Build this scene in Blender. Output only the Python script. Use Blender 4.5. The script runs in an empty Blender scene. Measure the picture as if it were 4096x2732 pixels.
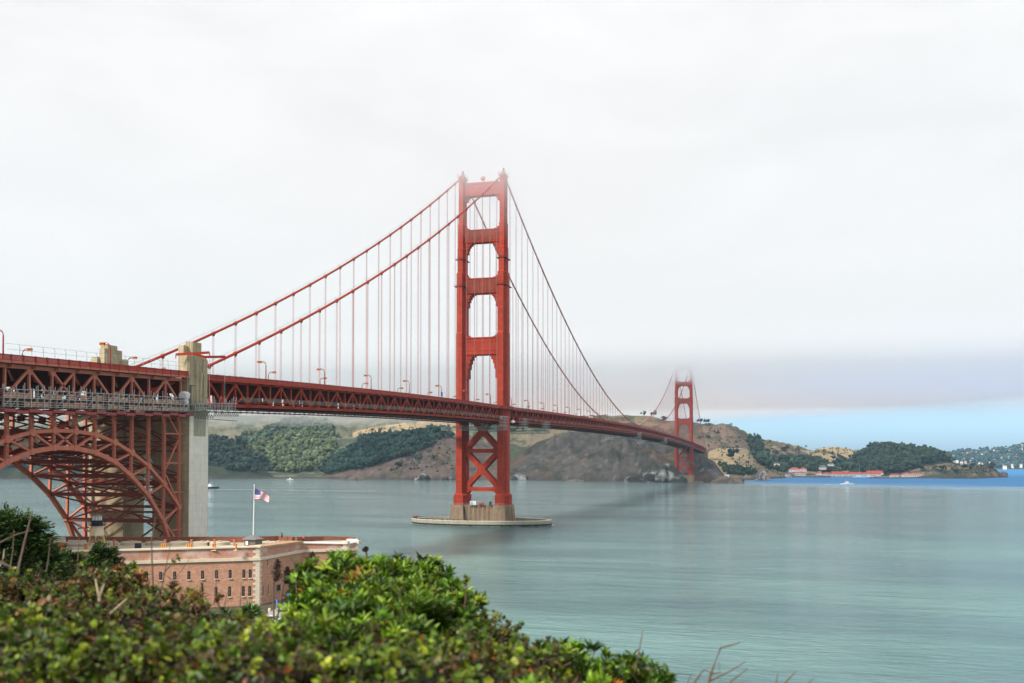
import bpy, math, random
import numpy as np
from mathutils import Vector, Matrix, noise as mnoise
R = math.radians
scene = bpy.context.scene
col = scene.collection

# ------------------------------------------------------------------ camera
CAM = np.array([188.24, -610.59, 39.18]); YAW = -0.26990; PIT = 0.021
FPX = 3990.5; V0 = 1758.7                      # focal length and horizon row in photograph pixels (4096 wide)
FW = np.array([math.sin(YAW)*math.cos(PIT), math.cos(YAW)*math.cos(PIT), math.sin(PIT)])
RT = np.array([math.cos(YAW), -math.sin(YAW), 0.0]); UP = np.cross(RT, FW)
def ray(u, v): return FW + RT*((u-2048)/FPX) + UP*((V0-v)/FPX)
def at(u, v, d): return CAM + ray(u, v)*d       # a point of the photograph at depth d, in metres
def at_z(u, v, z):
    r = ray(u, v); return CAM + r*((z-CAM[2])/r[2])
def at_x(u, v, x):
    r = ray(u, v); return CAM + r*((x-CAM[0])/r[0])
def at_y(u, v, y):
    r = ray(u, v); return CAM + r*((y-CAM[1])/r[1])
cam_data = bpy.data.cameras.new('camera'); cam = bpy.data.objects.new('camera', cam_data); col.objects.link(cam)
cam.location = CAM
cam.rotation_euler = (math.pi/2 + PIT, 0, -YAW)
cam_data.sensor_width = 36; cam_data.lens = FPX/4096*36
cam_data.shift_y = (V0-1366)/4096
cam_data.clip_start = 0.05; cam_data.clip_end = 30000
cam_data.dof.use_dof = True; cam_data.dof.focus_distance = 420; cam_data.dof.aperture_fstop = 3.0
scene.camera = cam

# ------------------------------------------------------------------ light
SUN_EL, SUN_AZ = R(40), R(208)                 # azimuth measured from +y towards +x: behind the camera's left shoulder
w = bpy.data.worlds.new('World'); scene.world = w; w.use_nodes = True
nt = w.node_tree; nt.nodes.clear()
def N(nt, t, **k):
    n = nt.nodes.new(t)
    for a, b in k.items(): setattr(n, a, b)
    return n
def L(nt, a, b): nt.links.new(a, b)
wo = N(nt, 'ShaderNodeOutputWorld'); 
sky = N(nt, 'ShaderNodeTexSky', sky_type='NISHITA', sun_disc=False)
sky.sun_elevation = SUN_EL; sky.sun_rotation = SUN_AZ; sky.altitude = 40; sky.air_density = 1.0; sky.dust_density = 1.2
bg1 = N(nt, 'ShaderNodeBackground'); bg1.inputs['Strength'].default_value = 0.13
hsv = N(nt, 'ShaderNodeHueSaturation'); hsv.inputs['Saturation'].default_value = 1.0
tint_ = N(nt, 'ShaderNodeMix', data_type='RGBA', blend_type='MULTIPLY'); tint_.inputs[0].default_value = 1; tint_.inputs[7].default_value = (.66, .94, 1.38, 1)
L(nt, sky.outputs[0], hsv.inputs['Color']); L(nt, hsv.outputs[0], tint_.inputs[6]); L(nt, tint_.outputs[2], bg1.inputs['Color'])
bg2 = N(nt, 'ShaderNodeBackground'); bg2.inputs['Strength'].default_value = 0.765
tc = N(nt, 'ShaderNodeTexCoord'); sep = N(nt, 'ShaderNodeSeparateXYZ'); L(nt, tc.outputs['Generated'], sep.inputs[0])
mp = N(nt, 'ShaderNodeMapping'); mp.inputs['Scale'].default_value = (2.2, 2.2, 9.0); L(nt, tc.outputs['Generated'], mp.inputs[0])
nz = N(nt, 'ShaderNodeTexNoise'); nz.inputs['Scale'].default_value = 1.6; nz.inputs['Detail'].default_value = 4; nz.inputs['Roughness'].default_value = 0.5
L(nt, mp.outputs[0], nz.inputs['Vector'])
# height of the direction plus a little cloud noise drives the colour of the overcast
ad = N(nt, 'ShaderNodeMath', operation='MULTIPLY_ADD'); ad.inputs[1].default_value = 0.26; L(nt, nz.outputs['Fac'], ad.inputs[0]); L(nt, sep.outputs['Z'], ad.inputs[2])
rp = N(nt, 'ShaderNodeValToRGB'); L(nt, ad.outputs[0], rp.inputs[0])
el = rp.color_ramp.elements
el[0].position = 0.11; el[0].color = (0.56, 0.645, 0.68, 1)
el[1].position = 0.62; el[1].color = (0.955, 0.94, 0.97, 1)
for p, c in ((0.155, (0.60, 0.68, 0.715)), (0.215, (0.72, 0.765, 0.79)), (0.275, (0.83, 0.835, 0.87)), (0.36, (0.915, 0.905, 0.94))):
    e = el.new(p); e.color = (*c, 1)
mp2 = N(nt, 'ShaderNodeMapping'); mp2.inputs['Scale'].default_value = (1.6, 1.6, 4.5); L(nt, tc.outputs['Generated'], mp2.inputs[0])
nz2 = N(nt, 'ShaderNodeTexNoise'); nz2.inputs['Scale'].default_value = 2.6; nz2.inputs['Detail'].default_value = 6; nz2.inputs['Roughness'].default_value = .55; nz2.inputs['Distortion'].default_value = .6
L(nt, mp2.outputs[0], nz2.inputs['Vector']); mr2 = N(nt, 'ShaderNodeMapRange'); mr2.inputs['From Min'].default_value = .3; mr2.inputs['From Max'].default_value = .7; mr2.inputs['To Min'].default_value = .84; mr2.inputs['To Max'].default_value = 1.13
L(nt, nz2.outputs['Fac'], mr2.inputs['Value']); ml2 = N(nt, 'ShaderNodeMix', data_type='RGBA', blend_type='MULTIPLY'); ml2.inputs[0].default_value = 1; L(nt, rp.outputs[0], ml2.inputs[6]); L(nt, mr2.outputs[0], ml2.inputs[7])
L(nt, ml2.outputs[2], bg2.inputs['Color'])
# clear strip under the fog layer, just above the horizon
ad2 = N(nt, 'ShaderNodeMath', operation='MULTIPLY_ADD'); ad2.inputs[1].default_value = 0.030; L(nt, nz.outputs['Fac'], ad2.inputs[0]); L(nt, sep.outputs['Z'], ad2.inputs[2])
mr = N(nt, 'ShaderNodeMapRange', interpolation_type='SMOOTHSTEP'); mr.inputs['From Min'].default_value = 0.040; mr.inputs['From Max'].default_value = 0.082
L(nt, ad2.outputs[0], mr.inputs['Value'])
mx = N(nt, 'ShaderNodeMixShader'); L(nt, mr.outputs[0], mx.inputs[0]); L(nt, bg1.outputs[0], mx.inputs[1]); L(nt, bg2.outputs[0], mx.inputs[2])
L(nt, mx.outputs[0], wo.inputs['Surface'])
sd = bpy.data.lights.new('sun', 'SUN'); sd.energy = 4.6; sd.angle = R(10); sd.color = (1.0, 0.95, 0.88)
sun = bpy.data.objects.new('sun', sd); col.objects.link(sun)
sdir = Vector((math.sin(SUN_AZ)*math.cos(SUN_EL), math.cos(SUN_AZ)*math.cos(SUN_EL), math.sin(SUN_EL)))
sun.rotation_euler = sdir.to_track_quat('Z', 'Y').to_euler()
sun.location = (-300, -700, 300)
scene.view_settings.view_transform = 'Standard'; scene.view_settings.look = 'None'
scene.view_settings.exposure = 0.32; scene.view_settings.gamma = 1.0
scene.render.engine = 'CYCLES'
cy = scene.cycles
cy.use_denoising = True; cy.max_bounces = 7; cy.diffuse_bounces = 3; cy.glossy_bounces = 3; cy.transparent_max_bounces = 12
cy.volume_bounces = 6; cy.transmission_bounces = 3; cy.volume_step_rate = 1.0
cy.sample_clamp_indirect = 6

# ------------------------------------------------------------------ helpers
def origin_of(o):
    p = Vector((0, 0, 0))
    while o is not None: p += o.location; o = o.parent
    return np.array(p)
def tag(o, label=None, cat=None, group=None, kind=None):
    if label: o['label'] = label
    if cat: o['category'] = cat
    if group: o['group'] = group
    if kind: o['kind'] = kind
    return o
def empty(name, loc, label=None, cat=None, group=None, rz=0):
    o = bpy.data.objects.new(name, None); o.empty_display_size = 1; col.objects.link(o)
    o.location = loc; o.rotation_euler = (0, 0, rz)
    return tag(o, label, cat, group)
def np_mesh(name, V, faces, mat, parent=None, loc=None, smooth=False, colors=None):
    """faces: list of index arrays (n,3) / (n,4); vertices in world metres"""
    V = np.asarray(V, float)
    base = origin_of(parent) if parent is not None else (np.array(loc, float) if loc is not None else np.zeros(3))
    me = bpy.data.meshes.new(name)
    me.vertices.add(len(V)); me.vertices.foreach_set('co', (V-base).astype(np.float32).ravel())
    fl = [np.asarray(f, np.int32) for f in faces if len(f)]
    loops = np.concatenate([f.ravel() for f in fl]); tot = np.concatenate([np.full(len(f), f.shape[1], np.int32) for f in fl])
    st = np.concatenate([[0], np.cumsum(tot)[:-1]]).astype(np.int32)
    me.loops.add(len(loops)); me.loops.foreach_set('vertex_index', loops)
    me.polygons.add(len(tot)); me.polygons.foreach_set('loop_start', st)
    me.update(calc_edges=True)
    if smooth: me.polygons.foreach_set('use_smooth', np.ones(len(tot), bool))
    if colors is not None:
        ca = me.color_attributes.new('tint', 'FLOAT_COLOR', 'POINT')
        cc = np.ones((len(V), 4), np.float32); cc[:, :3] = colors; ca.data.foreach_set('color', cc.ravel())
    me.materials.append(mat); me.validate()
    o = bpy.data.objects.new(name, me); col.objects.link(o)
    if parent is not None: o.parent = parent
    elif loc is not None: o.location = loc
    return o
def unit(v):
    v = np.asarray(v, float); return v/(np.linalg.norm(v)+1e-12)
class MB:
    def __init__(s): s.v = []; s.f = []
    def add(s, V, F):
        b = len(s.v); s.v.extend([tuple(map(float, p)) for p in V]); s.f.extend([tuple(i+b for i in f) for f in F]); return s
    def box(s, x0, x1, y0, y1, z0, z1):
        return s.add([(x0,y0,z0),(x1,y0,z0),(x1,y1,z0),(x0,y1,z0),(x0,y0,z1),(x1,y0,z1),(x1,y1,z1),(x0,y1,z1)],
                     [(3,2,1,0),(4,5,6,7),(0,1,5,4),(1,2,6,5),(2,3,7,6),(3,0,4,7)])
    def beam(s, p, q, w, h, up=(0,0,1)):
        p = np.asarray(p, float); q = np.asarray(q, float); d = unit(q-p)
        if abs(np.dot(d, unit(up))) > .98: up = (0,1,0) if abs(d[1]) < .9 else (1,0,0)
        a = unit(np.cross(d, up))*w/2; b = unit(np.cross(a, d))*h/2
        V = [p-a-b,p+a-b,p+a+b,p-a+b,q-a-b,q+a-b,q+a+b,q-a+b]
        return s.add(V, [(0,1,2,3),(7,6,5,4),(0,4,5,1),(1,5,6,2),(2,6,7,3),(3,7,4,0)])
    def tube(s, pts, r, n=8, cap=True):
        pts = [np.asarray(p, float) for p in pts]; rs = r if hasattr(r, '__len__') else [r]*len(pts)
        b = len(s.v); 
        for i, p in enumerate(pts):
            d = unit(pts[min(i+1, len(pts)-1)]-pts[max(i-1, 0)])
            up = np.array([0,0,1.]) if abs(d[2]) < .95 else np.array([1.,0,0])
            a = unit(np.cross(d, up)); c = np.cross(a, d)
            for k in range(n):
                t = 2*math.pi*k/n; s.v.append(tuple(p + (a*math.cos(t)+c*math.sin(t))*rs[i]))
        for i in range(len(pts)-1):
            for k in range(n):
                k2 = (k+1) % n; s.f.append((b+i*n+k, b+i*n+k2, b+(i+1)*n+k2, b+(i+1)*n+k))
        if cap:
            s.f.append(tuple(b+k for k in range(n))[::-1]); s.f.append(tuple(b+(len(pts)-1)*n+k for k in range(n)))
        return s
    def prism(s, poly, axis, a0, a1):
        """poly: 2-D outline; axis 'z': (x,y); 'y': (x,z); 'x': (y,z)"""
        def P(p, t): return {'z': (p[0],p[1],t), 'y': (p[0],t,p[1]), 'x': (t,p[0],p[1])}[axis]
        n = len(poly)
        V = [P(p, a0) for p in poly]+[P(p, a1) for p in poly]
        F = [tuple(range(n))[::-1], tuple(range(n, 2*n))]+[(i, (i+1) % n, n+(i+1) % n, n+i) for i in range(n)]
        return s.add(V, F)
    def loft(s, rings):
        """rings: list of equal-length 3-D point loops"""
        n = len(rings[0]); b = len(s.v)
        for r in rings: s.v.extend([tuple(map(float, p)) for p in r])
        for i in range(len(rings)-1):
            for k in range(n):
                s.f.append((b+i*n+k, b+i*n+(k+1) % n, b+(i+1)*n+(k+1) % n, b+(i+1)*n+k))
        s.f.append(tuple(b+k for k in range(n))[::-1]); s.f.append(tuple(b+(len(rings)-1)*n+k for k in range(n)))
        return s
    def lathe(s, prof, c=(0,0), n=24):
        return s.loft([[(c[0]+r*math.cos(2*math.pi*k/n), c[1]+r*math.sin(2*math.pi*k/n), z) for k in range(n)] for r, z in prof])
    def blob(s, c, r, seed=0, j=.18):
        rn = random.Random(seed); V, F = ICO
        return s.add([(c[0]+p[0]*r[0]*(1+rn.uniform(-j, j)), c[1]+p[1]*r[1]*(1+rn.uniform(-j, j)), c[2]+p[2]*r[2]*(1+rn.uniform(-j, j))) for p in V], F)
    def build(s, name, mat, parent=None, loc=None, smooth=False):
        base = origin_of(parent) if parent is not None else (np.array(loc, float) if loc is not None else np.zeros(3))
        me = bpy.data.meshes.new(name)
        me.from_pydata([tuple(np.array(p)-base) for p in s.v] if abs(base).sum() > 0 else s.v, [], s.f)
        if smooth is True: me.polygons.foreach_set('use_smooth', np.ones(len(me.polygons), bool))
        me.materials.append(mat); me.update()
        import bmesh
        bm = bmesh.new(); bm.from_mesh(me); bmesh.ops.recalc_face_normals(bm, faces=bm.faces); bm.to_mesh(me); bm.free()
        if smooth == 'auto':
            me.polygons.foreach_set('use_smooth', np.ones(len(me.polygons), bool))
            try: me.set_sharp_from_angle(angle=R(40))
            except Exception: pass
        o = bpy.data.objects.new(name, me); col.objects.link(o)
        if parent is not None: o.parent = parent
        elif loc is not None: o.location = loc
        return o
def _ico(sub):
    import bmesh
    bm = bmesh.new(); bmesh.ops.create_icosphere(bm, subdivisions=sub, radius=1)
    V = [tuple(v.co) for v in bm.verts]; F = [tuple(v.index for v in f.verts) for f in bm.faces]; bm.free(); return V, F
ICO = _ico(1); ICO2 = _ico(2)
def copy_tree(o, parent=None, loc=None, rz=None, label=None, scale=None):
    c = o.copy(); col.objects.link(c); c.parent = parent
    if loc is not None: c.location = loc
    if rz is not None: c.rotation_euler = (0, 0, rz)
    if scale is not None: c.scale = scale
    if label: c['label'] = label
    for ch in o.children: copy_tree(ch, c)
    return c

# numpy fractal noise
def _h(ix, iy, seed):
    n = (ix*374761393 + iy*668265263 + seed*974711) & 0x7fffffff
    n = ((n ^ (n >> 13))*1274126177) & 0x7fffffff
    return ((n ^ (n >> 16)) & 0xffff)/65535.0
def vnoise(x, y, seed=0):
    ix = np.floor(x).astype(np.int64); iy = np.floor(y).astype(np.int64); fx = x-ix; fy = y-iy
    fx = fx*fx*(3-2*fx); fy = fy*fy*(3-2*fy)
    a = _h(ix, iy, seed); b = _h(ix+1, iy, seed); c = _h(ix, iy+1, seed); d = _h(ix+1, iy+1, seed)
    return (a*(1-fx)+b*fx)*(1-fy)+(c*(1-fx)+d*fx)*fy
def fbm(x, y, oct=5, seed=0):
    s = 0; a = .5; t = 0
    for o in range(oct):
        s = s+a*vnoise(x*2**o+o*17.3, y*2**o+o*9.1, seed+o); t += a; a *= .5
    return s/t

# ------------------------------------------------------------------ materials
def mat(name, rgb, rough=.6, metal=0.0, var=.12, scale=.3, streak=0.0, streak_col=None, bump=0.0, bscale=3.0, spec=.22, attr=None, second=None, second_amt=.0, s2scale=.08, plates=None):
    m = bpy.data.materials.new(name); m.use_nodes = True; t = m.node_tree; t.nodes.clear()
    out = N(t, 'ShaderNodeOutputMaterial'); b = N(t, 'ShaderNodeBsdfPrincipled'); L(t, b.outputs[0], out.inputs[0])
    b.inputs['Roughness'].default_value = rough; b.inputs['Metallic'].default_value = metal; b.inputs['Specular IOR Level'].default_value = spec
    g = N(t, 'ShaderNodeNewGeometry')
    n1 = N(t, 'ShaderNodeTexNoise'); n1.inputs['Scale'].default_value = scale; n1.inputs['Detail'].default_value = 5; n1.inputs['Roughness'].default_value = .6
    L(t, g.outputs['Position'], n1.inputs['Vector'])
    r = N(t, 'ShaderNodeMapRange'); r.inputs['From Min'].default_value = .25; r.inputs['From Max'].default_value = .75
    r.inputs['To Min'].default_value = 1-var; r.inputs['To Max'].default_value = 1+var; L(t, n1.outputs['Fac'], r.inputs['Value'])
    mul = N(t, 'ShaderNodeMix', data_type='RGBA', blend_type='MULTIPLY'); mul.inputs[0].default_value = 1
    cur = None
    if attr:
        at_ = N(t, 'ShaderNodeAttribute', attribute_name=attr); L(t, at_.outputs['Color'], mul.inputs[6])
    else: mul.inputs[6].default_value = (*rgb, 1)
    L(t, r.outputs[0], mul.inputs[7]); cur = mul.outputs[2]
    if second is not None:
        n3 = N(t, 'ShaderNodeTexNoise'); n3.inputs['Scale'].default_value = s2scale; n3.inputs['Detail'].default_value = 6; L(t, g.outputs['Position'], n3.inputs['Vector'])
        r3 = N(t, 'ShaderNodeMapRange'); r3.inputs['From Min'].default_value = .5; r3.inputs['From Max'].default_value = .68; r3.inputs['To Max'].default_value = second_amt
        L(t, n3.outputs['Fac'], r3.inputs['Value'])
        mx3 = N(t, 'ShaderNodeMix', data_type='RGBA'); L(t, r3.outputs[0], mx3.inputs[0]); L(t, cur, mx3.inputs[6]); mx3.inputs[7].default_value = (*second, 1); cur = mx3.outputs[2]
    if streak > 0:
        mpn = N(t, 'ShaderNodeMapping'); mpn.inputs['Scale'].default_value = (1.1, 1.1, .06); L(t, g.outputs['Position'], mpn.inputs[0])
        n2 = N(t, 'ShaderNodeTexNoise'); n2.inputs['Scale'].default_value = 1.0; n2.inputs['Detail'].default_value = 5; L(t, mpn.outputs[0], n2.inputs['Vector'])
        r2 = N(t, 'ShaderNodeMapRange'); r2.inputs['From Min'].default_value = .48; r2.inputs['From Max'].default_value = .72; r2.inputs['To Max'].default_value = streak
        L(t, n2.outputs['Fac'], r2.inputs['Value'])
        mx2 = N(t, 'ShaderNodeMix', data_type='RGBA'); L(t, r2.outputs[0], mx2.inputs[0]); L(t, cur, mx2.inputs[6])
        mx2.inputs[7].default_value = (*(streak_col or (rgb[0]*.4, rgb[1]*.4, rgb[2]*.4)), 1); cur = mx2.outputs[2]
    if plates and plates[0] == 0:      # horizontal pour lines only
        sx = N(t, 'ShaderNodeSeparateXYZ'); L(t, g.outputs['Position'], sx.inputs[0]); dv_ = N(t, 'ShaderNodeMath', operation='DIVIDE'); L(t, sx.outputs['Z'], dv_.inputs[0]); dv_.inputs[1].default_value = plates[1]
        fr_ = N(t, 'ShaderNodeMath', operation='FRACT'); L(t, dv_.outputs[0], fr_.inputs[0]); gt_ = N(t, 'ShaderNodeMath', operation='LESS_THAN'); L(t, fr_.outputs[0], gt_.inputs[0]); gt_.inputs[1].default_value = .12/plates[1]
        m4 = N(t, 'ShaderNodeMix', data_type='RGBA', blend_type='MULTIPLY'); L(t, gt_.outputs[0], m4.inputs[0]); L(t, cur, m4.inputs[6]); m4.inputs[7].default_value = (plates[2],)*3+(1,); cur = m4.outputs[2]
    elif plates:
        pw, ph, lo_ = plates
        sx = N(t, 'ShaderNodeSeparateXYZ'); L(t, g.outputs['Position'], sx.inputs[0]); sa = N(t, 'ShaderNodeMath', operation='ADD'); L(t, sx.outputs['X'], sa.inputs[0]); L(t, sx.outputs['Y'], sa.inputs[1])
        cx_ = N(t, 'ShaderNodeCombineXYZ'); L(t, sa.outputs[0], cx_.inputs[0]); L(t, sx.outputs['Z'], cx_.inputs[1])
        bt = N(t, 'ShaderNodeTexBrick'); L(t, cx_.outputs[0], bt.inputs['Vector']); bt.inputs['Scale'].default_value = 1; bt.inputs['Brick Width'].default_value = pw; bt.inputs['Row Height'].default_value = ph; bt.inputs['Mortar Size'].default_value = .05 if pw > 1 else .03
        bt.inputs['Color1'].default_value = (1.1, 1.1, 1.1, 1); bt.inputs['Color2'].default_value = (lo_, lo_, lo_, 1); bt.inputs['Mortar'].default_value = (lo_*.7, lo_*.7, lo_*.7, 1)
        m4 = N(t, 'ShaderNodeMix', data_type='RGBA', blend_type='MULTIPLY'); m4.inputs[0].default_value = 1; L(t, cur, m4.inputs[6]); L(t, bt.outputs['Color'], m4.inputs[7]); cur = m4.outputs[2]
    L(t, cur, b.inputs['Base Color'])
    if bump > 0:
        nb = N(t, 'ShaderNodeTexNoise'); nb.inputs['Scale'].default_value = bscale; nb.inputs['Detail'].default_value = 5; L(t, g.outputs['Position'], nb.inputs['Vector'])
        bp = N(t, 'ShaderNodeBump'); bp.inputs['Strength'].default_value = .7; bp.inputs['Distance'].default_value = bump; L(t, nb.outputs['Fac'], bp.inputs['Height']); L(t, bp.outputs[0], b.inputs['Normal'])
    return m
M = {}
M['red'] = mat('bridge_orange_paint', (.41, .048, .021), .65, var=.14, scale=.25, streak=.30, streak_col=(.24, .03, .018))
M['red_tower'] = mat('tower_orange_paint', (.44, .048, .019), .7, var=.16, scale=.09, streak=.42, streak_col=(.22, .022, .014), bump=.03, bscale=.8, plates=(3.4, 2.6, .86))
M['red_dark'] = mat('shaded_floor_steel', (.10, .022, .016), .7, var=.25, scale=.3)  # orange paint darkened to carry the shade under the deck
M['red_faded'] = mat('weathered_arch_paint', (.48, .16, .105), .6, var=.16, scale=.3, streak=.4, streak_col=(.62, .24, .10))
M['red_rail'] = mat('railing_paint', (.27, .032, .018), .55, var=.15, scale=.5)
M['rust_panel'] = mat('rust_stained_strut_panel', (.34, .06, .035), .75, var=.3, scale=.6, streak=.8, streak_col=(.10, .07, .04))
M['concrete'] = mat('board_marked_concrete', (.42, .35, .225), .85, var=.2, scale=.35, streak=.5, streak_col=(.21, .165, .10), bump=.05, bscale=1.5, plates=(0, 1.5, .82))
M['concrete_pale'] = mat('pale_pier_concrete', (.80, .76, .65), .85, var=.1, scale=.35, streak=.4, streak_col=(.50, .46, .37), bump=.03, bscale=1.5, plates=(0, 2.4, .88))
M['concrete_pier'] = mat('stained_pier_concrete', (.30, .22, .145), .85, var=.2, scale=.3, streak=.6, streak_col=(.20, .10, .075), bump=.05, bscale=1.0)
M['concrete_fender'] = mat('fender_concrete', (.40, .37, .28), .85, var=.2, scale=.3, streak=.4, streak_col=(.2, .19, .13))
M['algae'] = mat('wet_algae_band', (.03, .035, .02), .5)
M['asphalt'] = mat('asphalt', (.05, .05, .05), .9)
M['paving'] = mat('concrete_paving', (.32, .30, .27), .9, var=.1, scale=.2)
M['brick'] = mat('fort_brick', (.53, .295, .195), .85, var=.22, scale=1.4, second=(.42, .26, .16), second_amt=.7, s2scale=.15, bump=.02, bscale=8, plates=(.9, .22, .84))
M['brick_upper'] = mat('efflorescent_brick', (.44, .235, .165), .85, var=.2, scale=1.8, second=(.58, .45, .38), second_amt=.85, s2scale=.30)
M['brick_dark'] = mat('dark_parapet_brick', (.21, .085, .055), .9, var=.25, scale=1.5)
M['granite'] = mat('cream_granite', (.62, .55, .42), .8, var=.12, scale=.8, streak=.25, streak_col=(.45, .36, .24))
M['roof_stone'] = mat('barbette_paving', (.43, .38, .28), .9, var=.18, scale=.4)
M['rust_roof'] = mat('rusty_roofing', (.42, .26, .15), .8, var=.2, scale=.5)
M['white'] = mat('white_paint', (.80, .80, .80), .5, var=.05)
M['white_roof'] = mat('white_roof_coating', (.82, .81, .80), .6, var=.05)
M['dark'] = mat('dark_glass', (.02, .022, .028), .25, var=.2)
M['black'] = mat('black_paint', (.018, .02, .035), .45)
M['light_cream'] = mat('rust_streaked_cream_paint', (.62, .55, .40), .6, var=.08, scale=.8, streak=.55, streak_col=(.50, .24, .05))
M['rust_yellow'] = mat('rusty_yellow_legs', (.55, .38, .18), .7, var=.2)
M['wood_grey'] = mat('grey_shingles', (.15, .14, .125), .85, var=.2, scale=3)
M['galv'] = mat('galvanised_tube', (.50, .52, .50), .45, metal=.3, var=.1)
M['galv_dim'] = mat('green_grey_platform_steel', (.30, .36, .34), .5, metal=.2, var=.15)
M['plank'] = mat('scaffold_netting', (.48, .24, .15), .85, var=.35, scale=1.2)
M['maroon'] = mat('primer_beams', (.30, .075, .07), .6, var=.15)
M['tarp'] = mat('white_tarpaulin', (.82, .82, .83), .55, var=.06, bump=.06, bscale=2)
M['tarp_dirty'] = mat('dirty_wrapping', (.52, .44, .34), .8, var=.25, scale=1.5)
M['rope'] = mat('suspender_rope', (.40, .16, .15), .5, var=.06)
M['cable_dark'] = mat('cable_paint', (.40, .055, .035), .5, var=.12)
M['pot'] = mat('clay_chimney', (.55, .25, .08), .8, var=.15)
M['lamp_glow'] = mat('amber_lens', (.65, .42, .03), .3)
M['blue_sign'] = mat('blue_sign_paint', (.02, .16, .62), .5)
M['rock'] = mat('grey_rock', (.16, .135, .12), .9, var=.35, scale=.35, second=(.55, .54, .50), second_amt=.9, s2scale=.16, bump=.4, bscale=.5)
M['rock_plain'] = mat('brown_rock', (.18, .14, .11), .9, var=.35, scale=.3, bump=.4, bscale=.5)
M['guano'] = mat('guano_white_rock', (.055, .055, .05), .9, var=.4, scale=.3, second=(.48, .48, .46), second_amt=.85, s2scale=.05, bump=.4, bscale=.5)
M['roof_red'] = mat('red_tile_roof', (.52, .10, .06), .7, var=.12, scale=.1)
M['wall_cream'] = mat('cream_wall', (.82, .77, .66), .7, var=.06, scale=.1)
M['wall_tan'] = mat('tan_wall', (.55, .45, .34), .8, var=.08, scale=.1)
M['roof_grey'] = mat('grey_roof', (.18, .17, .17), .8, var=.1, scale=.1)
M['timber'] = mat('old_pier_timber', (.10, .085, .08), .9, var=.2)
M['skin'] = mat('skin', (.5, .3, .22), .6, var=.03)
M['sail_white'] = mat('boat_white', (.82, .83, .84), .35, var=.03)
M['foam'] = mat('wake_foam', (.75, .8, .8), .6, var=.1)
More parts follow.
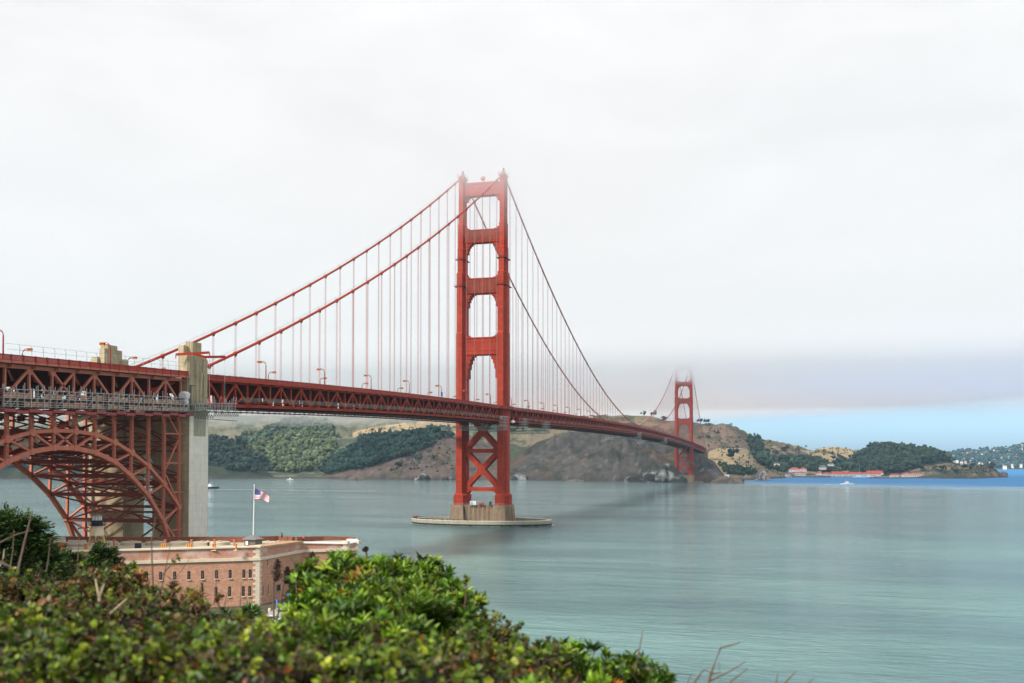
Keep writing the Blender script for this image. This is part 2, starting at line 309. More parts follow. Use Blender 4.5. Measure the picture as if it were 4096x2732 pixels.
# ------------------------------------------------------------------ water
WATER = -1.0
def water_mat():
    m = bpy.data.materials.new('bay_water'); m.use_nodes = True; t = m.node_tree; t.nodes.clear()
    out = N(t, 'ShaderNodeOutputMaterial'); b = N(t, 'ShaderNodeBsdfPrincipled'); L(t, b.outputs[0], out.inputs[0])
    b.inputs['IOR'].default_value = 1.33; b.inputs['Specular IOR Level'].default_value = .5
    g = N(t, 'ShaderNodeNewGeometry'); sp = N(t, 'ShaderNodeSeparateXYZ'); L(t, g.outputs['Position'], sp.inputs[0])
    # silty green near water; sunlit blue-sky reflection painted into the colour to the north-east
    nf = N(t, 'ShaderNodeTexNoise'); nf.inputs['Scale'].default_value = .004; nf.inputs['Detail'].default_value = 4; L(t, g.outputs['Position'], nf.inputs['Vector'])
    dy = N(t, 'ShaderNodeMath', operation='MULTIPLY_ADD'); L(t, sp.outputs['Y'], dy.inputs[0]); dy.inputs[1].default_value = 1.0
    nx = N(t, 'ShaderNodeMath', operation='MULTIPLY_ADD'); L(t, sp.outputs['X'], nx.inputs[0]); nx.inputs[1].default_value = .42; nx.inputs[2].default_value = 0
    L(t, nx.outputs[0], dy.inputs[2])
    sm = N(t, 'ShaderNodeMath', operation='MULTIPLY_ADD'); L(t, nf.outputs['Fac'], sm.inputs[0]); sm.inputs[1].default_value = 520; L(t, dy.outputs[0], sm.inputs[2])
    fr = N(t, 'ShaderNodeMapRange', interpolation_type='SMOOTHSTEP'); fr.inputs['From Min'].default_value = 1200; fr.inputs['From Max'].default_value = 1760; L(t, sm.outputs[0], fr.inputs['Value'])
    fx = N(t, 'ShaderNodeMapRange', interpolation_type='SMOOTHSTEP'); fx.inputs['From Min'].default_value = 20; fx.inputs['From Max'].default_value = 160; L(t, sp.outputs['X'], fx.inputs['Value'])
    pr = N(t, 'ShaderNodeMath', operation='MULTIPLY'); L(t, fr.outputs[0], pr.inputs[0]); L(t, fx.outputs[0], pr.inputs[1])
    # patches of silt
    nm = N(t, 'ShaderNodeMapping'); nm.inputs['Scale'].default_value = (.006, .016, 1); nm.inputs['Rotation'].default_value = (0, 0, .27); L(t, g.outputs['Position'], nm.inputs[0])
    n0 = N(t, 'ShaderNodeTexNoise'); n0.inputs['Scale'].default_value = 1; n0.inputs['Detail'].default_value = 5; L(t, nm.outputs[0], n0.inputs['Vector'])
    cr = N(t, 'ShaderNodeValToRGB'); L(t, n0.outputs['Fac'], cr.inputs[0]); e = cr.color_ramp.elements
    e[0].position = .35; e[0].color = (.055, .130, .143, 1); e[1].position = .68; e[1].color = (.138, .272, .258, 1)
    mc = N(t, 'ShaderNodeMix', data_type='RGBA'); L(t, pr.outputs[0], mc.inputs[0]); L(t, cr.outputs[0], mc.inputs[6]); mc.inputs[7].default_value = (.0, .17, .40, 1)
    L(t, mc.outputs[2], b.inputs['Base Color'])
    # wind streaks change the roughness
    rg = N(t, 'ShaderNodeMapRange'); L(t, n0.outputs['Fac'], rg.inputs['Value']); rg.inputs['From Min'].default_value = .3; rg.inputs['From Max'].default_value = .7
    rg.inputs['To Min'].default_value = .11; rg.inputs['To Max'].default_value = .035; 
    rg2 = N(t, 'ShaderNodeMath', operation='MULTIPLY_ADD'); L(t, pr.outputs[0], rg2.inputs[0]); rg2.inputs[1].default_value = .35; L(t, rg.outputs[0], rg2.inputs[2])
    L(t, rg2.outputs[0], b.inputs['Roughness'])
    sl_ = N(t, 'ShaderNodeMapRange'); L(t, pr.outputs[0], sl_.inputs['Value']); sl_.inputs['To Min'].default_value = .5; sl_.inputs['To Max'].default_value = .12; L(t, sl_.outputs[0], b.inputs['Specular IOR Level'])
    def wave(sc, rot, sx, sy, det):
        mpn = N(t, 'ShaderNodeMapping'); mpn.inputs['Scale'].default_value = (sx, sy, 1); mpn.inputs['Rotation'].default_value = (0, 0, rot); L(t, g.outputs['Position'], mpn.inputs[0])
        n = N(t, 'ShaderNodeTexNoise'); n.inputs['Scale'].default_value = sc; n.inputs['Detail'].default_value = det; n.inputs['Roughness'].default_value = .62; n.inputs['Distortion'].default_value = .9; L(t, mpn.outputs[0], n.inputs['Vector']); return n
    a = wave(.26, .30, .62, 1.25, 6); c = wave(.045, .15, .45, 1.6, 4); r_ = wave(.9, .45, .6, 1.3, 4)
    b1 = N(t, 'ShaderNodeBump'); b1.inputs['Strength'].default_value = 1; b1.inputs['Distance'].default_value = 1.5; L(t, c.outputs['Fac'], b1.inputs['Height'])
    b2 = N(t, 'ShaderNodeBump'); b2.inputs['Strength'].default_value = 1; b2.inputs['Distance'].default_value = .7; L(t, a.outputs['Fac'], b2.inputs['Height']); L(t, b1.outputs[0], b2.inputs['Normal'])
    b3 = N(t, 'ShaderNodeBump'); b3.inputs['Strength'].default_value = 1; b3.inputs['Distance'].default_value = .16; L(t, r_.outputs['Fac'], b3.inputs['Height']); L(t, b2.outputs[0], b3.inputs['Normal'])
    L(t, b3.outputs[0], b.inputs['Normal'])
    return m
S_ = 9000
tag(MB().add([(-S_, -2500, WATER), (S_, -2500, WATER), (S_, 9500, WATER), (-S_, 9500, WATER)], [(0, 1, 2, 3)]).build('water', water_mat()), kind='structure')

# ------------------------------------------------------------------ far hills (real distances, one height function)
def I(u, pts): return np.interp(u, [p[0] for p in pts], [p[1] for p in pts])
CAMZ = CAM[2]
# each ridge: crest row in the photograph, crest distance, foot distance, profile exponent, cover
RIDGES = [
 dict(n='back', cr=[(-700,1700),(0,1660),(500,1640),(835,1645),(1100,1652),(1240,1662),(1500,1640),(1800,1620),(1980,1597),(2061,1602),(2160,1642),(2300,1664),(2356,1659),(2498,1659),(2560,1660),(2615,1665),(2662,1681),(2777,1689),(2906,1693),(2939,1701),(3007,1738),(3041,1752),(3100,1761),(3202,1783),(3249,1800),(3400,1850),(3440,1900)],
      dc=[(0,3300),(2061,3300),(2400,3000),(2906,2850),(3202,3050),(3500,3100)], dt=[(0,2330),(1100,2240),(1350,2230),(2000,2300),(2900,2350),(3050,2500),(3400,2800)], p=1.05, c='grass'),
 dict(n='tan1', cr=[(1300,1900),(1340,1790),(1380,1745),(1430,1722),(1500,1705),(1600,1692),(1800,1680),(1900,1682),(2000,1700),(2100,1740),(2200,1800),(2260,1905)], dc=[(0,2950)], dt=[(0,2450)], p=.9, c='tan'),
 dict(n='woodL', cr=[(-900,1830),(-300,1760),(300,1720),(600,1722),(700,1735),(835,1752),(900,1750),(950,1765),(1000,1800),(1050,1848),(1090,1885),(1130,1912)], dc=[(0,2480)], dt=[(0,2230),(800,2212),(1130,2212)], p=.62, c='scrubdark'),
 dict(n='woodR', cr=[(1255,1914),(1290,1892),(1350,1850),(1400,1800),(1430,1780),(1500,1757),(1600,1748),(1700,1738),(1790,1730),(1900,1750),(2000,1800),(2060,1870),(2080,1912)], dc=[(0,2480)], dt=[(1240,2220),(1800,2110),(2080,2070)], p=.62, c='brown'),
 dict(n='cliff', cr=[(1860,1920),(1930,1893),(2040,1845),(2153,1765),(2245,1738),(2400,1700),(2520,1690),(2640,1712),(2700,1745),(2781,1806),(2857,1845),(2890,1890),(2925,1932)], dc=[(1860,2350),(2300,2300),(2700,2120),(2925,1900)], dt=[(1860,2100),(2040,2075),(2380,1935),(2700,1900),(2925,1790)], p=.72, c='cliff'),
 dict(n='vista', cr=[(2790,1850),(2840,1803),(2870,1793),(2950,1791),(2990,1800),(3040,1832),(3080,1860),(3140,1905),(3156,1913)], dc=[(2790,2400),(3156,2400)], dt=[(2790,1960),(2900,1990),(3000,2080),(3156,2320)], p=.7, c='tan'),
 dict(n='baker', cr=[(3140,1860),(3180,1818),(3249,1802),(3280,1789),(3351,1786),(3426,1801),(3480,1815),(3560,1850),(3640,1900)], dc=[(0,3000)], dt=[(0,2650)], p=.8, c='tan'),
 dict(n='woodhill', cr=[(3370,1890),(3410,1850),(3440,1815),(3480,1797),(3506,1786),(3572,1789),(3654,1802),(3737,1808),(3792,1832),(3830,1858),(3870,1885)], dc=[(0,2920)], dt=[(0,2560)], p=.6, c='scrubdark'),
 dict(n='point', cr=[(3540,1908),(3616,1893),(3660,1876),(3704,1864),(3781,1851),(3847,1857),(3941,1857),(3974,1870),(4000,1890),(4014,1909)], dc=[(3540,2560),(4014,2420)], dt=[(3540,2290),(3900,2225),(4014,2390)], p=.55, c='point'),
 dict(n='flat', cr=[(3060,1913),(3120,1909),(3480,1908),(3620,1909),(3700,1911)], dc=[(0,2450)], dt=[(3060,2380),(3480,2380),(3560,2290),(3700,2240)], p=.35, c='flat'),
]
RIDGES_FAR = [dict(n='town', cr=[(3560,1830),(3700,1822),(3781,1815),(3831,1806),(3902,1803),(4029,1798),(4073,1782),(4200,1770),(4500,1780)], dc=[(0,5700)], dt=[(0,4600)], p=.75, c='town')]
COVER = {'grass': ((.27,.215,.135),(.085,.095,.055)), 'tan': ((.44,.335,.19),(.10,.105,.06)), 'scrubdark': ((.035,.05,.035),(.05,.06,.04)), 'brown': ((.155,.11,.088),(.085,.075,.062)),
         'cliff': ((.085,.078,.07),(.05,.055,.042)), 'point': ((.22,.175,.11),(.075,.08,.05)), 'flat': ((.36,.31,.23),(.14,.14,.08)), 'town': ((.05,.075,.06),(.10,.09,.06))}  # dark cliff against bright tan also carries cloud shade and sun
def uv_of(x, y):
    dx = x-CAM[0]; dy = y-CAM[1]
    fx, fy = math.sin(YAW), math.cos(YAW)
    d = dx*fx+dy*fy; lat = dx*fy-dy*fx
    return 2048+FPX*lat/np.maximum(d, 1), d
def height(x, y, ridges, with_id=False):
    x = np.asarray(x, float); y = np.asarray(y, float)
    u, d = uv_of(x, y)
    best = np.full(x.shape, -7.0); idx = np.full(x.shape, -1)
    gul = fbm(x/55, y/55, 5, 3); big = fbm(x/260, y/260, 4, 9)
    for i, r in enumerate(ridges):
        vc = I(u, r['cr']); dc = I(u, r['dc'])*(1+.05*(big-.5)); dt = I(u, r['dt'])+(gul-.5)*26
        zc = CAMZ-(vc-1842.5)*dc/FPX
        t = (d-dt)/(dc-dt)
        tt = np.clip(t, 0, 1)
        z = WATER+(zc-WATER)*tt**r['p']
        rough = np.clip(tt*(1-tt)*4, 0, 1)
        amp = .34 if r['c'] == 'cliff' else .24
        z = z*(1+rough*((gul-.5)*amp*2+(big-.5)*.22))
        if r['c'] in ('cliff',):
            rid = 1-np.abs(2*fbm(u/38, d/220, 4, 21)-1); z = z-rough*(rid-.6)*zc*.16
        over = np.clip(d-dc, 0, None); z = z-over*.32-over*over*.0004
        z = np.where(t <= 0, -3+(t*12), z)
        lo = r['cr'][0][0]; hi = r['cr'][-1][0]
        if i > 0 or hi < 4000: z = np.where((u < lo) | (u > hi), -7, z)
        m = z > best; best = np.where(m, z, best); idx = np.where(m, i, idx)
    best = np.maximum(best, -7)
    return (best, idx) if with_id else best
def cover_colors(x, y, z, idx, ridges):
    n = len(x); C = np.zeros((n, 3)); u, d = uv_of(x, y)
    f1 = fbm(x/70, y/70, 5, 31); f2 = fbm(x/22, y/22, 4, 41); f3 = fbm(x/9, y/9, 3, 51)
    for i, r in enumerate(ridges):
        m = idx == i
        if not m.any(): continue
        a, b = [np.array(c) for c in COVER[r['c']]]
        thr = {'grass': .46, 'tan': .60, 'point': .47, 'town': .55}.get(r['c'], .5)
        k = np.clip(((f1*.6+f2*.4)-thr)/.07, 0, 1)[:, None]
        c = a*(1-k)+b*k
        if r['c'] == 'grass':    # greener on the left, drier towards the east
            g = np.clip((2300-u)/500, 0, 1)[:, None]; c = c*(1-g)+g*(np.array([.20, .185, .125])*(1-k)+np.array([.08, .10, .065])*k)
            g2 = np.clip((u-2650)/150, 0, 1)[:, None]; pu = np.clip((fbm(x/200, y/200, 3, 77)-.45)/.1, 0, 1)[:, None]
            c = c*(1-g2)+g2*((np.array([.40, .30, .18])*(1-pu)+np.array([.24, .17, .13])*pu)*(1-k*.8)+b*k*.8)
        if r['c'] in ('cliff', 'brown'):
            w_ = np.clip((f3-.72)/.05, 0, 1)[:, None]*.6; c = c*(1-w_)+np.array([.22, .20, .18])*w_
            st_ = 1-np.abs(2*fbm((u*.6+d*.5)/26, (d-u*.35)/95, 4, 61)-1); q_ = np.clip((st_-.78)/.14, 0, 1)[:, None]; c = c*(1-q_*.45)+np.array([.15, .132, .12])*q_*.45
            d_ = np.clip((.62-st_)/.15, 0, 1)[:, None]*.6; c = c*(1-d_)+np.array([.035, .042, .035])*d_  # gully shade painted down the slope as dark scrub-coloured streaks
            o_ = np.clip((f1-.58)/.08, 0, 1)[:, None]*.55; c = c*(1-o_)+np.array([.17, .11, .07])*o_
        if r['c'] == 'vista' or (r['n'] == 'vista'):
            s = np.clip((u-2960)/60+(f1-.5)*2, 0, 1)[:, None]*.8; c = c*(1-s)+np.array([.17, .145, .10])*s
        c = c*(.75+.5*f3[:, None])
        C[m] = c[m]
    low = np.clip((4.5-z)/3.5, 0, 1)[:, None]; C = C*(1-low)+np.array([.075, .06, .05])*low
    return C
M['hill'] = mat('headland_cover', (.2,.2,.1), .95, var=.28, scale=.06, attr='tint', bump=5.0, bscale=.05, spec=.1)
def polar_grid(name, us, ds, ridges, label=None):
    U, D = np.meshgrid(us, ds)          # rows: distance
    fx, fy = math.sin(YAW), math.cos(YAW)
    lat = (U-2048)*D/FPX
    X = CAM[0]+D*fx+lat*fy; Y = CAM[1]+D*fy-lat*fx
    x = X.ravel(); y = Y.ravel(); z, idx = height(x, y, ridges, True)
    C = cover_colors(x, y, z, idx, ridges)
    nr, nc = U.shape; i = np.arange(nr*nc).reshape(nr, nc)
    F = np.stack([i[:-1, :-1], i[:-1, 1:], i[1:, 1:], i[1:, :-1]], -1).reshape(-1, 4)
    zq = z[F].max(1); F = F[zq > -6.5]
    o = np_mesh(name, np.stack([x, y, z], 1), [F], M['hill'], smooth=True, colors=C)
    return tag(o, kind='structure')
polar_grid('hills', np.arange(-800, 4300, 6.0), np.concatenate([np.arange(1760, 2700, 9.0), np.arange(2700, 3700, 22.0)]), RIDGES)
polar_grid('distant_hills', np.arange(3500, 4560, 6.0), np.arange(4560, 6300, 26.0), RIDGES_FAR)

def on_ground(u, v, ridges, d0, d1, n=160):
    """where the sight line through (u, v) meets the hills"""
    ds = np.linspace(d0, d1, n); P = CAM+np.outer(ds, ray(u, v)); h = height(P[:, 0], P[:, 1], ridges)
    k = np.nonzero(P[:, 2] < h)[0]
    return None if len(k) == 0 or k[0] == 0 else np.array([P[k[0], 0], P[k[0], 1], h[k[0]]])
def in_poly(u, v, poly):
    c = False; n = len(poly)
    for i in range(n):
        (x1, y1), (x2, y2) = poly[i], poly[(i+1) % n]
        if (y1 > v) != (y2 > v) and u < (x2-x1)*(v-y1)/(y2-y1)+x1: c = not c
    return c
M['trees'] = mat('foliage_far', (.05,.07,.04), .95, var=.3, scale=.25, attr='tint', spec=.1)
IV = np.array(ICO[0]); IF = np.array(ICO[1])
def tree_clumps(name, spots, sizes, cols, rng, parent=None, loc=None, clumps=5):
    """each tree: a few uneven crown clumps; spots (n,3) ground points"""
    V = []; F = []; C = []; b = 0
    for p, s, c in zip(spots, sizes, cols):
        tv = rng.uniform(.6, 1.55); s = s*rng.uniform(.7, 1.2)
        for k in range(clumps):
            off = np.array([rng.normal(0, .32), rng.normal(0, .32), rng.uniform(.3, .95)])*s
            rr = s*np.array([rng.uniform(.26, .5), rng.uniform(.26, .5), rng.uniform(.24, .5)])*(1.1 if k == 0 else .75)
            vv = IV*rr*(1+rng.uniform(-.34, .34, (len(IV), 1)))+p+off
            V.append(vv); F.append(IF+b); b += len(IV)
            C.append(np.tile(c*tv*rng.uniform(.8, 1.25), (len(IV), 1)))
    if not V: return None
    return np_mesh(name, np.concatenate(V), [np.concatenate(F)], M['trees'], parent=parent, loc=loc, smooth=False, colors=np.concatenate(C))
def wood(name, label, poly, n, size, c0, c1, ridges, d0, d1, seed, cat='wood'):
    rng = np.random.default_rng(seed); us = [p[0] for p in poly]; vs = [p[1] for p in poly]
    sp = []; tries = 0
    while len(sp) < n and tries < n*4:
        tries += 1
        u = rng.uniform(min(us), max(us)); v = rng.uniform(min(vs), max(vs))
        if not in_poly(u, v, poly): continue
        p = on_ground(u, v, ridges, d0, d1, 110)
        if p is not None and p[2] > 1: sp.append(p)
    k = rng.random(len(sp))[:, None]; cols = np.array(c0)*(1-k)+np.array(c1)*k
    o = tree_clumps(name, sp, rng.uniform(size[0], size[1], len(sp)), cols, rng)
    return tag(o, label, cat, kind='stuff')
wood('cypress_wood', 'dark cypress wood on the left headland just right of the concrete pylon', [(-200,1770),(300,1735),(700,1745),(835,1752),(900,1750),(950,1768),(1010,1806),(1095,1893),(1040,1902),(980,1893),(900,1888),(835,1862),(700,1880),(-200,1880)], 620, (9, 17), (.022,.04,.032), (.032,.052,.036), RIDGES, 2200, 2900, 1)
wood('eucalyptus_wood', 'pale green eucalyptus wood filling the valley above the small beach', [(985,1800),(1050,1768),(1150,1745),(1240,1735),(1330,1745),(1345,1800),(1285,1880),(1240,1893),(1150,1893),(1095,1893)], 520, (10, 18), (.07,.10,.045), (.12,.145,.075), RIDGES, 2200, 3200, 2)
wood('valley_wood', 'hazy green wood higher up the valley behind the eucalyptus', [(930,1765),(1080,1722),(1150,1690),(1260,1688),(1330,1710),(1345,1755),(1240,1745),(1050,1775),(980,1790)], 330, (10, 17), (.05,.08,.055), (.085,.115,.07), RIDGES, 2200, 3300, 3)
wood('pine_wood', 'dark pine wood slanting up the brown slope left of the near tower', [(1270,1905),(1290,1880),(1350,1836),(1420,1772),(1450,1757),(1520,1750),(1600,1742),(1700,1730),(1790,1722),(1785,1742),(1740,1782),(1640,1825),(1560,1845),(1500,1870),(1400,1885),(1330,1900)], 620, (9, 17), (.018,.04,.036), (.032,.06,.042), RIDGES, 2100, 2900, 4)
wood('hilltop_wood', 'dense green wood covering the rounded hill above the harbour', [(3412,1850),(3440,1812),(3480,1796),(3506,1785),(3572,1788),(3654,1801),(3737,1808),(3792,1831),(3822,1852),(3780,1850),(3720,1855),(3650,1880),(3600,1893),(3520,1897),(3470,1893),(3440,1880)], 900, (9, 17), (.03,.052,.038), (.052,.078,.045), RIDGES, 2400, 3400, 5)
wood('harbour_wood', 'green wood between the red roofed houses and the tan hills', [(3010,1830),(3060,1835),(3120,1842),(3200,1836),(3290,1850),(3330,1862),(3400,1845),(3420,1880),(3330,1893),(3270,1897),(3200,1880),(3120,1892),(3080,1880),(3040,1862)], 330, (9, 17), (.028,.055,.04), (.055,.085,.05), RIDGES, 2300, 3400, 6)
wood('shore_thicket', 'dark thicket at the foot of the tan hill behind the little white lookout', [(2875,1862),(2910,1868),(2950,1872),(3000,1885),(3030,1900),(3000,1906),(2940,1905),(2900,1898)], 120, (5, 9), (.02,.042,.034), (.05,.075,.03), RIDGES, 1950, 2700, 7)
wood('ridge_grove', 'dark grove down the gully right of the far tower', [(3000,1757),(3040,1760),(3048,1800),(3040,1826),(3010,1828),(2998,1800)], 90, (9, 15), (.028,.055,.045), (.045,.075,.055), RIDGES, 2100, 3300, 8)
wood('town_trees', 'blue hazed trees covering the far hillside with houses at the right edge', [(3740,1845),(3790,1818),(3831,1808),(3902,1805),(4029,1800),(4073,1784),(4200,1772),(4200,1872),(3990,1874),(3960,1860)], 1100, (11, 20), (.02,.05,.055), (.04,.075,.06), RIDGES_FAR, 4580, 6000, 9)
# single trees one can tell apart
SINGLE = [(2615,1664,13,'dark tree on the ridge line left of the far tower'),(2655,1682,16,'broad dark tree on the ridge just left of the far tower'),(2575,1662,12,'pale hazy tree on the foggy ridge top'),
 (2790,1688,9,'small tree on the ridge right of the far tower'),(2806,1690,11,'dark tree on the ridge top right of the far tower'),(2824,1692,10,'low tree on the bare ridge top'),(2925,1702,8,'bush on the tan ridge shoulder'),(3018,1742,8,'bush on the steep ridge edge'),
 (2863,1735,9,'oval dark bush alone on the purple slope'),(2800,1757,8,'dark bush near the far cable'),(2832,1753,9,'greyish bush on the slope above the vista point'),(2830,1788,9,'dark bush beside the far pylon'),
 (2929,1833,15,'round dark tree alone on the tan hill'),(2950,1792,8,'green bush on the brow of the tan hill'),(2900,1862,9,'dark tree low on the tan hill'),(2945,1878,12,'bright green tree by the shore'),
 (3070,1812,10,'small tree on the slope right of the grove'),(3142,1810,22,'broad dark tree on the tan slope above the houses'),(3105,1816,9,'dark bush left of the broad tree'),(3192,1803,9,'dark bush on the upper tan slope'),(3264,1812,8,'slanting dark bush on the tan hill'),
 (3328,1822,12,'oval tree low on the tan hill'),(3334,1841,14,'round tree at the foot of the tan hill'),(3396,1829,10,'dark bush left of the wooded hill'),(3363,1836,13,'tall tree at the foot of the tan hill'),(3280,1895,14,'round tree beside the red roofs'),
 (3775,1880,9,'green bush on the tan point'),(3855,1873,12,'dark bush in the middle of the tan point'),(3890,1875,12,'wide green bush on the tan point'),(3690,1883,14,'dark bush above the white boathouse'),(3830,1902,14,'tree at the shore of the tan point'),(3970,1872,12,'scrub on the steep end of the tan point'),
 (1640,1828,15,'lone dark pine on the brown slope left of the near tower'),(1672,1842,12,'small dark tree below the pine wood'),(1800,1752,15,'round dark tree right of the pine wood'),(1735,1835,9,'small bush above the white rocks'),(1590,1870,14,'dark pine under the wood edge')]
for i, (u, v, s, lb) in enumerate(SINGLE):
    rng = np.random.default_rng(100+i); p = on_ground(u, v+3, RIDGES, 1900, 3500, 400)
    if p is None: continue
    t = empty('lone_tree', p, lb, 'tree', 'single trees on the far hills')
    tree_clumps('crown', [p+np.array([0, 0, s*.15])], [s], np.array([[.028, .052, .04]]), rng, parent=t, clumps=6)
    MB().tube([p-[0, 0, 1], p+[0, 0, s*.5]], [.5, .3], 6).build('trunk', M['timber'], t)
# scattered low scrub on the tan slopes: uncountable
rng = np.random.default_rng(55); sp = []
for poly, n in (([(2860,1795),(2950,1793),(3040,1835),(3140,1908),(2960,1880),(2900,1850)], 90), ([(3050,1765),(3200,1790),(3440,1800),(3420,1835),(3200,1830),(3060,1830)], 170), ([(3600,1895),(3704,1866),(3950,1860),(4000,1900),(3650,1905)], 130), ([(2780,1700),(2920,1700),(3010,1750),(3000,1800),(2900,1788),(2830,1780)], 60), ([(1340,1760),(1450,1725),(1800,1690),(1800,1720),(1500,1745)], 70), ([(1560,1870),(1800,1750),(1840,1900),(1500,1900)], 130)):
    us = [q[0] for q in poly]; vs = [q[1] for q in poly]; k = 0
    while k < n:
        u = rng.uniform(min(us), max(us)); v = rng.uniform(min(vs), max(vs))
        if in_poly(u, v, poly):
            k += 1; p = on_ground(u, v, RIDGES, 1950, 3500, 110)
            if p is not None and p[2] > 2: sp.append(p)
tag(tree_clumps('hill_scrub', sp, rng.uniform(2.5, 6, len(sp)), np.array([.065, .07, .045])*rng.uniform(.7, 1.5, (len(sp), 1)), rng, clumps=2), 'low scrub dotted over the far dry slopes', 'scrub', kind='stuff')

# ------------------------------------------------------------------ near bluff and fort ground
SHORE = np.array([(-400,-352),(-60,-343),(20,-337),(90,-352),(112,-385),(135,-415),(150,-440),(190,-457),(260,-450),(520,-430)], float)
def shore_dist(x, y):
    """signed distance to the shore line, positive on land"""
    best = np.full(x.shape, 1e9)
    for a, b in zip(SHORE[:-1], SHORE[1:]):
        ab = b-a; t = np.clip(((x-a[0])*ab[0]+(y-a[1])*ab[1])/(ab@ab), 0, 1)
        best = np.minimum(best, np.hypot(x-a[0]-t*ab[0], y-a[1]-t*ab[1]))
    return np.where(y < np.interp(x, SHORE[:, 0], SHORE[:, 1]), best, -best)
def near_ground(x, y):
    sd_ = shore_dist(x, y); r = np.hypot(x-CAM[0], y-CAM[1])
    base = np.where(sd_ > 0, WATER+np.minimum(6.6, sd_*.9), WATER+np.maximum(sd_*.5, -4))
    blf = 32.2*np.exp(-(r/34.)**2)
    back = 30*np.clip((-y-600)/60, 0, 1)*np.clip((x+200)/300, 0, 1)
    n_ = (fbm(x/9, y/9, 4, 5)-.5)*np.clip(r/20, 0, 1)*np.clip(sd_/10, 0, 1)*np.where((y > -440) & (x < 110), .15, 1.6)
    return base+np.maximum(blf, back*.9)+n_
xs = np.arange(-300, 522, 4.0); ys = np.arange(-760, -325, 3.0); X, Y = np.meshgrid(xs, ys)
zz = near_ground(X.ravel(), Y.ravel()); nr, nc = X.shape; ii = np.arange(nr*nc).reshape(nr, nc)
F = np.stack([ii[:-1, :-1], ii[:-1, 1:], ii[1:, 1:], ii[1:, :-1]], -1).reshape(-1, 4)
M['ground'] = mat('scrubby_bluff_earth', (.075, .07, .045), .95, var=.35, scale=.4, bump=.2, bscale=1)
tag(np_mesh('ground', np.stack([X.ravel(), Y.ravel(), zz], 1), [F], M['ground'], smooth=True), kind='structure')
# ------------------------------------------------------------------ the bridge
CX = 13.7; SP = 15.24
def ztop(y):                                   # top chord height along the bridge
    y = float(y)
    if y > 640: return ztop(1280-y)
    if y >= 0: t = y/1280; return 71.9+6.6*4*t*(1-t)
    if y >= -343: t = -y/343; return 71.9-8.0*t+1.2*4*t*(1-t)
    return 63.35+(y+343)*.031
def zcable(y):
    y = float(y)
    if y > 640: return zcable(1280-y)
    if y >= 0: t = y/1280; return 223.07-4*142.6*t*(1-t)
    t = -y/343; return 223.07-156.8*t-4*9.67*t*(1-t)
ORD = ['first','second','third','fourth','fifth','sixth','seventh','eighth','ninth','tenth','eleventh','twelfth','thirteenth','fourteenth','fifteenth','sixteenth','seventeenth','eighteenth','nineteenth','twentieth','twenty-first','twenty-second','twenty-third','twenty-fourth','twenty-fifth','twenty-sixth','twenty-seventh','twenty-eighth','twenty-ninth','thirtieth','thirty-first','thirty-second','thirty-third','thirty-fourth','thirty-fifth']

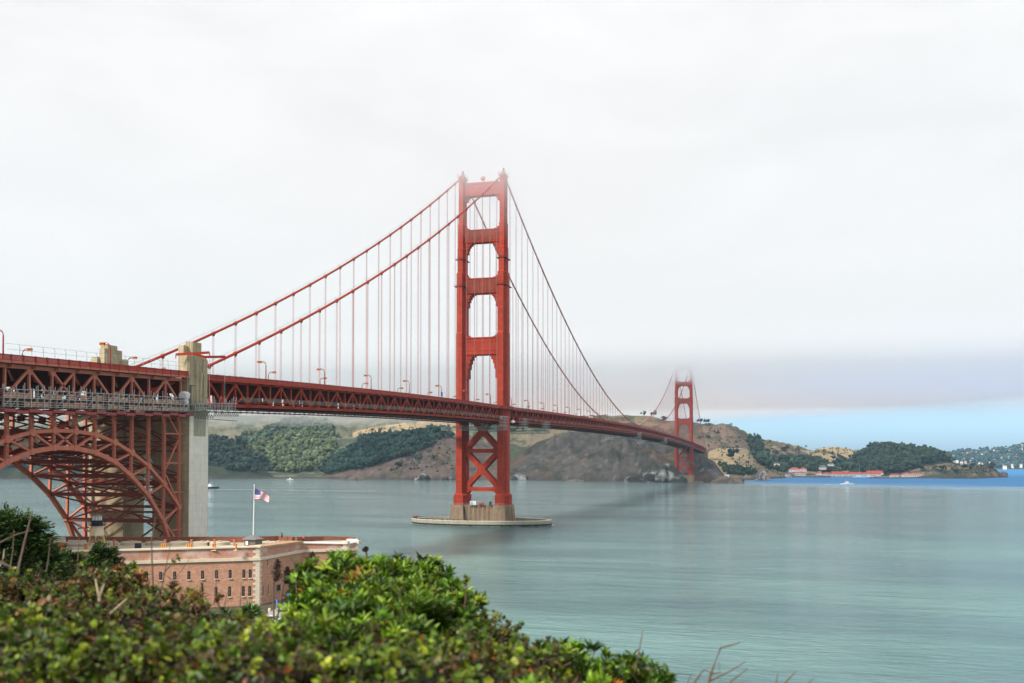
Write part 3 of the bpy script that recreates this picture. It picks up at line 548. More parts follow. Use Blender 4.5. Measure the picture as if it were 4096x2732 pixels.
def leg_plan(cx, cy, hf, hm, yd):
    q = [(hf, -yd), (hf, -yd*.80), (hf+(hm-hf)*.4, -yd*.80), (hf+(hm-hf)*.4, -yd*.58), (hf+(hm-hf)*.75, -yd*.58), (hf+(hm-hf)*.75, -yd*.36), (hm, -yd*.36)]
    q2 = q+[(x, -y) for x, y in q[::-1]]
    return [(cx+x, cy+y) for x, y in q2]+[(cx-x, cy-y) for x, y in q2]
def make_tower(name, y0, label, near):
    t = empty(name, (0, y0, 11.2), label, 'bridge tower')
    SEC = [(11.2, 17.3, 3.1, 4.7, 8.7), (18.7, 120.1, 1.95, 3.3, 7.5), (121.2, 159.0, 1.9, 3.1, 6.9), (160, 175.3, 1.7, 2.7, 5.4), (176, 190.9, 1.6, 2.45, 4.6), (191.6, 221.2, 1.5, 2.2, 3.8)]
    for s in (-1, 1):
        rings = []
        for a, b, hf, hm, yd in SEC:
            rings += [[(x, y, z) for x, y in leg_plan(s*CX, y0, hf, hm, yd)] for z in (a, b)]
        lg = MB().loft(rings).build('leg', M['red_tower'], t)
        # plate seams and maintenance rings
        for zz, hm, yd in ((150.5, 3.1, 6.9), (168.0, 2.7, 5.4)):
            m = MB()
            m.box(s*CX-hm-.5, s*CX+hm+.5, y0-yd-.5, y0+yd+.5, zz, zz+.25)
            for k in range(9): m.box(s*CX-hm-.5+k*(2*hm+.9)/8, s*CX-hm-.42+k*(2*hm+.9)/8, y0-yd-.5, y0-yd-.42, zz+.25, zz+1.3)
            m.box(s*CX-hm-.5, s*CX+hm+.5, y0-yd-.5, y0-yd-.42, zz+1.2, zz+1.3)
            m.build('maintenance_gallery', M['red_dark'], lg)
        sd_ = MB(); c0 = s*CX
        sd_.loft([[(c0-a, y0-b, z), (c0+a, y0-b, z), (c0+a, y0+b, z), (c0-a, y0+b, z)] for z, a, b in ((221.2, 2.3, 4.0), (221.8, 2.3, 4.0), (222.0, 1.8, 3.0), (223.4, 1.0, 1.5), (224.2, .65, .75))])
        sd_.build('saddle_housing', M['red_tower'], t)
        MB().lathe([(.6, 224.2), (.6, 225.4), (.75, 225.5), (.75, 225.8), (.45, 226.5), (.05, 226.8)], (c0, y0), 12).build('beacon', M['red_dark'], t)
        m = MB(); hx, hy = 2.6, 4.2
        for (xa, ya), (xb, yb) in (((-hx,-hy),(hx,-hy)), ((hx,-hy),(hx,hy)), ((-hx,hy),(hx,hy)), ((-hx,-hy),(-hx,hy))):
            for q in range(5):
                f = q/4; m.box(c0+xa+(xb-xa)*f-.05, c0+xa+(xb-xa)*f+.05, y0+ya+(yb-ya)*f-.05, y0+ya+(yb-ya)*f+.05, 222.2, 223.3)
            m.beam((c0+xa, y0+ya, 223.3), (c0+xb, y0+yb, 223.3), .09, .09)
        m.build('top_railing', M['red_dark'], t)
    STR = [(209.3, 217.3, 2.2, 3.8, 0, 3.2), (179.0, 187.4, 2.6, 4.6, 1, 7.0), (146.2, 156.0, 3.0, 6.0, 1, 8.5), (106.8, 118.0, 3.2, 6.6, 2, 15.0)]
    for zb, zt_, hm, yd, kind, tail in STR:
        xi = CX-hm+.35; dy = yd*.62
        m = MB(); m.box(-xi, xi, y0-dy, y0+dy, zb, zt_)
        if kind == 0: m.loft([[(-xi, y0-dy+.2, zt_), (xi, y0-dy+.2, zt_), (xi, y0+dy-.2, zt_), (-xi, y0+dy-.2, zt_)], [(-xi+1.5, y0-dy+.2, zt_+.8), (xi-1.5, y0-dy+.2, zt_+.8), (xi-1.5, y0+dy-.2, zt_+.8), (-xi+1.5, y0+dy-.2, zt_+.8)]])
        for s in (-1, 1):                       # flanges front and back, chevron courses
            ya, yb = (y0+s*dy, y0+s*(dy+.45)); ya, yb = min(ya, yb), max(ya, yb)
            m.box(-xi, xi, ya, yb, zt_-.7, zt_-.1); m.box(-xi, xi, ya, yb, zb+.1, zb+.8)
            if kind == 2:
                for k in range(8):
                    cxk = -xi+(k+.5)*2*xi/8
                    yc0, yc1 = (y0+s*dy, y0+s*(dy+.25)); yc0, yc1 = min(yc0, yc1), max(yc0, yc1)
                    m.prism([(cxk-1.0, zb+2.4), (cxk+1.0, zb+2.4), (cxk+.0, zb+3.4)], 'y', yc0, yc1)
                    m.prism([(cxk-1.0, zt_-2.6), (cxk+1.0, zt_-2.6), (cxk+.0, zt_-3.3)], 'y', yc0, yc1)
        st = m.build('portal_strut', M['red_tower'], t)
        if kind == 1:
            m = MB()
            for s in (-1, 1):
                for k in range(13):
                    xk = -xi+1.2+k*(2*xi-2.4)/12
                    ya, yb = sorted((y0+s*(dy+.004), y0+s*(dy+.4))); m.box(xk-.42, xk+.42, ya, yb, zb+1.4, zt_-1.3)
                ya, yb = sorted((y0+s*(dy+.004), y0+s*(dy+.12))); m.box(-xi+.4, xi-.4, ya, yb, zb+.9, zt_-.8)
            m.build('fluted_panel', M['rust_panel'], st)
        ws = [5.4, 4.3, 3.2, 2.4, 1.7] if tail > 5 else [3.4, 2.4, 1.6]
        for s in (-1, 1):
            z1 = zb; m = MB()
            for k, w_ in enumerate(ws):
                h_ = tail*([.07, .13, .17, .23, .40][k] if len(ws) == 5 else [.2, .3, .5][k])
                xa, xb = sorted((s*(xi+.1), s*(xi-w_))); dd = dy-.25-.18*k
                m.box(xa, xb, y0-dd, y0+dd, z1-h_, z1); z1 -= h_
            m.build('corner_bracket', M['red_tower'], st); m = MB()
            for w_, h0, h1 in ((3.2, 0, .55), (1.7, .55, 1.5)):
                if kind: xa, xb = sorted((s*(xi+.1), s*(xi-w_))); m.box(xa, xb, y0-dy+.4, y0+dy-.4, zt_+h0, zt_+h1)
            if m.v: m.build('corner_step', M['red_tower'], st)
    # bracing below the road
    m = MB(); xi = CX-3.0; dpt = 6.0
    for zc_, za, zb in ((58.3, 70.5, 46.0), (33.7, 44.8, 21.8)):
        for s in (-1, 1):
            m.beam((0, y0, zc_), (s*xi, y0, zb+ .6), dpt, 3.0); m.beam((0, y0, zc_), (s*xi, y0, za), dpt, 3.0)
        m.prism([(-2.3, zc_-3.6), (2.3, zc_-3.6), (2.3, zc_+3.6), (-2.3, zc_+3.6)], 'y', y0-dpt/2-.06, y0+dpt/2+.06)
    m.build('diagonal_brace', M['red_tower'], t)
    for za, zb in ((44.2, 46.7), (19.7, 22.2)):
        m = MB().box(-xi-.2, xi+.2, y0-dpt/2+.3, y0+dpt/2-.3, za, zb)
        for s in (-1, 1):
            pts = [(s*(xi+.3), za-3.6), (s*(xi-3.2), za), (s*(xi-3.2), zb), (s*(xi+.3), zb+5.6)] if za > 30 else [(s*(xi+.3), za-3.0), (s*(xi-2.6), za), (s*(xi-3.2), zb), (s*(xi+.3), zb+5.2)]
            m.prism(pts if s > 0 else pts[::-1], 'y', y0-dpt/2-.03, y0+dpt/2+.03)
        m.build('horizontal_brace', M['red_tower'], t)
    # walkway bulge round the legs at deck level
    for s in (-1, 1):
        m = MB(); zt = ztop(y0)
        plan = [(s*(CX+1.4), y0-11), (s*(CX+4.6), y0-8.8), (s*(CX+5.6), y0-4), (s*(CX+5.6), y0+4), (s*(CX+4.6), y0+8.8), (s*(CX+1.4), y0+11)]
        if s < 0: plan = plan[::-1]
        m.prism(plan, 'z', zt-.2, zt+.45)
        for a, b in zip(plan[:-1], plan[1:]):
            m.beam((*a, zt+1.75), (*b, zt+1.75), .12, .12); m.beam((*a, zt+1.1), (*b, zt+1.1), .06, 1.0)
        for a in plan: m.box(a[0]-.12, a[0]+.12, a[1]-.12, a[1]+.12, zt+.4, zt+2.0)
        for yy in (-7, -2, 3, 8): m.beam((s*(CX+3.3), y0+yy, zt-4.2), (s*(CX+5.0), y0+yy, zt-.2), .2, .25)
        m.build('walkway_balcony', M['red_rail'], t)
    return t
tw = make_tower('bridge_tower', 0, 'huge red art deco bridge tower standing on the ringed pier in the water, nearest tower', True)
# radar dish on the near tower's top strut
tm = MB().lathe([(.15, 218.0), (.15, 221.0)], (0.6, 0), 8); tm.build('antenna_mast', M['red_dark'], tw)
tm = MB(); tm.blob((.2, -1.0, 220.6), (1.75, 1.3, 1.75), 3, .02); tm.build('radome', M['red_faded'], tw, smooth=True)
make_tower('bridge_tower', 1280, 'distant red bridge tower by the cliff with its top lost in fog', False)

# piers
def make_pier(y0, zt, label, zb=-4):
    t = empty('tower_pier', (0, y0, WATER), label, 'pier')
    for s in (-1, 1):
        rings = []
        for z, e in ((zb, 1.2), (zt-1.2, 0), (zt, -.3)):
            p = [(3.9+e, -11.5-e), (3.9+e, -8.5), (4.7+e, -8.5), (4.7+e, -6), (5.5+e, -6), (5.5+e, -2.5), (6.3+e, -2.5)]
            q = p+[(x, -y) for x, y in p[::-1]]
            q = q+[(-x, -y) for x, y in q]
            rings.append([(s*CX+x, y0+y, z) for x, y in q])
        MB().loft(rings).build('pier_end_block', M['concrete_pier'], t)
    m = MB(); n = 6; pl = [(-9, -9.4)]
    for k in range(n):
        xa = -9+18*k/n; pl += [(xa+.2, -9.4), (xa+1.5, -8.7), (xa+2.8, -9.4)]
    pl += [(9, -9.4), (9, 9.4), (-9, 9.4)]
    m.prism([(x, y0+y) for x, y in pl], 'z', zb, zt-.15); m.build('fluted_pier_centre', M['concrete_pier'], t)
    m = MB()
    for x in np.arange(-19, 19.1, 3.2): m.box(x-.05, x+.05, y0-11.6, y0-11.5, zt-.1, zt+1.2)
    for z in (zt+.6, zt+1.15): m.box(-19.2, 19.2, y0-11.6, y0-11.52, z, z+.08)
    m.build('pier_railing', M['galv_dim'], t)
    return t
make_pier(0, 11.2, 'stained concrete pier under the near tower')
make_pier(1280, 12.0, 'low concrete pier under the distant tower')
bx = empty('storage_container', (-3.3, -9.2, 11.1), 'white tool container on the near pier between the tower legs', 'container')
MB().box(-5.3, -1.2, -10.6, -8.2, 11.15, 13.7).build('body', M['white'], bx)
MB().box(-5.0, -3.4, -10.66, -10.602, 11.3, 13.4).build('door', M['galv'], bx)
for i, x in enumerate((1.2, 2.9)):
    tk = empty('steel_tank', (x, -9.5, 11.1), ('left' if i == 0 else 'right')+' of two round red tanks on the near pier', 'tank', 'red tanks on the near pier')
    MB().tube([(x, -10.8, 12.0), (x, -8.4, 12.0)], .75, 14).build('drum', M['red'], tk, smooth='auto')
    MB().box(x-.5, x+.5, -10.3, -9.0, 11.12, 11.3).build('saddle_support', M['red_dark'], tk)
hs = empty('hoist_frame', (8, -9.8, 11.1), 'small dark hoist frame on the near pier by the right leg', 'hoist')
m = MB()
for x in (6.9, 9.1):
    for y in (-10.6, -9.2): m.box(x-.07, x+.07, y-.07, y+.07, 11.1, 15.8)
m.box(6.9, 9.1, -10.6, -9.2, 15.7, 15.85); m.build('frame', M['galv_dim'], hs)
MB().box(7.3, 8.8, -10.4, -9.4, 11.15, 13.4).build('winch', M['black'], hs)

# fender ring
fy = -4; FA, FB = 46.0, 23.6
fe = empty('pier_fender', (0, fy, WATER), 'oval concrete fender ring in the water round the near tower pier', 'fender wall')
def oval(a, b, n=96): return [(a*math.cos(2*math.pi*k/n)*1.0, fy+b*math.sin(2*math.pi*k/n)) for k in range(n)]
def ring(m, a, b, th, z0, z1, n=96):
    o_, i_ = oval(a, b, n), oval(a-th, b-th, n); s0 = len(m.v)
    for p in o_: m.v.append((*p, z0))
    for p in o_: m.v.append((*p, z1))
    for p in i_: m.v.append((*p, z1))
    for p in i_: m.v.append((*p, z0))
    for k in range(n):
        k2 = (k+1) % n
        for j in range(3): m.f.append((s0+j*n+k, s0+j*n+k2, s0+(j+1)*n+k2, s0+(j+1)*n+k))
    return m
ring(MB(), FA, FB, 3.0, -3, 2.0).build('ring_wall', M['concrete_fender'], fe)
ring(MB(), FA+.12, FB+.12, .5, -3, .15).build('tide_band', M['algae'], fe)
ring(MB(), FA+.15, FB+.15, 3.3, 2.0, 2.2).build('coping', M['concrete_pale'], fe)
rn = random.Random(2); fo = oval(FA+.2, FB+.2, 160); m = MB(); wd = [max(0, rn.gauss(.35, .55)) for _ in fo]
for k in range(160):
    k2 = (k+1) % 160; a, b = np.array([fo[k][0], fo[k][1]-fy]), np.array([fo[k2][0], fo[k2][1]-fy]); ea, eb = 1+wd[k]/46, 1+wd[k2]/46
    if wd[k]+wd[k2] > .25: b0 = len(m.v); m.v += [(a[0], a[1]+fy, WATER+.05), (b[0], b[1]+fy, WATER+.05), (b[0]*eb, b[1]*eb*1.02+fy, WATER+.05), (a[0]*ea, a[1]*ea*1.02+fy, WATER+.05)]; m.f.append((b0, b0+1, b0+2, b0+3))
m.build('foam_line', M['foam'], fe)['kind'] = 'stuff'
m = MB(); op = oval(FA-1, FB-1, 180)
for k in range(12, 84): 
    a, b = op[(k-8) % 180], op[(k-7) % 180]
    m.box(a[0]-.06, a[0]+.06, a[1]-.06, a[1]+.06, 2.2, 3.4); m.beam((*a, 3.35), (*b, 3.35), .08, .08); m.beam((*a, 2.8), (*b, 2.8), .06, .06)
m.build('fender_railing', M['galv_dim'], fe)
bt = empty('navigation_light', (-42, -9, 2.2), 'small red navigation light at the left end of the fender ring', 'beacon')
MB().box(-42.6, -41.4, -9.6, -8.4, 2.2, 4.0).build('housing', M['red'], bt); MB().tube([(-42, -9, 4), (-42, -9, 5.2)], .08, 6).build('mast', M['black'], bt)
# cormorants
m = MB(); m.loft([[(r*math.cos(a)+o, r*.8*math.sin(a), z) for a in np.arange(0, 6.2, 1.05)] for z, r, o in ((.0, .1, 0), (.15, .2, 0), (.45, .22, .05), (.62, .1, .12), (.75, .06, .14), (.85, .09, .2), (.92, .05, .22))])
bird0 = None; rn = random.Random(4); ov = oval(FA-1.2, FB-1.2, 400); cnt = 0
for k in range(400):
    x, y = ov[k]
    if not (x < 5 and (y < fy or x < -18)): continue
    if rn.random() < .42: continue
    cnt += 1
    lb = 'small black cormorant perched on the left rim of the fender ring'
    if bird0 is None:
        bird0 = m.build('cormorant', M['black'], loc=(x, y, 2.2)); bird0.location = (x, y, 2.2)
        bird0.data.transform(Matrix.Translation((x, y, 2.2)))   # mesh was authored about the world origin
        tag(bird0, lb, 'bird', 'cormorants along the fender ring')
    else: copy_tree(bird0, None, (x+rn.uniform(-.5, .5), y+rn.uniform(-.5, .5), 2.2), rn.uniform(0, 6.28))

# main cables with their suspender ropes
def rope_mesh():
    m = MB()
    for dx in (-.16, .16):
        for dy in (-.27, .27): m.tube([(dx, dy, 0), (dx, dy, -1)], .045, 5, cap=False)
    return m
rope0 = None; band0 = None
def main_cable(y0, y1, sx, n0, n1, label, ends=()):
    global rope0, band0
    x = sx*CX
    t = empty('main_cable', (x, (y0+y1)/2, zcable((y0+y1)/2)), label, 'cable', 'main cables of the bridge')
    ys = np.linspace(y0, y1, 65 if abs(y1-y0) > 500 else 25)
    pts = [(x, y, zcable(y)) for y in ys]
    MB().tube(list(ends)+pts if ends else pts, .47, 10).build('cable', M['red'] if y1 <= 0 or y0 >= 0 else M['red'], t, smooth='auto')
    m = MB()
    for s in (-.45, .45): m.tube([(x+s, p[1], p[2]+1.35) for p in pts], .035, 4)
    for y in np.arange(min(y0, y1)+SP/2, max(y0, y1), SP):
        for s in (-.45, .45): m.box(x+s-.03, x+s+.03, y-.03, y+.03, zcable(y)+.3, zcable(y)+1.35)
    m.build('hand_rope', M['galv_dim'], t)
    base = origin_of(t)
    for k in range(n0, n1+1):
        y = k*SP
        if not (min(y0, y1)+3 < y < max(y0, y1)-3): continue
        zc_ = zcable(y); zt = ztop(y)+.4; ln = zc_-.35-zt
        if ln < .8: continue
        if rope0 is None:
            rope0 = rope_mesh().build('suspender_rope', M['rope']); r = rope0
            mb = MB(); mb.tube([(0, -.62, 0), (0, .62, 0)], .63, 10); mb.box(-.3, .3, -.35, .35, -1.0, -.5); band0 = mb.build('cable_band', M['red'])
            bd = band0
        else:
            r = rope0.copy(); col.objects.link(r); bd = band0.copy(); col.objects.link(bd)
        r.parent = t; r.location = Vector((x, y, zc_-.35))-Vector(base); r.scale = (1, 1, ln)
        sl = (zcable(y+.5)-zcable(y-.5))
        bd.parent = t; bd.location = Vector((x, y, zc_))-Vector(base); bd.rotation_euler = (math.atan(sl), 0, 0)
    return t
dn = lambda s: [(s*CX, -420, 41), (s*CX, -402, 47.4), (s*CX, -382.5, 53.4), (s*CX, -369, 57.9), (s*CX, -352.3, 62.8)]
main_cable(-343, 0, 1, -22, -1, 'near red cable rising from the concrete pylon to the near tower, in front')
main_cable(-343, 0, -1, -22, -1, 'far red cable rising from behind the concrete pylon to the near tower')
main_cable(0, 1280, 1, 1, 83, 'near main span cable sweeping down from the near tower to the right')
main_cable(0, 1280, -1, 1, 83, 'far main span cable seen steep and inner right of the near tower')
main_cable(1280, 1623, 1, 85, 106, 'near cable dropping from the foggy far tower to the far pylon')
main_cable(1280, 1623, -1, 85, 106, 'far side cable dropping behind the foggy far tower')
for s, lb in ((1, 'thick patched red cable tube slanting down inside the near arch trusses'), (-1, 'dark wrapped cable tube slanting down behind the arch columns')):
    t = empty('cable_tube', (s*CX, -385, 52), lb, 'cable tube')
    MB().tube(dn(s), .62, 12).build('tube', M['red'], t, smooth='auto')
    for a, b in (((-399, 48.4), (-391, 50.9)), ((-388, 51.8), (-381, 54.0)), ((-418, 41.9), (-411, 44.2))):
        MB().tube([(s*CX, a[0], a[1]), (s*CX, (a[0]+b[0])/2, (a[1]+b[1])/2+.05), (s*CX, b[0], b[1])], .72, 10).build('wrapping', M['tarp_dirty'], t, smooth='auto')
    if s > 0:
        for y in (-413.5, -409.6):
            zz = 41.3+(y+420)*.36
            MB().blob((s*CX+.3, y, zz-.6), (.55, 1.2, 1.5), int(-y), .25).build('hanging_sheet', M['tarp_dirty'], t)

# decks
def deck(name, y0, y1, label, hw, rx, node0, node_sp, apex_fn, truss_mat, pickets=.42, panel_parts=True, nets=True, vee=True, post_sp=3.81, ro=0.0):
    """hw: truss half spacing, rx: railing half spacing"""
    ym = (y0+y1)/2; t = empty(name, (0, ym, ztop(ym)), label, 'bridge deck', 'deck spans of the bridge')
    ys = np.linspace(y0, y1, max(3, int(abs(y1-y0)/SP)+1))
    def strip(nm, mt, x0, x1, za, zb, par=t):
        m = MB(); n = len(ys)
        m.loft([[(x0, y, ztop(y)+za), (x1, y, ztop(y)+za), (x1, y, ztop(y)+zb), (x0, y, ztop(y)+zb)] for y in ys]); return m.build(nm, mt, par)
    strip('roadway', M['asphalt'], -9.45, 9.45, -.35, .15); 
    for s in (-1, 1):
        a, b = sorted((s*9.5, s*rx)); strip('sidewalk', M['paving'], a, b, .1+ro, .42+ro)
        a, b = sorted((s*(rx-.15), s*(rx+.15))); strip('fascia_beam', truss_mat, a, b, .0+ro*.9, .5+ro)
        m = MB()
        for y in np.arange(y0, y1, pickets):
            z = ztop(y); m.box(s*rx-.05, s*rx+.05, y-pickets*.31, y+pickets*.31, z+.5+ro, z+1.78+ro)
        for y in np.arange(y0, y1, post_sp):
            z = ztop(y); m.box(s*rx-.16, s*rx+.16, y-.18, y+.18, z+.0+ro, z+1.95+ro)
        for za, zb in ((.5+ro, .62+ro), (1.72+ro, 1.88+ro)):
            a, b = sorted((s*(rx-.1), s*(rx+.1)))
            m.loft([[(a, y, ztop(y)+za), (b, y, ztop(y)+za), (b, y, ztop(y)+zb), (a, y, ztop(y)+zb)] for y in ys])
        m.build('railing', M['red_rail'], t)
        a, b = sorted((s*(hw-.45), s*(hw+.45)))
        strip('top_chord', truss_mat, a, b, -.5, .35); strip('bottom_chord', truss_mat, a, b, -8.1, -7.1)
        # brackets under the sidewalk
        m = MB()
        for y in np.arange(node0, y1, 7.62):
            z = ztop(y); m.prism([(s*hw, z+.3), (s*rx, z+.3), (s*rx, z-.1), (s*hw, z-.6)][::s], 'y', y-.12, y+.12)
        m.build('sidewalk_bracket', truss_mat, t)
    # truss webs
    nodes = np.arange(node0, y1+.1, node_sp); apex = [apex_fn(k) for k in range(len(nodes))]
    for s in (1, -1):
        allm = MB(); 
        for k in range(len(nodes)):
            m = MB() if (s > 0 and panel_parts) else allm
            y = nodes[k]; z = ztop(y); x = s*hw
            m.box(x-.28, x+.28, y-.26, y+.26, z-7.2, z-.4)
            if k+1 < len(nodes):
                yn = nodes[k+1]; zn = ztop(yn); e = .33
                if apex[k] == 1: pa, pb = (x, y, z-.4), (x, yn, zn-7.3)
                elif apex[k] == 2:
                    m.beam((x, y, z-.4), (x, yn, zn-7.3), .5, .5); pa, pb = (x, y, z-7.3), (x, yn, zn-.4)
                else: pa, pb = (x, y, z-7.3), (x, yn, zn-.4)
                m.beam(pa, pb, .5, .62)
            if apex[k] != 0 or k == 0: m.prism([(y-1.1, z-.4), (y+1.1, z-.4), (y+.6, z-1.7), (y-.6, z-1.7)], 'x', x-.34, x+.34)
            if apex[k] == 0: m.prism([(y-1.2, z-7.2), (y+1.2, z-7.2), (y+.55, z-5.6), (y-.55, z-5.6)], 'x', x-.34, x+.34)
            if s > 0 and panel_parts: m.build('truss_panel', truss_mat, t)
        if len(allm.v): 
            o = allm.build('far_side_truss' if s < 0 else 'near_side_truss', truss_mat, t)
            if len(nodes) > 100 or s < 0: o['kind'] = 'stuff'
    # floor beams, stringers, bottom laterals
    m = MB(); cnt_ = 0
    for y in np.arange(node0, y1+.1, 7.62):
        z = ztop(y); 
        fb = MB().box(-hw+.3, hw-.3, y-.2, y+.2, z-3.0, z-.36)
        fb.box(-hw+.3, hw-.3, y-.35, y+.35, z-3.1, z-2.9)
        # deep knee plates seen behind the near truss
        for s in (-1, 1): fb.box(*(sorted((s*(hw-.6), s*(hw-2.6)))), y-.12, y+.12, z-7.2, z-3.0)
        cnt_ += 1
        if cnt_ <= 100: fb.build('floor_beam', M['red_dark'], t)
        else: b_ = len(m.v); m.v += fb.v; m.f += [tuple(i+b_ for i in f) for f in fb.f]
    if len(m.v): m.build('remaining_floor_beams', M['red_dark'], t)['kind'] = 'stuff'
    m = MB()
    for x in (-7, -3.5, 0, 3.5, 7): m.loft([[(x-.15, y, ztop(y)-1.2), (x+.15, y, ztop(y)-1.2), (x+.15, y, ztop(y)-.36), (x-.15, y, ztop(y)-.36)] for y in ys])
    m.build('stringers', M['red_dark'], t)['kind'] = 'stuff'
    m = MB(); nb = np.arange(node0, y1+.1, 7.62)
    for k, y in enumerate(nb):
        z = ztop(y)-7.9; m.box(-hw+.3, hw-.3, y-.3, y+.3, z-.45, z+.3)
        if k+1 < len(nb):
            yn = nb[k+1]; zn = ztop(yn)-7.9; mid = 0
            m.beam((-hw+.3, y, z-.1), (0, yn, zn-.1), .45, .4); m.beam((hw-.3, y, z-.12), (0, yn, zn-.12), .45, .4)
            m.beam((0, y, z-.11), (-hw+.3, yn, zn-.13), .4, .35); m.beam((0, y, z-.09), (hw-.3, yn, zn-.15), .4, .35)
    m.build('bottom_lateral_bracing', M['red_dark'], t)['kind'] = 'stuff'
    if vee:
        for s in (1, -1):
            a, b = sorted((s*(hw-.9), s*(hw-4.4)))
            strip('maintenance_rail', M['red_dark'], a, b, -9.1, -8.75)
        m = MB()
        for y in np.arange(y0+2, y1, SP/4):
            z = ztop(y)-9.0
            if True:
                m.beam((hw-2.2, y-.6, z), (hw-2.2, y, z-1.2), .14, .14); m.beam((hw-2.2, y+.6, z), (hw-2.2, y, z-1.2), .14, .14)
        m.build('traveller_hangers', M['red_dark'], t)['kind'] = 'stuff'
    if nets:
        m = MB(); nt_ = MB()
        yl = [y for y in np.arange(node0, y1, SP) if y0+6 < y < y1-4]
        for y in yl:
            z = ztop(y)-6.6; m.beam((hw+.3, y+SP/2, z), (hw+6.0, y+SP/2, z+.5), .22, .3); m.beam((hw+6.0, y+SP/2, z+.5), (hw+6.9, y+SP/2, z+1.5), .22, .3)
            m.beam((hw+.3, y+SP/2, z-1.3), (hw+3.5, y+SP/2, z+.2), .16, .2)
        m.build('net_brackets', M['red'], t)['kind'] = 'stuff'
        for a, b in zip(yl[:-1], yl[1:]):
            V = []
            for j in range(7):
                f = j/6; yy = a+SP/2+(b-a)*f; z = ztop(yy)-6.5; sg = -.45*4*f*(1-f)
                V.append([(hw+.4, yy, z), (hw+3.4, yy, z+.3+sg*.6), (hw+6.0, yy, z+.5+sg), (hw+6.9, yy, z+1.5+sg*.3)])
            b0 = len(nt_.v); nt_.v += [p for r in V for p in r]
            for j in range(6):
                for q in range(3): nt_.f.append((b0+j*4+q, b0+j*4+q+1, b0+j*4+q+5, b0+j*4+q+4))
        nt_.build('safety_net', M['net'], t)['kind'] = 'stuff'
    return t
def net_mat():
    m = bpy.data.materials.new('steel_net'); m.use_nodes = True; t = m.node_tree; t.nodes.clear()
    out = N(t, 'ShaderNodeOutputMaterial'); d = N(t, 'ShaderNodeBsdfDiffuse'); d.inputs[0].default_value = (.45, .42, .36, 1); tr = N(t, 'ShaderNodeBsdfTransparent')
    mx_ = N(t, 'ShaderNodeMixShader'); mx_.inputs[0].default_value = .36; L(t, tr.outputs[0], mx_.inputs[1]); L(t, d.outputs[0], mx_.inputs[2]); L(t, mx_.outputs[0], out.inputs[0]); return m
M['net'] = net_mat()
alt = lambda k: 1 if k % 2 == 0 else 0
deck('side_span_deck', -341.5, -2, 'red trussed deck between the concrete pylon and the near tower', CX, 15.5, -22.5*SP+SP/2, SP/2, alt, M['red'])
deck('main_span_deck', 2, 1278, 'long red trussed deck running from the near tower to the distant tower', CX, 15.5, SP, SP, lambda k: 3, M['red'], pickets=1.3, panel_parts=False, nets=True)
# main span web: one part per panel, nearest hundred are the whole near side (83 panels)
ms = [o for o in col.objects if o.name.startswith('main_span_deck')][0]
for o in [c for c in ms.children if c.name.startswith(('near_side_truss', 'far_side_truss'))]: bpy.data.objects.remove(o)
for s in (1, -1):
    am = MB()
    for k in range(0, 84):
        y = k*SP; m = MB() if s > 0 else am; x = s*CX
        if y < 2: y = 2
        z = ztop(y); yb = k*SP+SP/2; zb_ = ztop(yb); yn = min(y+SP if k else SP, 1278); zn = ztop(yn)
        m.box(x-.26, x+.26, y-.24, y+.24, z-7.2, z-.4); m.box(x-.26, x+.26, yb-.24, yb+.24, zb_-7.2, zb_-.4)
        m.beam((x, y, z-.4), (x, yb, zb_-7.3), .5, .6); m.beam((x, yn, zn-.4), (x, yb, zb_-7.3), .5, .6)
        m.prism([(y-1.1, z-.4), (y+1.1, z-.4), (y+.6, z-1.7), (y-.6, z-1.7)], 'x', x-.34, x+.34)
        m.prism([(yb-1.2, zb_-7.2), (yb+1.2, zb_-7.2), (yb+.55, zb_-5.6), (yb-.55, zb_-5.6)], 'x', x-.34, x+.34)
        if s > 0: m.build('truss_panel', M['red'], ms)
    if s < 0: am.build('far_side_truss', M['red'], ms)['kind'] = 'stuff'
deck('far_side_span_deck', 1282, 1621, 'short stretch of red trussed deck between the far tower and the far pylon', CX, 15.5, 1282+SP/2, SP/2, alt, M['red'], pickets=2.6, panel_parts=False, nets=False, vee=False)
HW = 16.2; VN = -354.2
# viaduct panels: apexes fall on every second post, crossed panel over the arch crown
nodes_v = [VN-7.6*k for k in range(0, 33)][::-1]
def apv(k):
    j = 32-k                    # post index from the pylon, going away from the water
    # panel between post j (left) and j-1 (right)
    if j == 7: return 2
    a = (1, 3, 5) if j <= 6 else tuple(range(8, 40, 2))
    return 1 if j in a else 0
deck('viaduct_deck', nodes_v[0], -352.6, 'weathered orange trussed deck over the arch at the left edge', HW, 18.0, nodes_v[0], 7.6, apv, M['red_faded'], pickets=.34, nets=False, vee=False, post_sp=3.8, ro=.6)
vd = [o for o in col.objects if o.name.startswith('viaduct_deck')][0]
m = MB()
for y in np.arange(-420, -353, 3.8):
    z = ztop(y)+2.45; pts = [(18, y, z), (18, y, z+1.9), (17.85, y, z+2.25), (17.5, y, z+2.5)]; m.tube(pts, .06, 5)
for dz, x in ((2.5, 17.5), (1.2, 18.0)): m.tube([(x, y, ztop(y)+2.45+dz) for y in (-424, -390, -353)], .035, 4)
m.build('wire_fence', M['galv_dim'], vd)
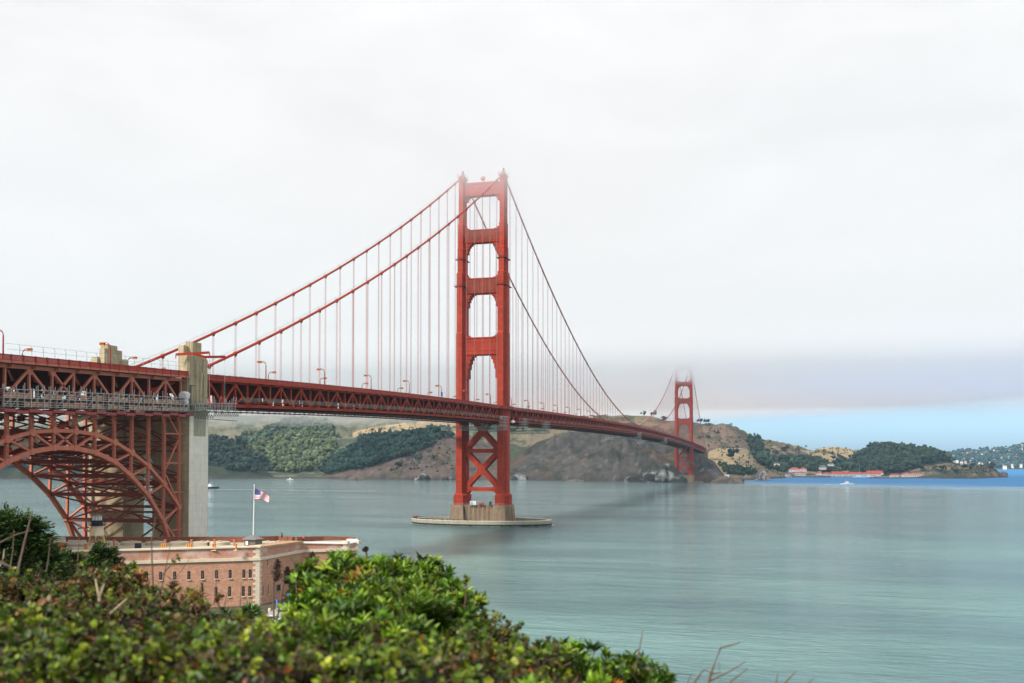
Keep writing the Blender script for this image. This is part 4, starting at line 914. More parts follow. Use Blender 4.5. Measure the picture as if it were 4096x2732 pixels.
# ------------------------------------------------------------------ concrete pylons
def lin(a, b, t): return a+(b-a)*t
def pylon(y0, label, tops, portal=True, ground=2.0, scale_z=1.0):
    """y0: south face line"""
    t = empty('concrete_pylon', (0, y0+5, ground), label, 'pylon', 'concrete pylons of the bridge')
    for s in (1, -1):
        o = 0 if s > 0 else 1.3
        def bx_(m, xa, xb, ya, yb, za, zb): a, b = sorted((s*(xa-o), s*(xb-o))) if s < 0 else (xa, xb); return m.box(a, b, y0+ya, y0+yb, za, zb)
        m = MB(); bx_(m, 5.7, 18.0, 0, 10, ground-3, 54.2); m.build('shaft', M['concrete'], t)
        if s > 0:
            m = MB(); m.box(18.0, 18.12, y0+.05, y0+9.95, ground, 53.0); m.build('pale_facing', M['concrete_pale'], t)
            m = MB(); m.box(18.0, 18.2, y0+2.2, y0+8.4, 46.5, 53.2); m.build('stain', M['concrete_fender'], t)
        # upper leg with fluted faces: stepped plan, prism per flute
        m = MB(); T0, T1, T2 = tops
        bx_(m, 13.5, 15.3, 1.0, 9.4, 54.2, T1)
        bx_(m, 15.3, 17.3, 0.0, 3.2, 54.2, T1-.0 if False else T1-2.6)
        bx_(m, 15.3, 17.6, 3.2, 8.2, 54.2, T2+.3)
        bx_(m, 15.3, 17.2, 8.2, 10.0, 54.2, T2-.4)
        for a, b, xx, zt_ in ((.15, 2.9, 17.72, T1-3.2), (3.5, 5.0, 18.0, T2-2.2), (5.7, 7.0, 17.95, T2-5.0), (7.4, 9.8, 18.0, T2-.9)):
            lo, hi = (17.1-o, xx-o); lo, hi = (lo, hi) if s > 0 else (-hi, -lo)
            if s > 0: m.loft([[(17.1, y0+a, z), (xx, y0+a+.25, z), (xx, y0+b-.25, z), (17.1, y0+b, z)] for z in (54.2, zt_)]+[[(17.1, y0+a, zt_+.9), (17.2, y0+a+.25, zt_+.9), (17.2, y0+b-.25, zt_+.9), (17.1, y0+b, zt_+.9)]])
            else: m.box(lo, hi, y0+a, y0+b, 54.2, zt_)
        m.build('upper_leg', M['concrete'], t)
        # crown block with vertical flutes
        m = MB(); ca = 14.2-o if s > 0 else -16.8+o+0; w_ = 2.6
        for k in range(3):
            xa = ca+k*w_/3; m.loft([[(xa, y0+3.5, z), (xa+w_/6, y0+3.2, z), (xa+w_/3, y0+3.5, z), (xa+w_/3, y0+8.0, z), (xa, y0+8.0, z)] for z in (T2-.5, T0)])
        fx = ca+w_ if s > 0 else ca
        for k in range(3):
            ya = y0+3.5+k*1.5; m.loft([[(fx, ya, z), (fx+s*.3, ya+.75, z), (fx, ya+1.5, z)] for z in (T2-.5, T0-.1)])
        m.build('crown', M['concrete'], t)
        if s < 0:
            m = MB().lathe([(1.35, 60), (1.35, T2-.2), (1.1, T2+.2), (0.05, T2+.3)], (-12.0, y0+10), 16); m.build('round_turret', M['concrete'], t)
    if portal:
        m = MB(); pts = [(-4.5, 54), (5.75, 54), (5.75, 38.5), (4.2, 41), (2.4, 42.3), (0, 42.8), (-2, 42.3), (-3.4, 41), (-4.5, 38.5)]
        m.prism(pts, 'y', y0+.4, y0+9.6); m.build('portal_arch', M['concrete'], t)
    return t
py1 = pylon(-352.5, 'tall board marked concrete pylon between the steel arch and the suspended side span', (74.8, 73.4, 70.6))
m = MB(); m.box(17.2, 18.05, -351.9, -351.4, 54.3, 61.6); m.box(18.0, 18.1, -352.0, -351.86, 54.3, 61.6); m.box(18, 18.1, -351.9, -349.5, 61.4, 61.6)
m.build('door_surround', M['wood_grey'], py1)
pylon(-463, 'second concrete pylon at the landward end of the arch', (71, 69.6, 67), ground=8)
def far_pylon():
    t = empty('concrete_pylon', (0, 1628, 30), 'small pale pylon pair at the far end of the bridge against the tan hill', 'pylon', 'concrete pylons of the bridge')
    for s in (-1, 1):
        m = MB(); a, b = sorted((s*9, s*18)); m.box(a, b, 1623, 1634, 20, 61); a, b = sorted((s*11, s*17.2)); m.box(a, b, 1624.5, 1632.5, 61, 76); a, b = sorted((s*12.2, s*16)); m.box(a, b, 1626, 1631, 76, 79); m.build('leg', M['concrete_pier'] if False else M['concrete'], t)
    m = MB().box(-9, 9, 1624, 1632, 50, 62); m.build('portal', M['concrete'], t)
far_pylon()
# red jib beams bolted to the pylon top
t = empty('jib_crane', (16, -347, 70), 'crossed red steel beams bolted round the top of the concrete pylon', 'jib')
P = [at(703, 1418, 293), at(838, 1410, 297), at(770, 1413, 289), at(900, 1427, 303), at(822, 1428, 291)]
m = MB(); m.beam(P[0], P[1], .3, .75); m.build('beam', M['red'], t)
m = MB(); m.beam(P[2]+[0, 0, -.1], P[4]+[0, 0, 0], .3, .6); m.build('beam', M['red'], t)
m = MB(); m.beam(P[4]+[0, 0, .0], P[3], .3, .75); m.build('beam', M['red'], t)
m = MB()
for a in (P[0], P[1], P[3], P[4]): m.beam(a, a+[0, 0, -1.2], .2, .2)
m.build('hook_bracket', M['red'], t)
m = MB(); m.tube([P[1], P[1]+[0, 0, -17]], .04, 4); m.tube([P[3], P[3]+[0, 0, -14]], .04, 4); m.tube([P[4], at(800, 1580, 292)], .05, 4); m.build('hoist_line', M['galv'], t)

# ------------------------------------------------------------------ steel arch with its columns
RT_ = [(-399.2, 46.5), (-391.7, 45.9), (-384.1, 44.1), (-376.8, 41.3), (-369.4, 37.6), (-362.1, 32.4), (-354.8, 25.6)]
RB_ = [(-399.2, 42.3), (-391.8, 41.3), (-384.0, 38.9), (-377.0, 35.0), (-369.6, 29.6), (-362.4, 21.9), (-353.2, 4.0)]
mir = lambda L_: [(-805.9-y, z) for y, z in L_[::-1]]
AT = mir(RT_)+RT_; AB = mir(RB_)+RB_; NA = len(AT)
arch = empty('steel_arch', (0, -403, 4), 'weathered red steel arch spanning over the brick fort at the left edge', 'arch')
def laced(m, p, q, w=.95, d=.9, lace=True, up=(1, 0, 0)):
    """box column of two channels with X lacing: flanges in the y direction"""
    p = np.array(p, float); q = np.array(q, float); dr = unit(q-p); sd_ = unit(np.cross(dr, up)); 
    for k in (-1, 1): m.beam(p+sd_*k*(w/2-.11), q+sd_*k*(w/2-.11), d, .22, up=sd_)
    if lace:
        ln = np.linalg.norm(q-p); n = max(2, int(ln/.95)); xo = np.array(up)*d/2
        for i in range(n):
            a = p+dr*ln*i/n; b = p+dr*ln*(i+1)/n
            for f in (1,):
                m.beam(a+sd_*(w/2-.1)+xo*f, b-sd_*(w/2-.1)+xo*f, .07, .13); m.beam(a-sd_*(w/2-.1)+xo*f, b+sd_*(w/2-.1)+xo*f, .07, .13)
for s in (1, -1):
    x = s*HW
    for nm, Ln, h in (('top_chord', AT, .88), ('bottom_chord', AB, 1.12)):
        m = MB()
        for a, b in zip(Ln[:-1], Ln[1:]): m.beam((x, *a), (x, *b), 1.05, h)
        for k, a in enumerate(Ln):
            r_ = 1.0 if nm == 'top_chord' else .85
            m.prism([(a[0]+r_*math.cos(q), a[1]+r_*math.sin(q)) for q in np.arange(math.pi/8, 6.28, math.pi/4)], 'x', x-.6, x+.6)
        m.build(nm, M['red_faded'], arch)
    for k in range(NA):
        m = MB(); laced(m, (x, *AB[k]), (x, *AT[k]), .68, .7, s > 0); m.build('arch_post', M['red_faded'], arch)
        # spandrel column
        y, z = AT[k]; m = MB(); laced(m, (x, y, z+.5), (x, y, ztop(y)-8.0), .84, .75, True)
        m.build('spandrel_column', M['red_faded'], arch)
    prs = [(k, k-1) for k in range(NA//2+1, NA)]+[(k, k+1) for k in range(0, NA//2-1)]+[(NA//2, NA//2-1), (NA//2-1, NA//2)]
    for a, b in prs:
        m = MB(); m.beam((x, *AT[a]), (x, *AB[b]), .6, .5); m.build('arch_diagonal', M['red_faded'], arch)
    for yy, sg in ((-354.6, 1), (-451.3, -1)):
        m = MB(); laced(m, (x, yy, 2), (x, yy, 25.6), 1.0, .95); m.beam((x, yy, 25.5), (x, yy, 25.6), .9, .9)
        m.beam((x, yy-sg*7.4, 21.9), (x, yy, 14.5), .7, .6); m.build('end_column', M['red_faded'], arch)
# cross frames between the two ribs
M['red_shade'] = mat('shaded_frame_steel', (.21, .05, .035), .65, var=.2, scale=.4)  # arch paint in a darker copy, shade between the ribs put into the colour
for k in range(NA):
    m = MB()
    for (y, z), hh in ((AT[k], .8), (AB[k], 1.1)): m.beam((-HW, y, z), (HW, y, z), .8, hh)
    ya, za = AT[k]; yb, zb = AB[k]
    m.beam((-HW, ya, za), (0, yb, zb), .3, .32); m.beam((HW, ya, za), (0, yb, zb), .3, .32)
    m.build('cross_frame', M['red_shade'], arch)
for L_, h in ((AT, .34), (AB, .42)):
    for a, b in zip(L_[:-1], L_[1:]):
        m = MB(); m.beam((-HW, *a), (0, (a[0]+b[0])/2, (a[1]+b[1])/2), h, h); m.beam((HW, *a), (0, (a[0]+b[0])/2, (a[1]+b[1])/2), h, h)
        m.beam((-HW, *b), (0, (a[0]+b[0])/2, (a[1]+b[1])/2), h, h); m.beam((HW, *b), (0, (a[0]+b[0])/2, (a[1]+b[1])/2), h, h)
        m.build('lateral_bracing', M['red_shade'], arch)
for k in range(NA):            # transverse bracing of the column pairs
    y, z = AT[k]; zt = ztop(y)-8.2; H_ = zt-z
    n = max(1, round(H_/11)); m = MB()
    for i in range(n):
        za = z+H_*i/n; zb = z+H_*(i+1)/n
        m.beam((-HW, y, za), (HW, y, zb), .34, .34); m.beam((HW, y, za), (-HW, y, zb), .34, .34); m.beam((-HW, y, zb-.3), (HW, y, zb-.3), .5, .4)
        m.box(-.9, .9, y-.3, y+.3, (za+zb)/2-.8, (za+zb)/2+.8)
    m.build('column_bracing', M['red_shade'], arch)
# inner bent between arch end and pylon, longitudinal struts
for z in (10.5, 19, 30, 38.5, 47):
    for x in (-HW, HW): MB().beam((x, -362.1 if z > 33 else -358, z), (x, -352.9, z), .4, .4).build('longitudinal_brace', M['red_faded'], arch)
for s in (-1, 1):
    for a, b in (((-354.6, 26), (-362, 36)), ((-354.6, 46), (-362, 36)), ((-354.6, 46), (-362, 54))): MB().beam((s*HW, *a), (s*HW, *b), .45, .4).build('longitudinal_brace', M['red_faded'], arch)
m = MB()
for z in np.arange(6, 52, 9.0):
    m.beam((-HW, -354.6, z), (HW, -354.6, z), .5, .6); m.beam((-HW, -354.6, z), (0, -354.6, z+9), .45, .45); m.beam((HW, -354.6, z), (0, -354.6, z+9), .45, .45)
m.build('end_bent_bracing', M['red_shade'], arch)

# ------------------------------------------------------------------ scaffolds hung along the decks
def scaffold(y0, y1, label, x0, x1, z_off, levels, netting=True, beams=True, step=2.1, under=False):
    ym = (y0+y1)/2; t = empty('scaffold', ((x0+x1)/2, ym, ztop(ym)+z_off), label, 'scaffold', 'scaffolds hung on the bridge')
    g = MB(); H_ = levels*1.95; rn = random.Random(int(abs(y0)))
    ys = list(np.arange(y0, y1+.01, step))
    for i, y in enumerate(ys):
        z = ztop(y)+z_off
        for x in (x0, x1): 
            e = rn.choice([0, .4, 1.2, 1.6]); g.box(x-.06, x+.06, y-.06, y+.06, z-.2, z+H_+e)
        for l in range(levels+1): g.box(x0, x1, y-.04, y+.04, z+l*1.95-.04, z+l*1.95+.04)
    for y, yn in zip(ys[:-1], ys[1:]):
        z = ztop(y)+z_off; zn = ztop(yn)+z_off
        for l in range(levels):
            for dz in (.55, 1.1, 1.95): g.beam((x1, y, z+l*1.95+dz), (x1, yn, zn+l*1.95+dz), .08, .08)
            if rn.random() < .5: g.beam((x1+.05, y, z+l*1.95), (x1+.05, yn, zn+l*1.95+1.95), .08, .08)
    g.build('tube_frame', M['galv'], t)
    d_ = MB()
    for l in range(levels+1):
        d_.loft([[(x0, y, ztop(y)+z_off+l*1.95-.02), (x1, y, ztop(y)+z_off+l*1.95-.02), (x1, y, ztop(y)+z_off+l*1.95+.1), (x0, y, ztop(y)+z_off+l*1.95+.1)] for y in (y0, ym, y1)])
    d_.build('walk_board', M['galv_dim'], t)
    if netting:
        n_ = MB()
        for y, yn in zip(ys[:-1], ys[1:]):
            for l in range(levels):
                if rn.random() < .8:
                    z = ztop(y)+z_off+l*1.95; n_.box(x1-.25, x1-.2, y+.1, yn-.1, z+.12, z+rn.uniform(.9, 1.5))
        n_.build('debris_netting', M['plank'], t)
    if beams:
        b_ = MB(); k = 0
        for y in np.arange(y0, y1, 3.9):
            z = ztop(y)+z_off-.9; dz = .35 if k % 2 else 0; k += 1
            b_.box(x0-1, x1+.1, y, y+3.7, z-.3-dz, z+.45-dz)
        b_.build('support_beam', M['maroon'], t)
    if under:
        b_ = MB()
        for y in np.arange(y0, y1, 1.3):
            z = ztop(y)+z_off-1.5; b_.beam((x1-.3, y, z+.6), (x1-.3, y+.65, z-.6), .12, .12); b_.beam((x1-.3, y+1.3, z+.6), (x1-.3, y+.65, z-.6), .12, .12)
        b_.box(x1-.5, x1-.1, y0, y1, ztop(y0)+z_off-2.2, ztop(y0)+z_off-2.05)
        b_.build('under_truss', M['timber'], t)
    return t
scaffold(-426, -353.2, 'long scaffold with torn orange netting along the bottom of the viaduct deck', 16.9, 19.2, -9.4, 2, under=False)
s2 = scaffold(-353.0, -329.5, 'pale tube scaffold wrapped round the concrete pylon below the deck', 18.4, 20.4, -9.2, 1, netting=False, beams=False, under=True, step=2.0)
for (u, v, d, sx, sz, lb) in ((738, 1583, 292, 2.0, 1.9, 'crumpled white tarpaulin on the scaffold beside the pylon'), (735, 1606, 292, 1.6, 1.6, 'white sheet hanging across the scaffold below the larger tarpaulin'), (727, 1642, 293, 1.5, 1.3, 'small white sheet under the scaffold beams')):
    p = at(u, v, d); m = MB(); V, F = ICO2; rn = random.Random(u)
    m.add([(p[0]+a[0]*sx*rn.uniform(.85, 1.1), p[1]+a[1]*1.0*rn.uniform(.8, 1.1), p[2]+max(-.8, min(.85, a[2]))*sz*.8*rn.uniform(.85, 1.05)) for a in V], F)
    tag(m.build('tarpaulin', M['tarp'], loc=p), lb, 'tarpaulin', 'white tarpaulins on the scaffold')
t = empty('mast_climber', at(665, 1590, 296), 'thin red twin mast standing in front of the viaduct truss near the pylon', 'mast')
m = MB(); a = at(653, 1470, 293.5); b = at(660.5, 1470, 293.5)
for q in (a, b): m.beam(q, (q[0], q[1], q[2]-9.0), .25, .25)
for k in range(12): m.beam((a[0], a[1], a[2]-.7*k), (b[0], b[1], b[2]-.7*k-.3), .1, .1)
m.build('lattice_mast', M['red'], t)
# travelling work platforms hung under the deck
def platform(y0, y1, xo, z_off, label, towers=(1,), depth=1.9):
    ym = (y0+y1)/2; t = empty('work_platform', (0, ym, ztop(ym)+z_off), label, 'work platform', 'travelling platforms under the deck')
    z = ztop(ym)+z_off; m = MB()
    for x in (-xo, xo):
        for y_ in (y0, ):
            pass
    for yy in (y0, y1):                                    # transverse trusses
        for dz in (0, -depth): m.beam((-xo, yy, z+dz), (xo, yy, z+dz), .18, .18)
        n = int(2*xo/1.9)
        for k in range(n):
            xa = -xo+2*xo*k/n; xb = -xo+2*xo*(k+1)/n
            m.beam((xa, yy, z if k % 2 else z-depth), (xb, yy, z-depth if k % 2 else z), .12, .12); m.beam((xa, yy, z), (xa, yy, z-depth), .12, .12)
    for x in (-xo, xo):
        for dz in (0, -depth): m.beam((x, y0, z+dz), (x, y1, z+dz), .18, .18)
        n = int((y1-y0)/1.9)
        for k in range(n):
            ya = y0+(y1-y0)*k/n; yb = y0+(y1-y0)*(k+1)/n
            m.beam((x, ya, z if k % 2 else z-depth), (x, yb, z-depth if k % 2 else z), .12, .12); m.beam((x, ya, z), (x, ya, z-depth), .1, .1)
    m.build('lattice_girder', M['galv_dim'], t)
    m = MB().box(-xo, xo, y0, y1, z+.02, z+.12); m.build('platform_floor', M['roof_grey'], t)
    m = MB(); rn = random.Random(int(y0))
    for k in range(14):
        x = rn.uniform(-xo, xo-1); y = rn.uniform(y0+.5, y1-1.5); m.box(x, x+rn.uniform(.5, 1.6), y, y+1, z+.13, z+rn.uniform(.6, 1.5))
    m.build('stored_gear', M['galv_dim'], t)
    for s in towers:
        g = MB(); xa, xb = sorted((s*(xo-3.2), s*xo))
        for x in np.linspace(xa, xb, 3):
            for y in np.linspace(y0, y1, max(4, int((y1-y0)/2.2))): g.box(x-.05, x+.05, y-.05, y+.05, z+.1, z+6.4)
        for zz in np.arange(z+1, z+6.5, 1.8):
            for y in np.linspace(y0, y1, max(4, int((y1-y0)/2.2))): g.beam((xa, y, zz), (xb, y, zz), .09, .09)
            for x in (xa, xb): g.beam((x, y0, zz), (x, y1, zz), .09, .09)
        g.build('access_tower', M['galv'], t)
    return t
platform(-22, -14, 20.5, -11.6, 'green grey lattice work platform slung under the deck just before the near tower')
platform(26, 36, 20.5, -12.0, 'lattice work platform under the deck right behind the near tower')
platform(88, 100, 20.5, -12.8, 'second lattice platform beyond the near tower, paler with hazy tube tower')
platform(560, 572, 20.5, -12.4, 'distant lattice platform under the middle of the main span')
platform(820, 834, 20.5, -12.4, 'farthest lattice platform under the main span near the far tower')
for (u, v, d, r_, lb) in ((2005, 1672, 628, .95, 'white tarpaulin bundle on the near tower leg at deck level'), (2052, 1687, 632, 1.2, 'white tarpaulin bundle on the platform right of the near tower leg')):
    p = at(u, v, d); m = MB(); m.blob(p, (r_*1.3, r_, r_*.9), u, .2); tag(m.build('tarpaulin', M['tarp'], loc=p), lb, 'tarpaulin', 'white tarpaulins on the scaffold')

# ------------------------------------------------------------------ street lamps on the bridge
def lamp_proto(s):
    """s=+1: arm reaches towards -x (over the road from the near side)"""
    t = empty('street_lamp', (0, 0, 0))
    m = MB(); m.tube([(0, 0, 0), (0, 0, 3), (0, 0, 6.4)], [.24, .18, .16], 8); m.box(-.3, .3, -.3, .3, 0, .7); m.build('pole', M['red_rail'], t)
    m = MB()
    for r_ in (1.5, 1.05):
        m.tube([(0, 0, 6.2)]+[(-s*(r_-r_*math.cos(a))*1.0, 0, 6.3+r_*math.sin(a)*.95) for a in np.linspace(0, math.pi/2, 7)]+[(-s*2.0, 0, 6.3+r_*.95)], .09, 6)
    m.build('arm', M['red_rail'], t)
    a, b = sorted((-s*1.8, -s*3.2)); m = MB().box(a, b, -.3, .3, 7.2, 7.8); m.build('lamp_head', M['red_rail'], t)
    m = MB().box(a+.1, b-.1, -.25, .25, 6.98, 7.2); m.build('amber_lens', M['lamp_glow'], t)
    return t
LE = lamp_proto(1); LW = lamp_proto(-1)
def lamps(proto, ys, x, fn, grp):
    for i, y in enumerate(ys):
        xx = x(y) if callable(x) else x
        lb = fn(i, y); z = ztop(y)+.4
        if i == 0: o = proto; o.location = (xx, y, z)
        else: o = copy_tree(proto, None, (xx, y, z))
        tag(o, lb, 'street lamp', grp)
yE = [-424.4, -387.4, -302.4+0, -257.3, -212.4, -167.4, -121.9, -77.2, -32.6]+[14.1+45.0*k for k in range(35)]
yW = [-424.6+45.2, -336.5, -293, -247, -200.6, -154.6, -108.2, -62.2, -16.2]+[30+45.7*k for k in range(33)]
def fe_(i, y):
    if y < -353: return 'tall red lamp on the near viaduct railing, '+('at the very left edge' if i == 0 else 'in front of the small concrete turret')
    if y < 0: return 'near side street lamp, '+ORD[i-2]+' from the concrete pylon towards the near tower'
    if y < 1280: return 'near side street lamp, '+ORD[i-9]+' beyond the near tower'
    return 'near side street lamp, '+ORD[i-38]+' beyond the far tower'
def fw_(i, y):
    if y < -353: return 'lamp on the far viaduct railing, left of the small concrete turret'
    if y < 0: return 'far side street lamp, '+ORD[i-1]+' past the concrete pylon towards the near tower'
    return 'far side street lamp, '+ORD[i-9]+' beyond the near tower'
lamps(LE, yE, lambda y: 17.4 if y < -353 else 15.0, fe_, 'street lamps on the near side of the bridge')
lamps(LW, yW, lambda y: -17.4 if y < -353 else -15.0, fw_, 'street lamps on the far side of the bridge')
# the blue and yellow sign hung on a lamp pole
p = at_x(1767, 1577, 15.2); t = empty('roadside_sign', p, 'small blue sign with yellow base on the lamp pole left of the near tower', 'sign')
MB().box(p[0]-.1, p[0]+.12, p[1]-1.2, p[1]+1.2, p[2]-1.0, p[2]+1.2).build('blue_panel', M['blue_sign'], t)
MB().box(p[0]-.1, p[0]+.12, p[1]-1.2, p[1]+1.2, p[2]-1.7, p[2]-1.05).build('yellow_panel', M['lamp_glow'], t)
# vehicles
def truck(y, x, lb, L_=7.5, h=3.1, cab=True):
    z = ztop(y)+.16; t = empty('truck', (x, y, z), lb, 'truck')
    MB().box(x-1.2, x+1.2, y-L_/2, y+L_/2-1.8, z+.8, z+h).build('cargo_box', M['white'], t)
    m = MB(); m.prism([(y+L_/2-1.75, z+.6), (y+L_/2, z+.6), (y+L_/2, z+1.5), (y+L_/2-.5, z+2.5), (y+L_/2-1.75, z+2.6)], 'x', x-1.1, x+1.1); m.build('cab', M['white'], t)
    MB().box(x-1.12, x+1.12, y+L_/2-1.3, y+L_/2-.55, z+1.6, z+2.2).build('window', M['dark'], t)
    for yy in (-L_/2+1.2, L_/2-1.2):
        for s in (-1, 1): MB().tube([(x+s*1.1, y+yy, z+.45), (x+s*.8, y+yy, z+.45)], .45, 12).build('wheel', M['black'], t)
truck(-376.5, 4.5, 'white van on the viaduct beside the small concrete turret'); truck(322, 12.0-4, 'white box truck on the main span right of the near tower', 10, 4.0)
truck(-150, -6, 'white van on the side span hidden mostly by the railing', 5, 2.2)
# ------------------------------------------------------------------ brick fort
GZ = 5.6
A_, B_, C_, D_, E_ = at(-40, 2200, 215), at(1038, 2185, 232), at(1210, 2167, 252), at(1386, 2172.7, 256), at(1431, 2164, 258)
F_ = at(1424, 2157, 268); far = [(1400, 270), (1290, 268), (1180, 262), (1120, 268), (1000, 262), (700, 262), (400, 262), (235, 264), (140, 258), (110, 240)]
FAR = [at(u, 2150, d) for u, d in far]
WALLP = [A_, B_, C_, D_, E_]
fort = empty('brick_fort', (50, -395, GZ), 'three storey red brick fort with cream stone trim under the arch', 'fort')
TOPZ = [19.3, 19.3, 18.7, 18.1, 18.4]; SCZ = 16.3
def wall_strip(m, pts, z0s, z1s, th, inward):
    for i in range(len(pts)-1):
        a, b = pts[i], pts[i+1]; d = unit([b[0]-a[0], b[1]-a[1]]); n = np.array([-d[1], d[0]])*inward*th
        V = [(a[0], a[1], z0s[i]), (b[0], b[1], z0s[i+1]), (b[0]+n[0], b[1]+n[1], z0s[i+1]), (a[0]+n[0], a[1]+n[1], z0s[i]),
             (a[0], a[1], z1s[i]), (b[0], b[1], z1s[i+1]), (b[0]+n[0], b[1]+n[1], z1s[i+1]), (a[0]+n[0], a[1]+n[1], z1s[i])]
        m.add(V, [(3,2,1,0),(4,5,6,7),(0,1,5,4),(1,2,6,5),(2,3,7,6),(3,0,4,7)])
    return m
wall_strip(MB(), WALLP+[F_], [0]*6, [SCZ]*6, 1.5, 1).build('wall', M['brick'], fort)
up = [p+np.array([0, 0, 0]) for p in WALLP]+[F_]
wall_strip(MB(), up, [SCZ+.4]*6, [z-.3 for z in TOPZ]+[17.9], 1.2, 1).build('parapet_wall', M['brick_upper'], fort)
def outset(pts, e):
    r = []
    for i, p in enumerate(pts):
        ns = []
        for a, b in ((i-1, i), (i, i+1)):
            if a < 0 or b >= len(pts): continue
            d = unit([pts[b][0]-pts[a][0], pts[b][1]-pts[a][1]]); ns.append(np.array([d[1], -d[0]]))
        n = sum(ns)/len(ns); r.append(np.array([p[0]+n[0]*e, p[1]+n[1]*e, p[2]]))
    return r
wall_strip(MB(), outset(WALLP+[F_], .42), [SCZ-.28]*6, [SCZ+.42]*6, 1.0, 1).build('string_course', M['granite'], fort)
# coping: broad granite slope on the long wall, rusty roofing then white coating on the side wall
wall_strip(MB(), outset([A_, B_], .35), [19.3-.3]*2, [19.3]*2, 2.4, 1).build('coping', M['granite'], fort)
wall_strip(MB(), outset([B_, C_], .25), [18.85, 18.25], [19.2, 18.9], 4.0, 1).build('rusty_roofing', M['rust_roof'], fort)
wall_strip(MB(), outset([C_, D_, E_, F_], .3), [18.3, 17.75, 18.05, 17.95], [18.6, 18.05, 18.35, 18.2], 2.8, 1).build('white_coping', M['white_roof'], fort)
# roof terrace
poly = WALLP+[F_]+FAR
cen = np.array([np.mean([p[0] for p in poly]), np.mean([p[1] for p in poly])])
def terr_z(p):
    u, d = uv_of(np.array(p[0]), np.array(p[1])); return float(np.interp(d, [215, 232, 262, 275], [18.75, 18.6, 17.75, 17.7]))
m = MB(); q = [cen+(np.array(p[:2])-cen)*.985 for p in poly]; n = len(q)
m.v = [(p[0], p[1], terr_z(p)) for p in q]+[(cen[0], cen[1], terr_z(cen))]; m.f = [(i, (i+1) % n, n) for i in range(n)]
b0 = len(m.v); m.v += [(p[0], p[1], 0) for p in q]; m.f += [(i, b0+i, b0+(i+1) % n, (i+1) % n) for i in range(n)]
m.build('roof_terrace', M['roof_stone'], fort)
fp = [F_]+FAR
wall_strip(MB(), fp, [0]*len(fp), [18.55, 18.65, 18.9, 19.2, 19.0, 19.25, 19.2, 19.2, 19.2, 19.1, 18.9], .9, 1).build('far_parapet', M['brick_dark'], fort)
# quoins
def quoin(p, d1, d2, ztop_, w1=1.5, w2=1.1):
    m = MB(); z = 1.0; k = 0
    while z < ztop_-.3:
        h = .62; a = w1 if k % 2 else w1*.62; b = w2*.62 if k % 2 else w2
        d1n = np.array(d1)*a; d2n = np.array(d2)*b; o1 = np.array([d1[1], -d1[0]]); 
        P0 = np.array(p[:2]); 
        out = -(np.array(d1)+np.array(d2)); out = unit(out)*.09
        pts = [P0+out, P0+d1n+out, P0+d1n+np.array(d2)*.4, P0+d2n+np.array(d1)*.4, P0+d2n+out]
        m.prism([tuple(x) for x in pts], 'z', z, z+h-.04); z += h; k += 1
    return m
dirn = lambda a, b: unit([b[0]-a[0], b[1]-a[1]])
quoin(B_, dirn(B_, A_), dirn(B_, C_), 19.2).build('corner_quoins', M['granite'], fort)
quoin(D_, dirn(D_, C_), dirn(D_, E_), 18.0).build('corner_quoins', M['granite'], fort)
quoin(E_, dirn(E_, D_), dirn(E_, F_), 18.0, .7, 1.0).build('corner_quoins', M['granite'], fort)
for p in (B_, D_, E_):
    m = MB(); m.box(p[0]-1.1, p[0]+.5, p[1]-.5, p[1]+1.1, 19.0 if p is B_ else 17.8, 19.45 if p is B_ else 18.5); m.build('corner_cap', M['granite'], fort)
# windows
dAB = dirn(A_, B_); nAB = np.array([dAB[1], -dAB[0]])
def on_wall(u, P, Q):
    """point of wall PQ on the sight line column u"""
    r = ray(u, 2200); a = np.array(P[:2]); d = np.array(Q[:2])-a
    A = np.array([[r[0], -d[0]], [r[1], -d[1]]]); t = np.linalg.solve(A, a-CAM[:2]); return CAM[:2]+r[:2]*t[0], t[0]
def window(u, v0, v1, P, Q, w_, arched=True, frame=False, sill=True):
    p, t = on_wall(u, P, Q); z1 = CAM[2]-(v0-1842.5)*t/FPX; z0 = CAM[2]-(v1-1842.5)*t/FPX
    d = dirn(P, Q); n = np.array([d[1], -d[0]])
    m = MB(); h = w_/2
    pts = [(-h, z0), (h, z0), (h, z1-.12), (0, z1), (-h, z1-.12)]
    V = [(*(p+d*a+n*e), z) for e in (-.3, .035) for a, z in pts]
    m.add(V, [(4,3,2,1,0), (5,6,7,8,9)]+[(i, (i+1) % 5, 5+(i+1) % 5, 5+i) for i in range(5)]); wn = m.build('window', M['dark'], fort)
    if sill:
        m = MB(); m.beam((*(p-d*(h+.1)+n*.1), z0-.1), (*(p+d*(h+.1)+n*.1), z0-.1), .35, .2); m.build('sill', M['granite'], wn)
    m = MB(); 
    if frame:
        for a, b in (((-h, z0), (-h, z1)), ((h, z0), (h, z1)), ((-h, z0), (h, z0)), ((-h, z1), (h, z1))): m.beam((*(p+d*a[0]+n*.06), a[1]), (*(p+d*b[0]+n*.06), b[1]), .12, .12)
        m.build('frame', M['wood_grey'], wn)
    else:
        m.beam((*(p+n*.06), z0+.1), (*(p+n*.06), z1-.15), .06, .06)
        for f in (.35, .68): m.beam((*(p-d*h*.9+n*.06), z0+(z1-z0)*f), (*(p+d*h*.9+n*.06), z0+(z1-z0)*f), .05, .05)
        m.build('glazing_bars', M['wood_grey'], wn)
zx = lambda x: 100+x/1.679
zy = lambda y: 2000+y/1.679
for x, a, b in [(722, 484, 526), (817, 482, 536), (912, 480, 536), (1006, 478, 534), (1101, 475, 533), (1193, 472, 530), (1287, 469, 528), (1378, 467, 525), (1470, 465, 523), (1513, 464, 522)]+[(627, 487, 540), (530, 489, 543), (430, 491, 546)]:
    window(zx(x), zy(a), zy(b), A_, B_, .62)
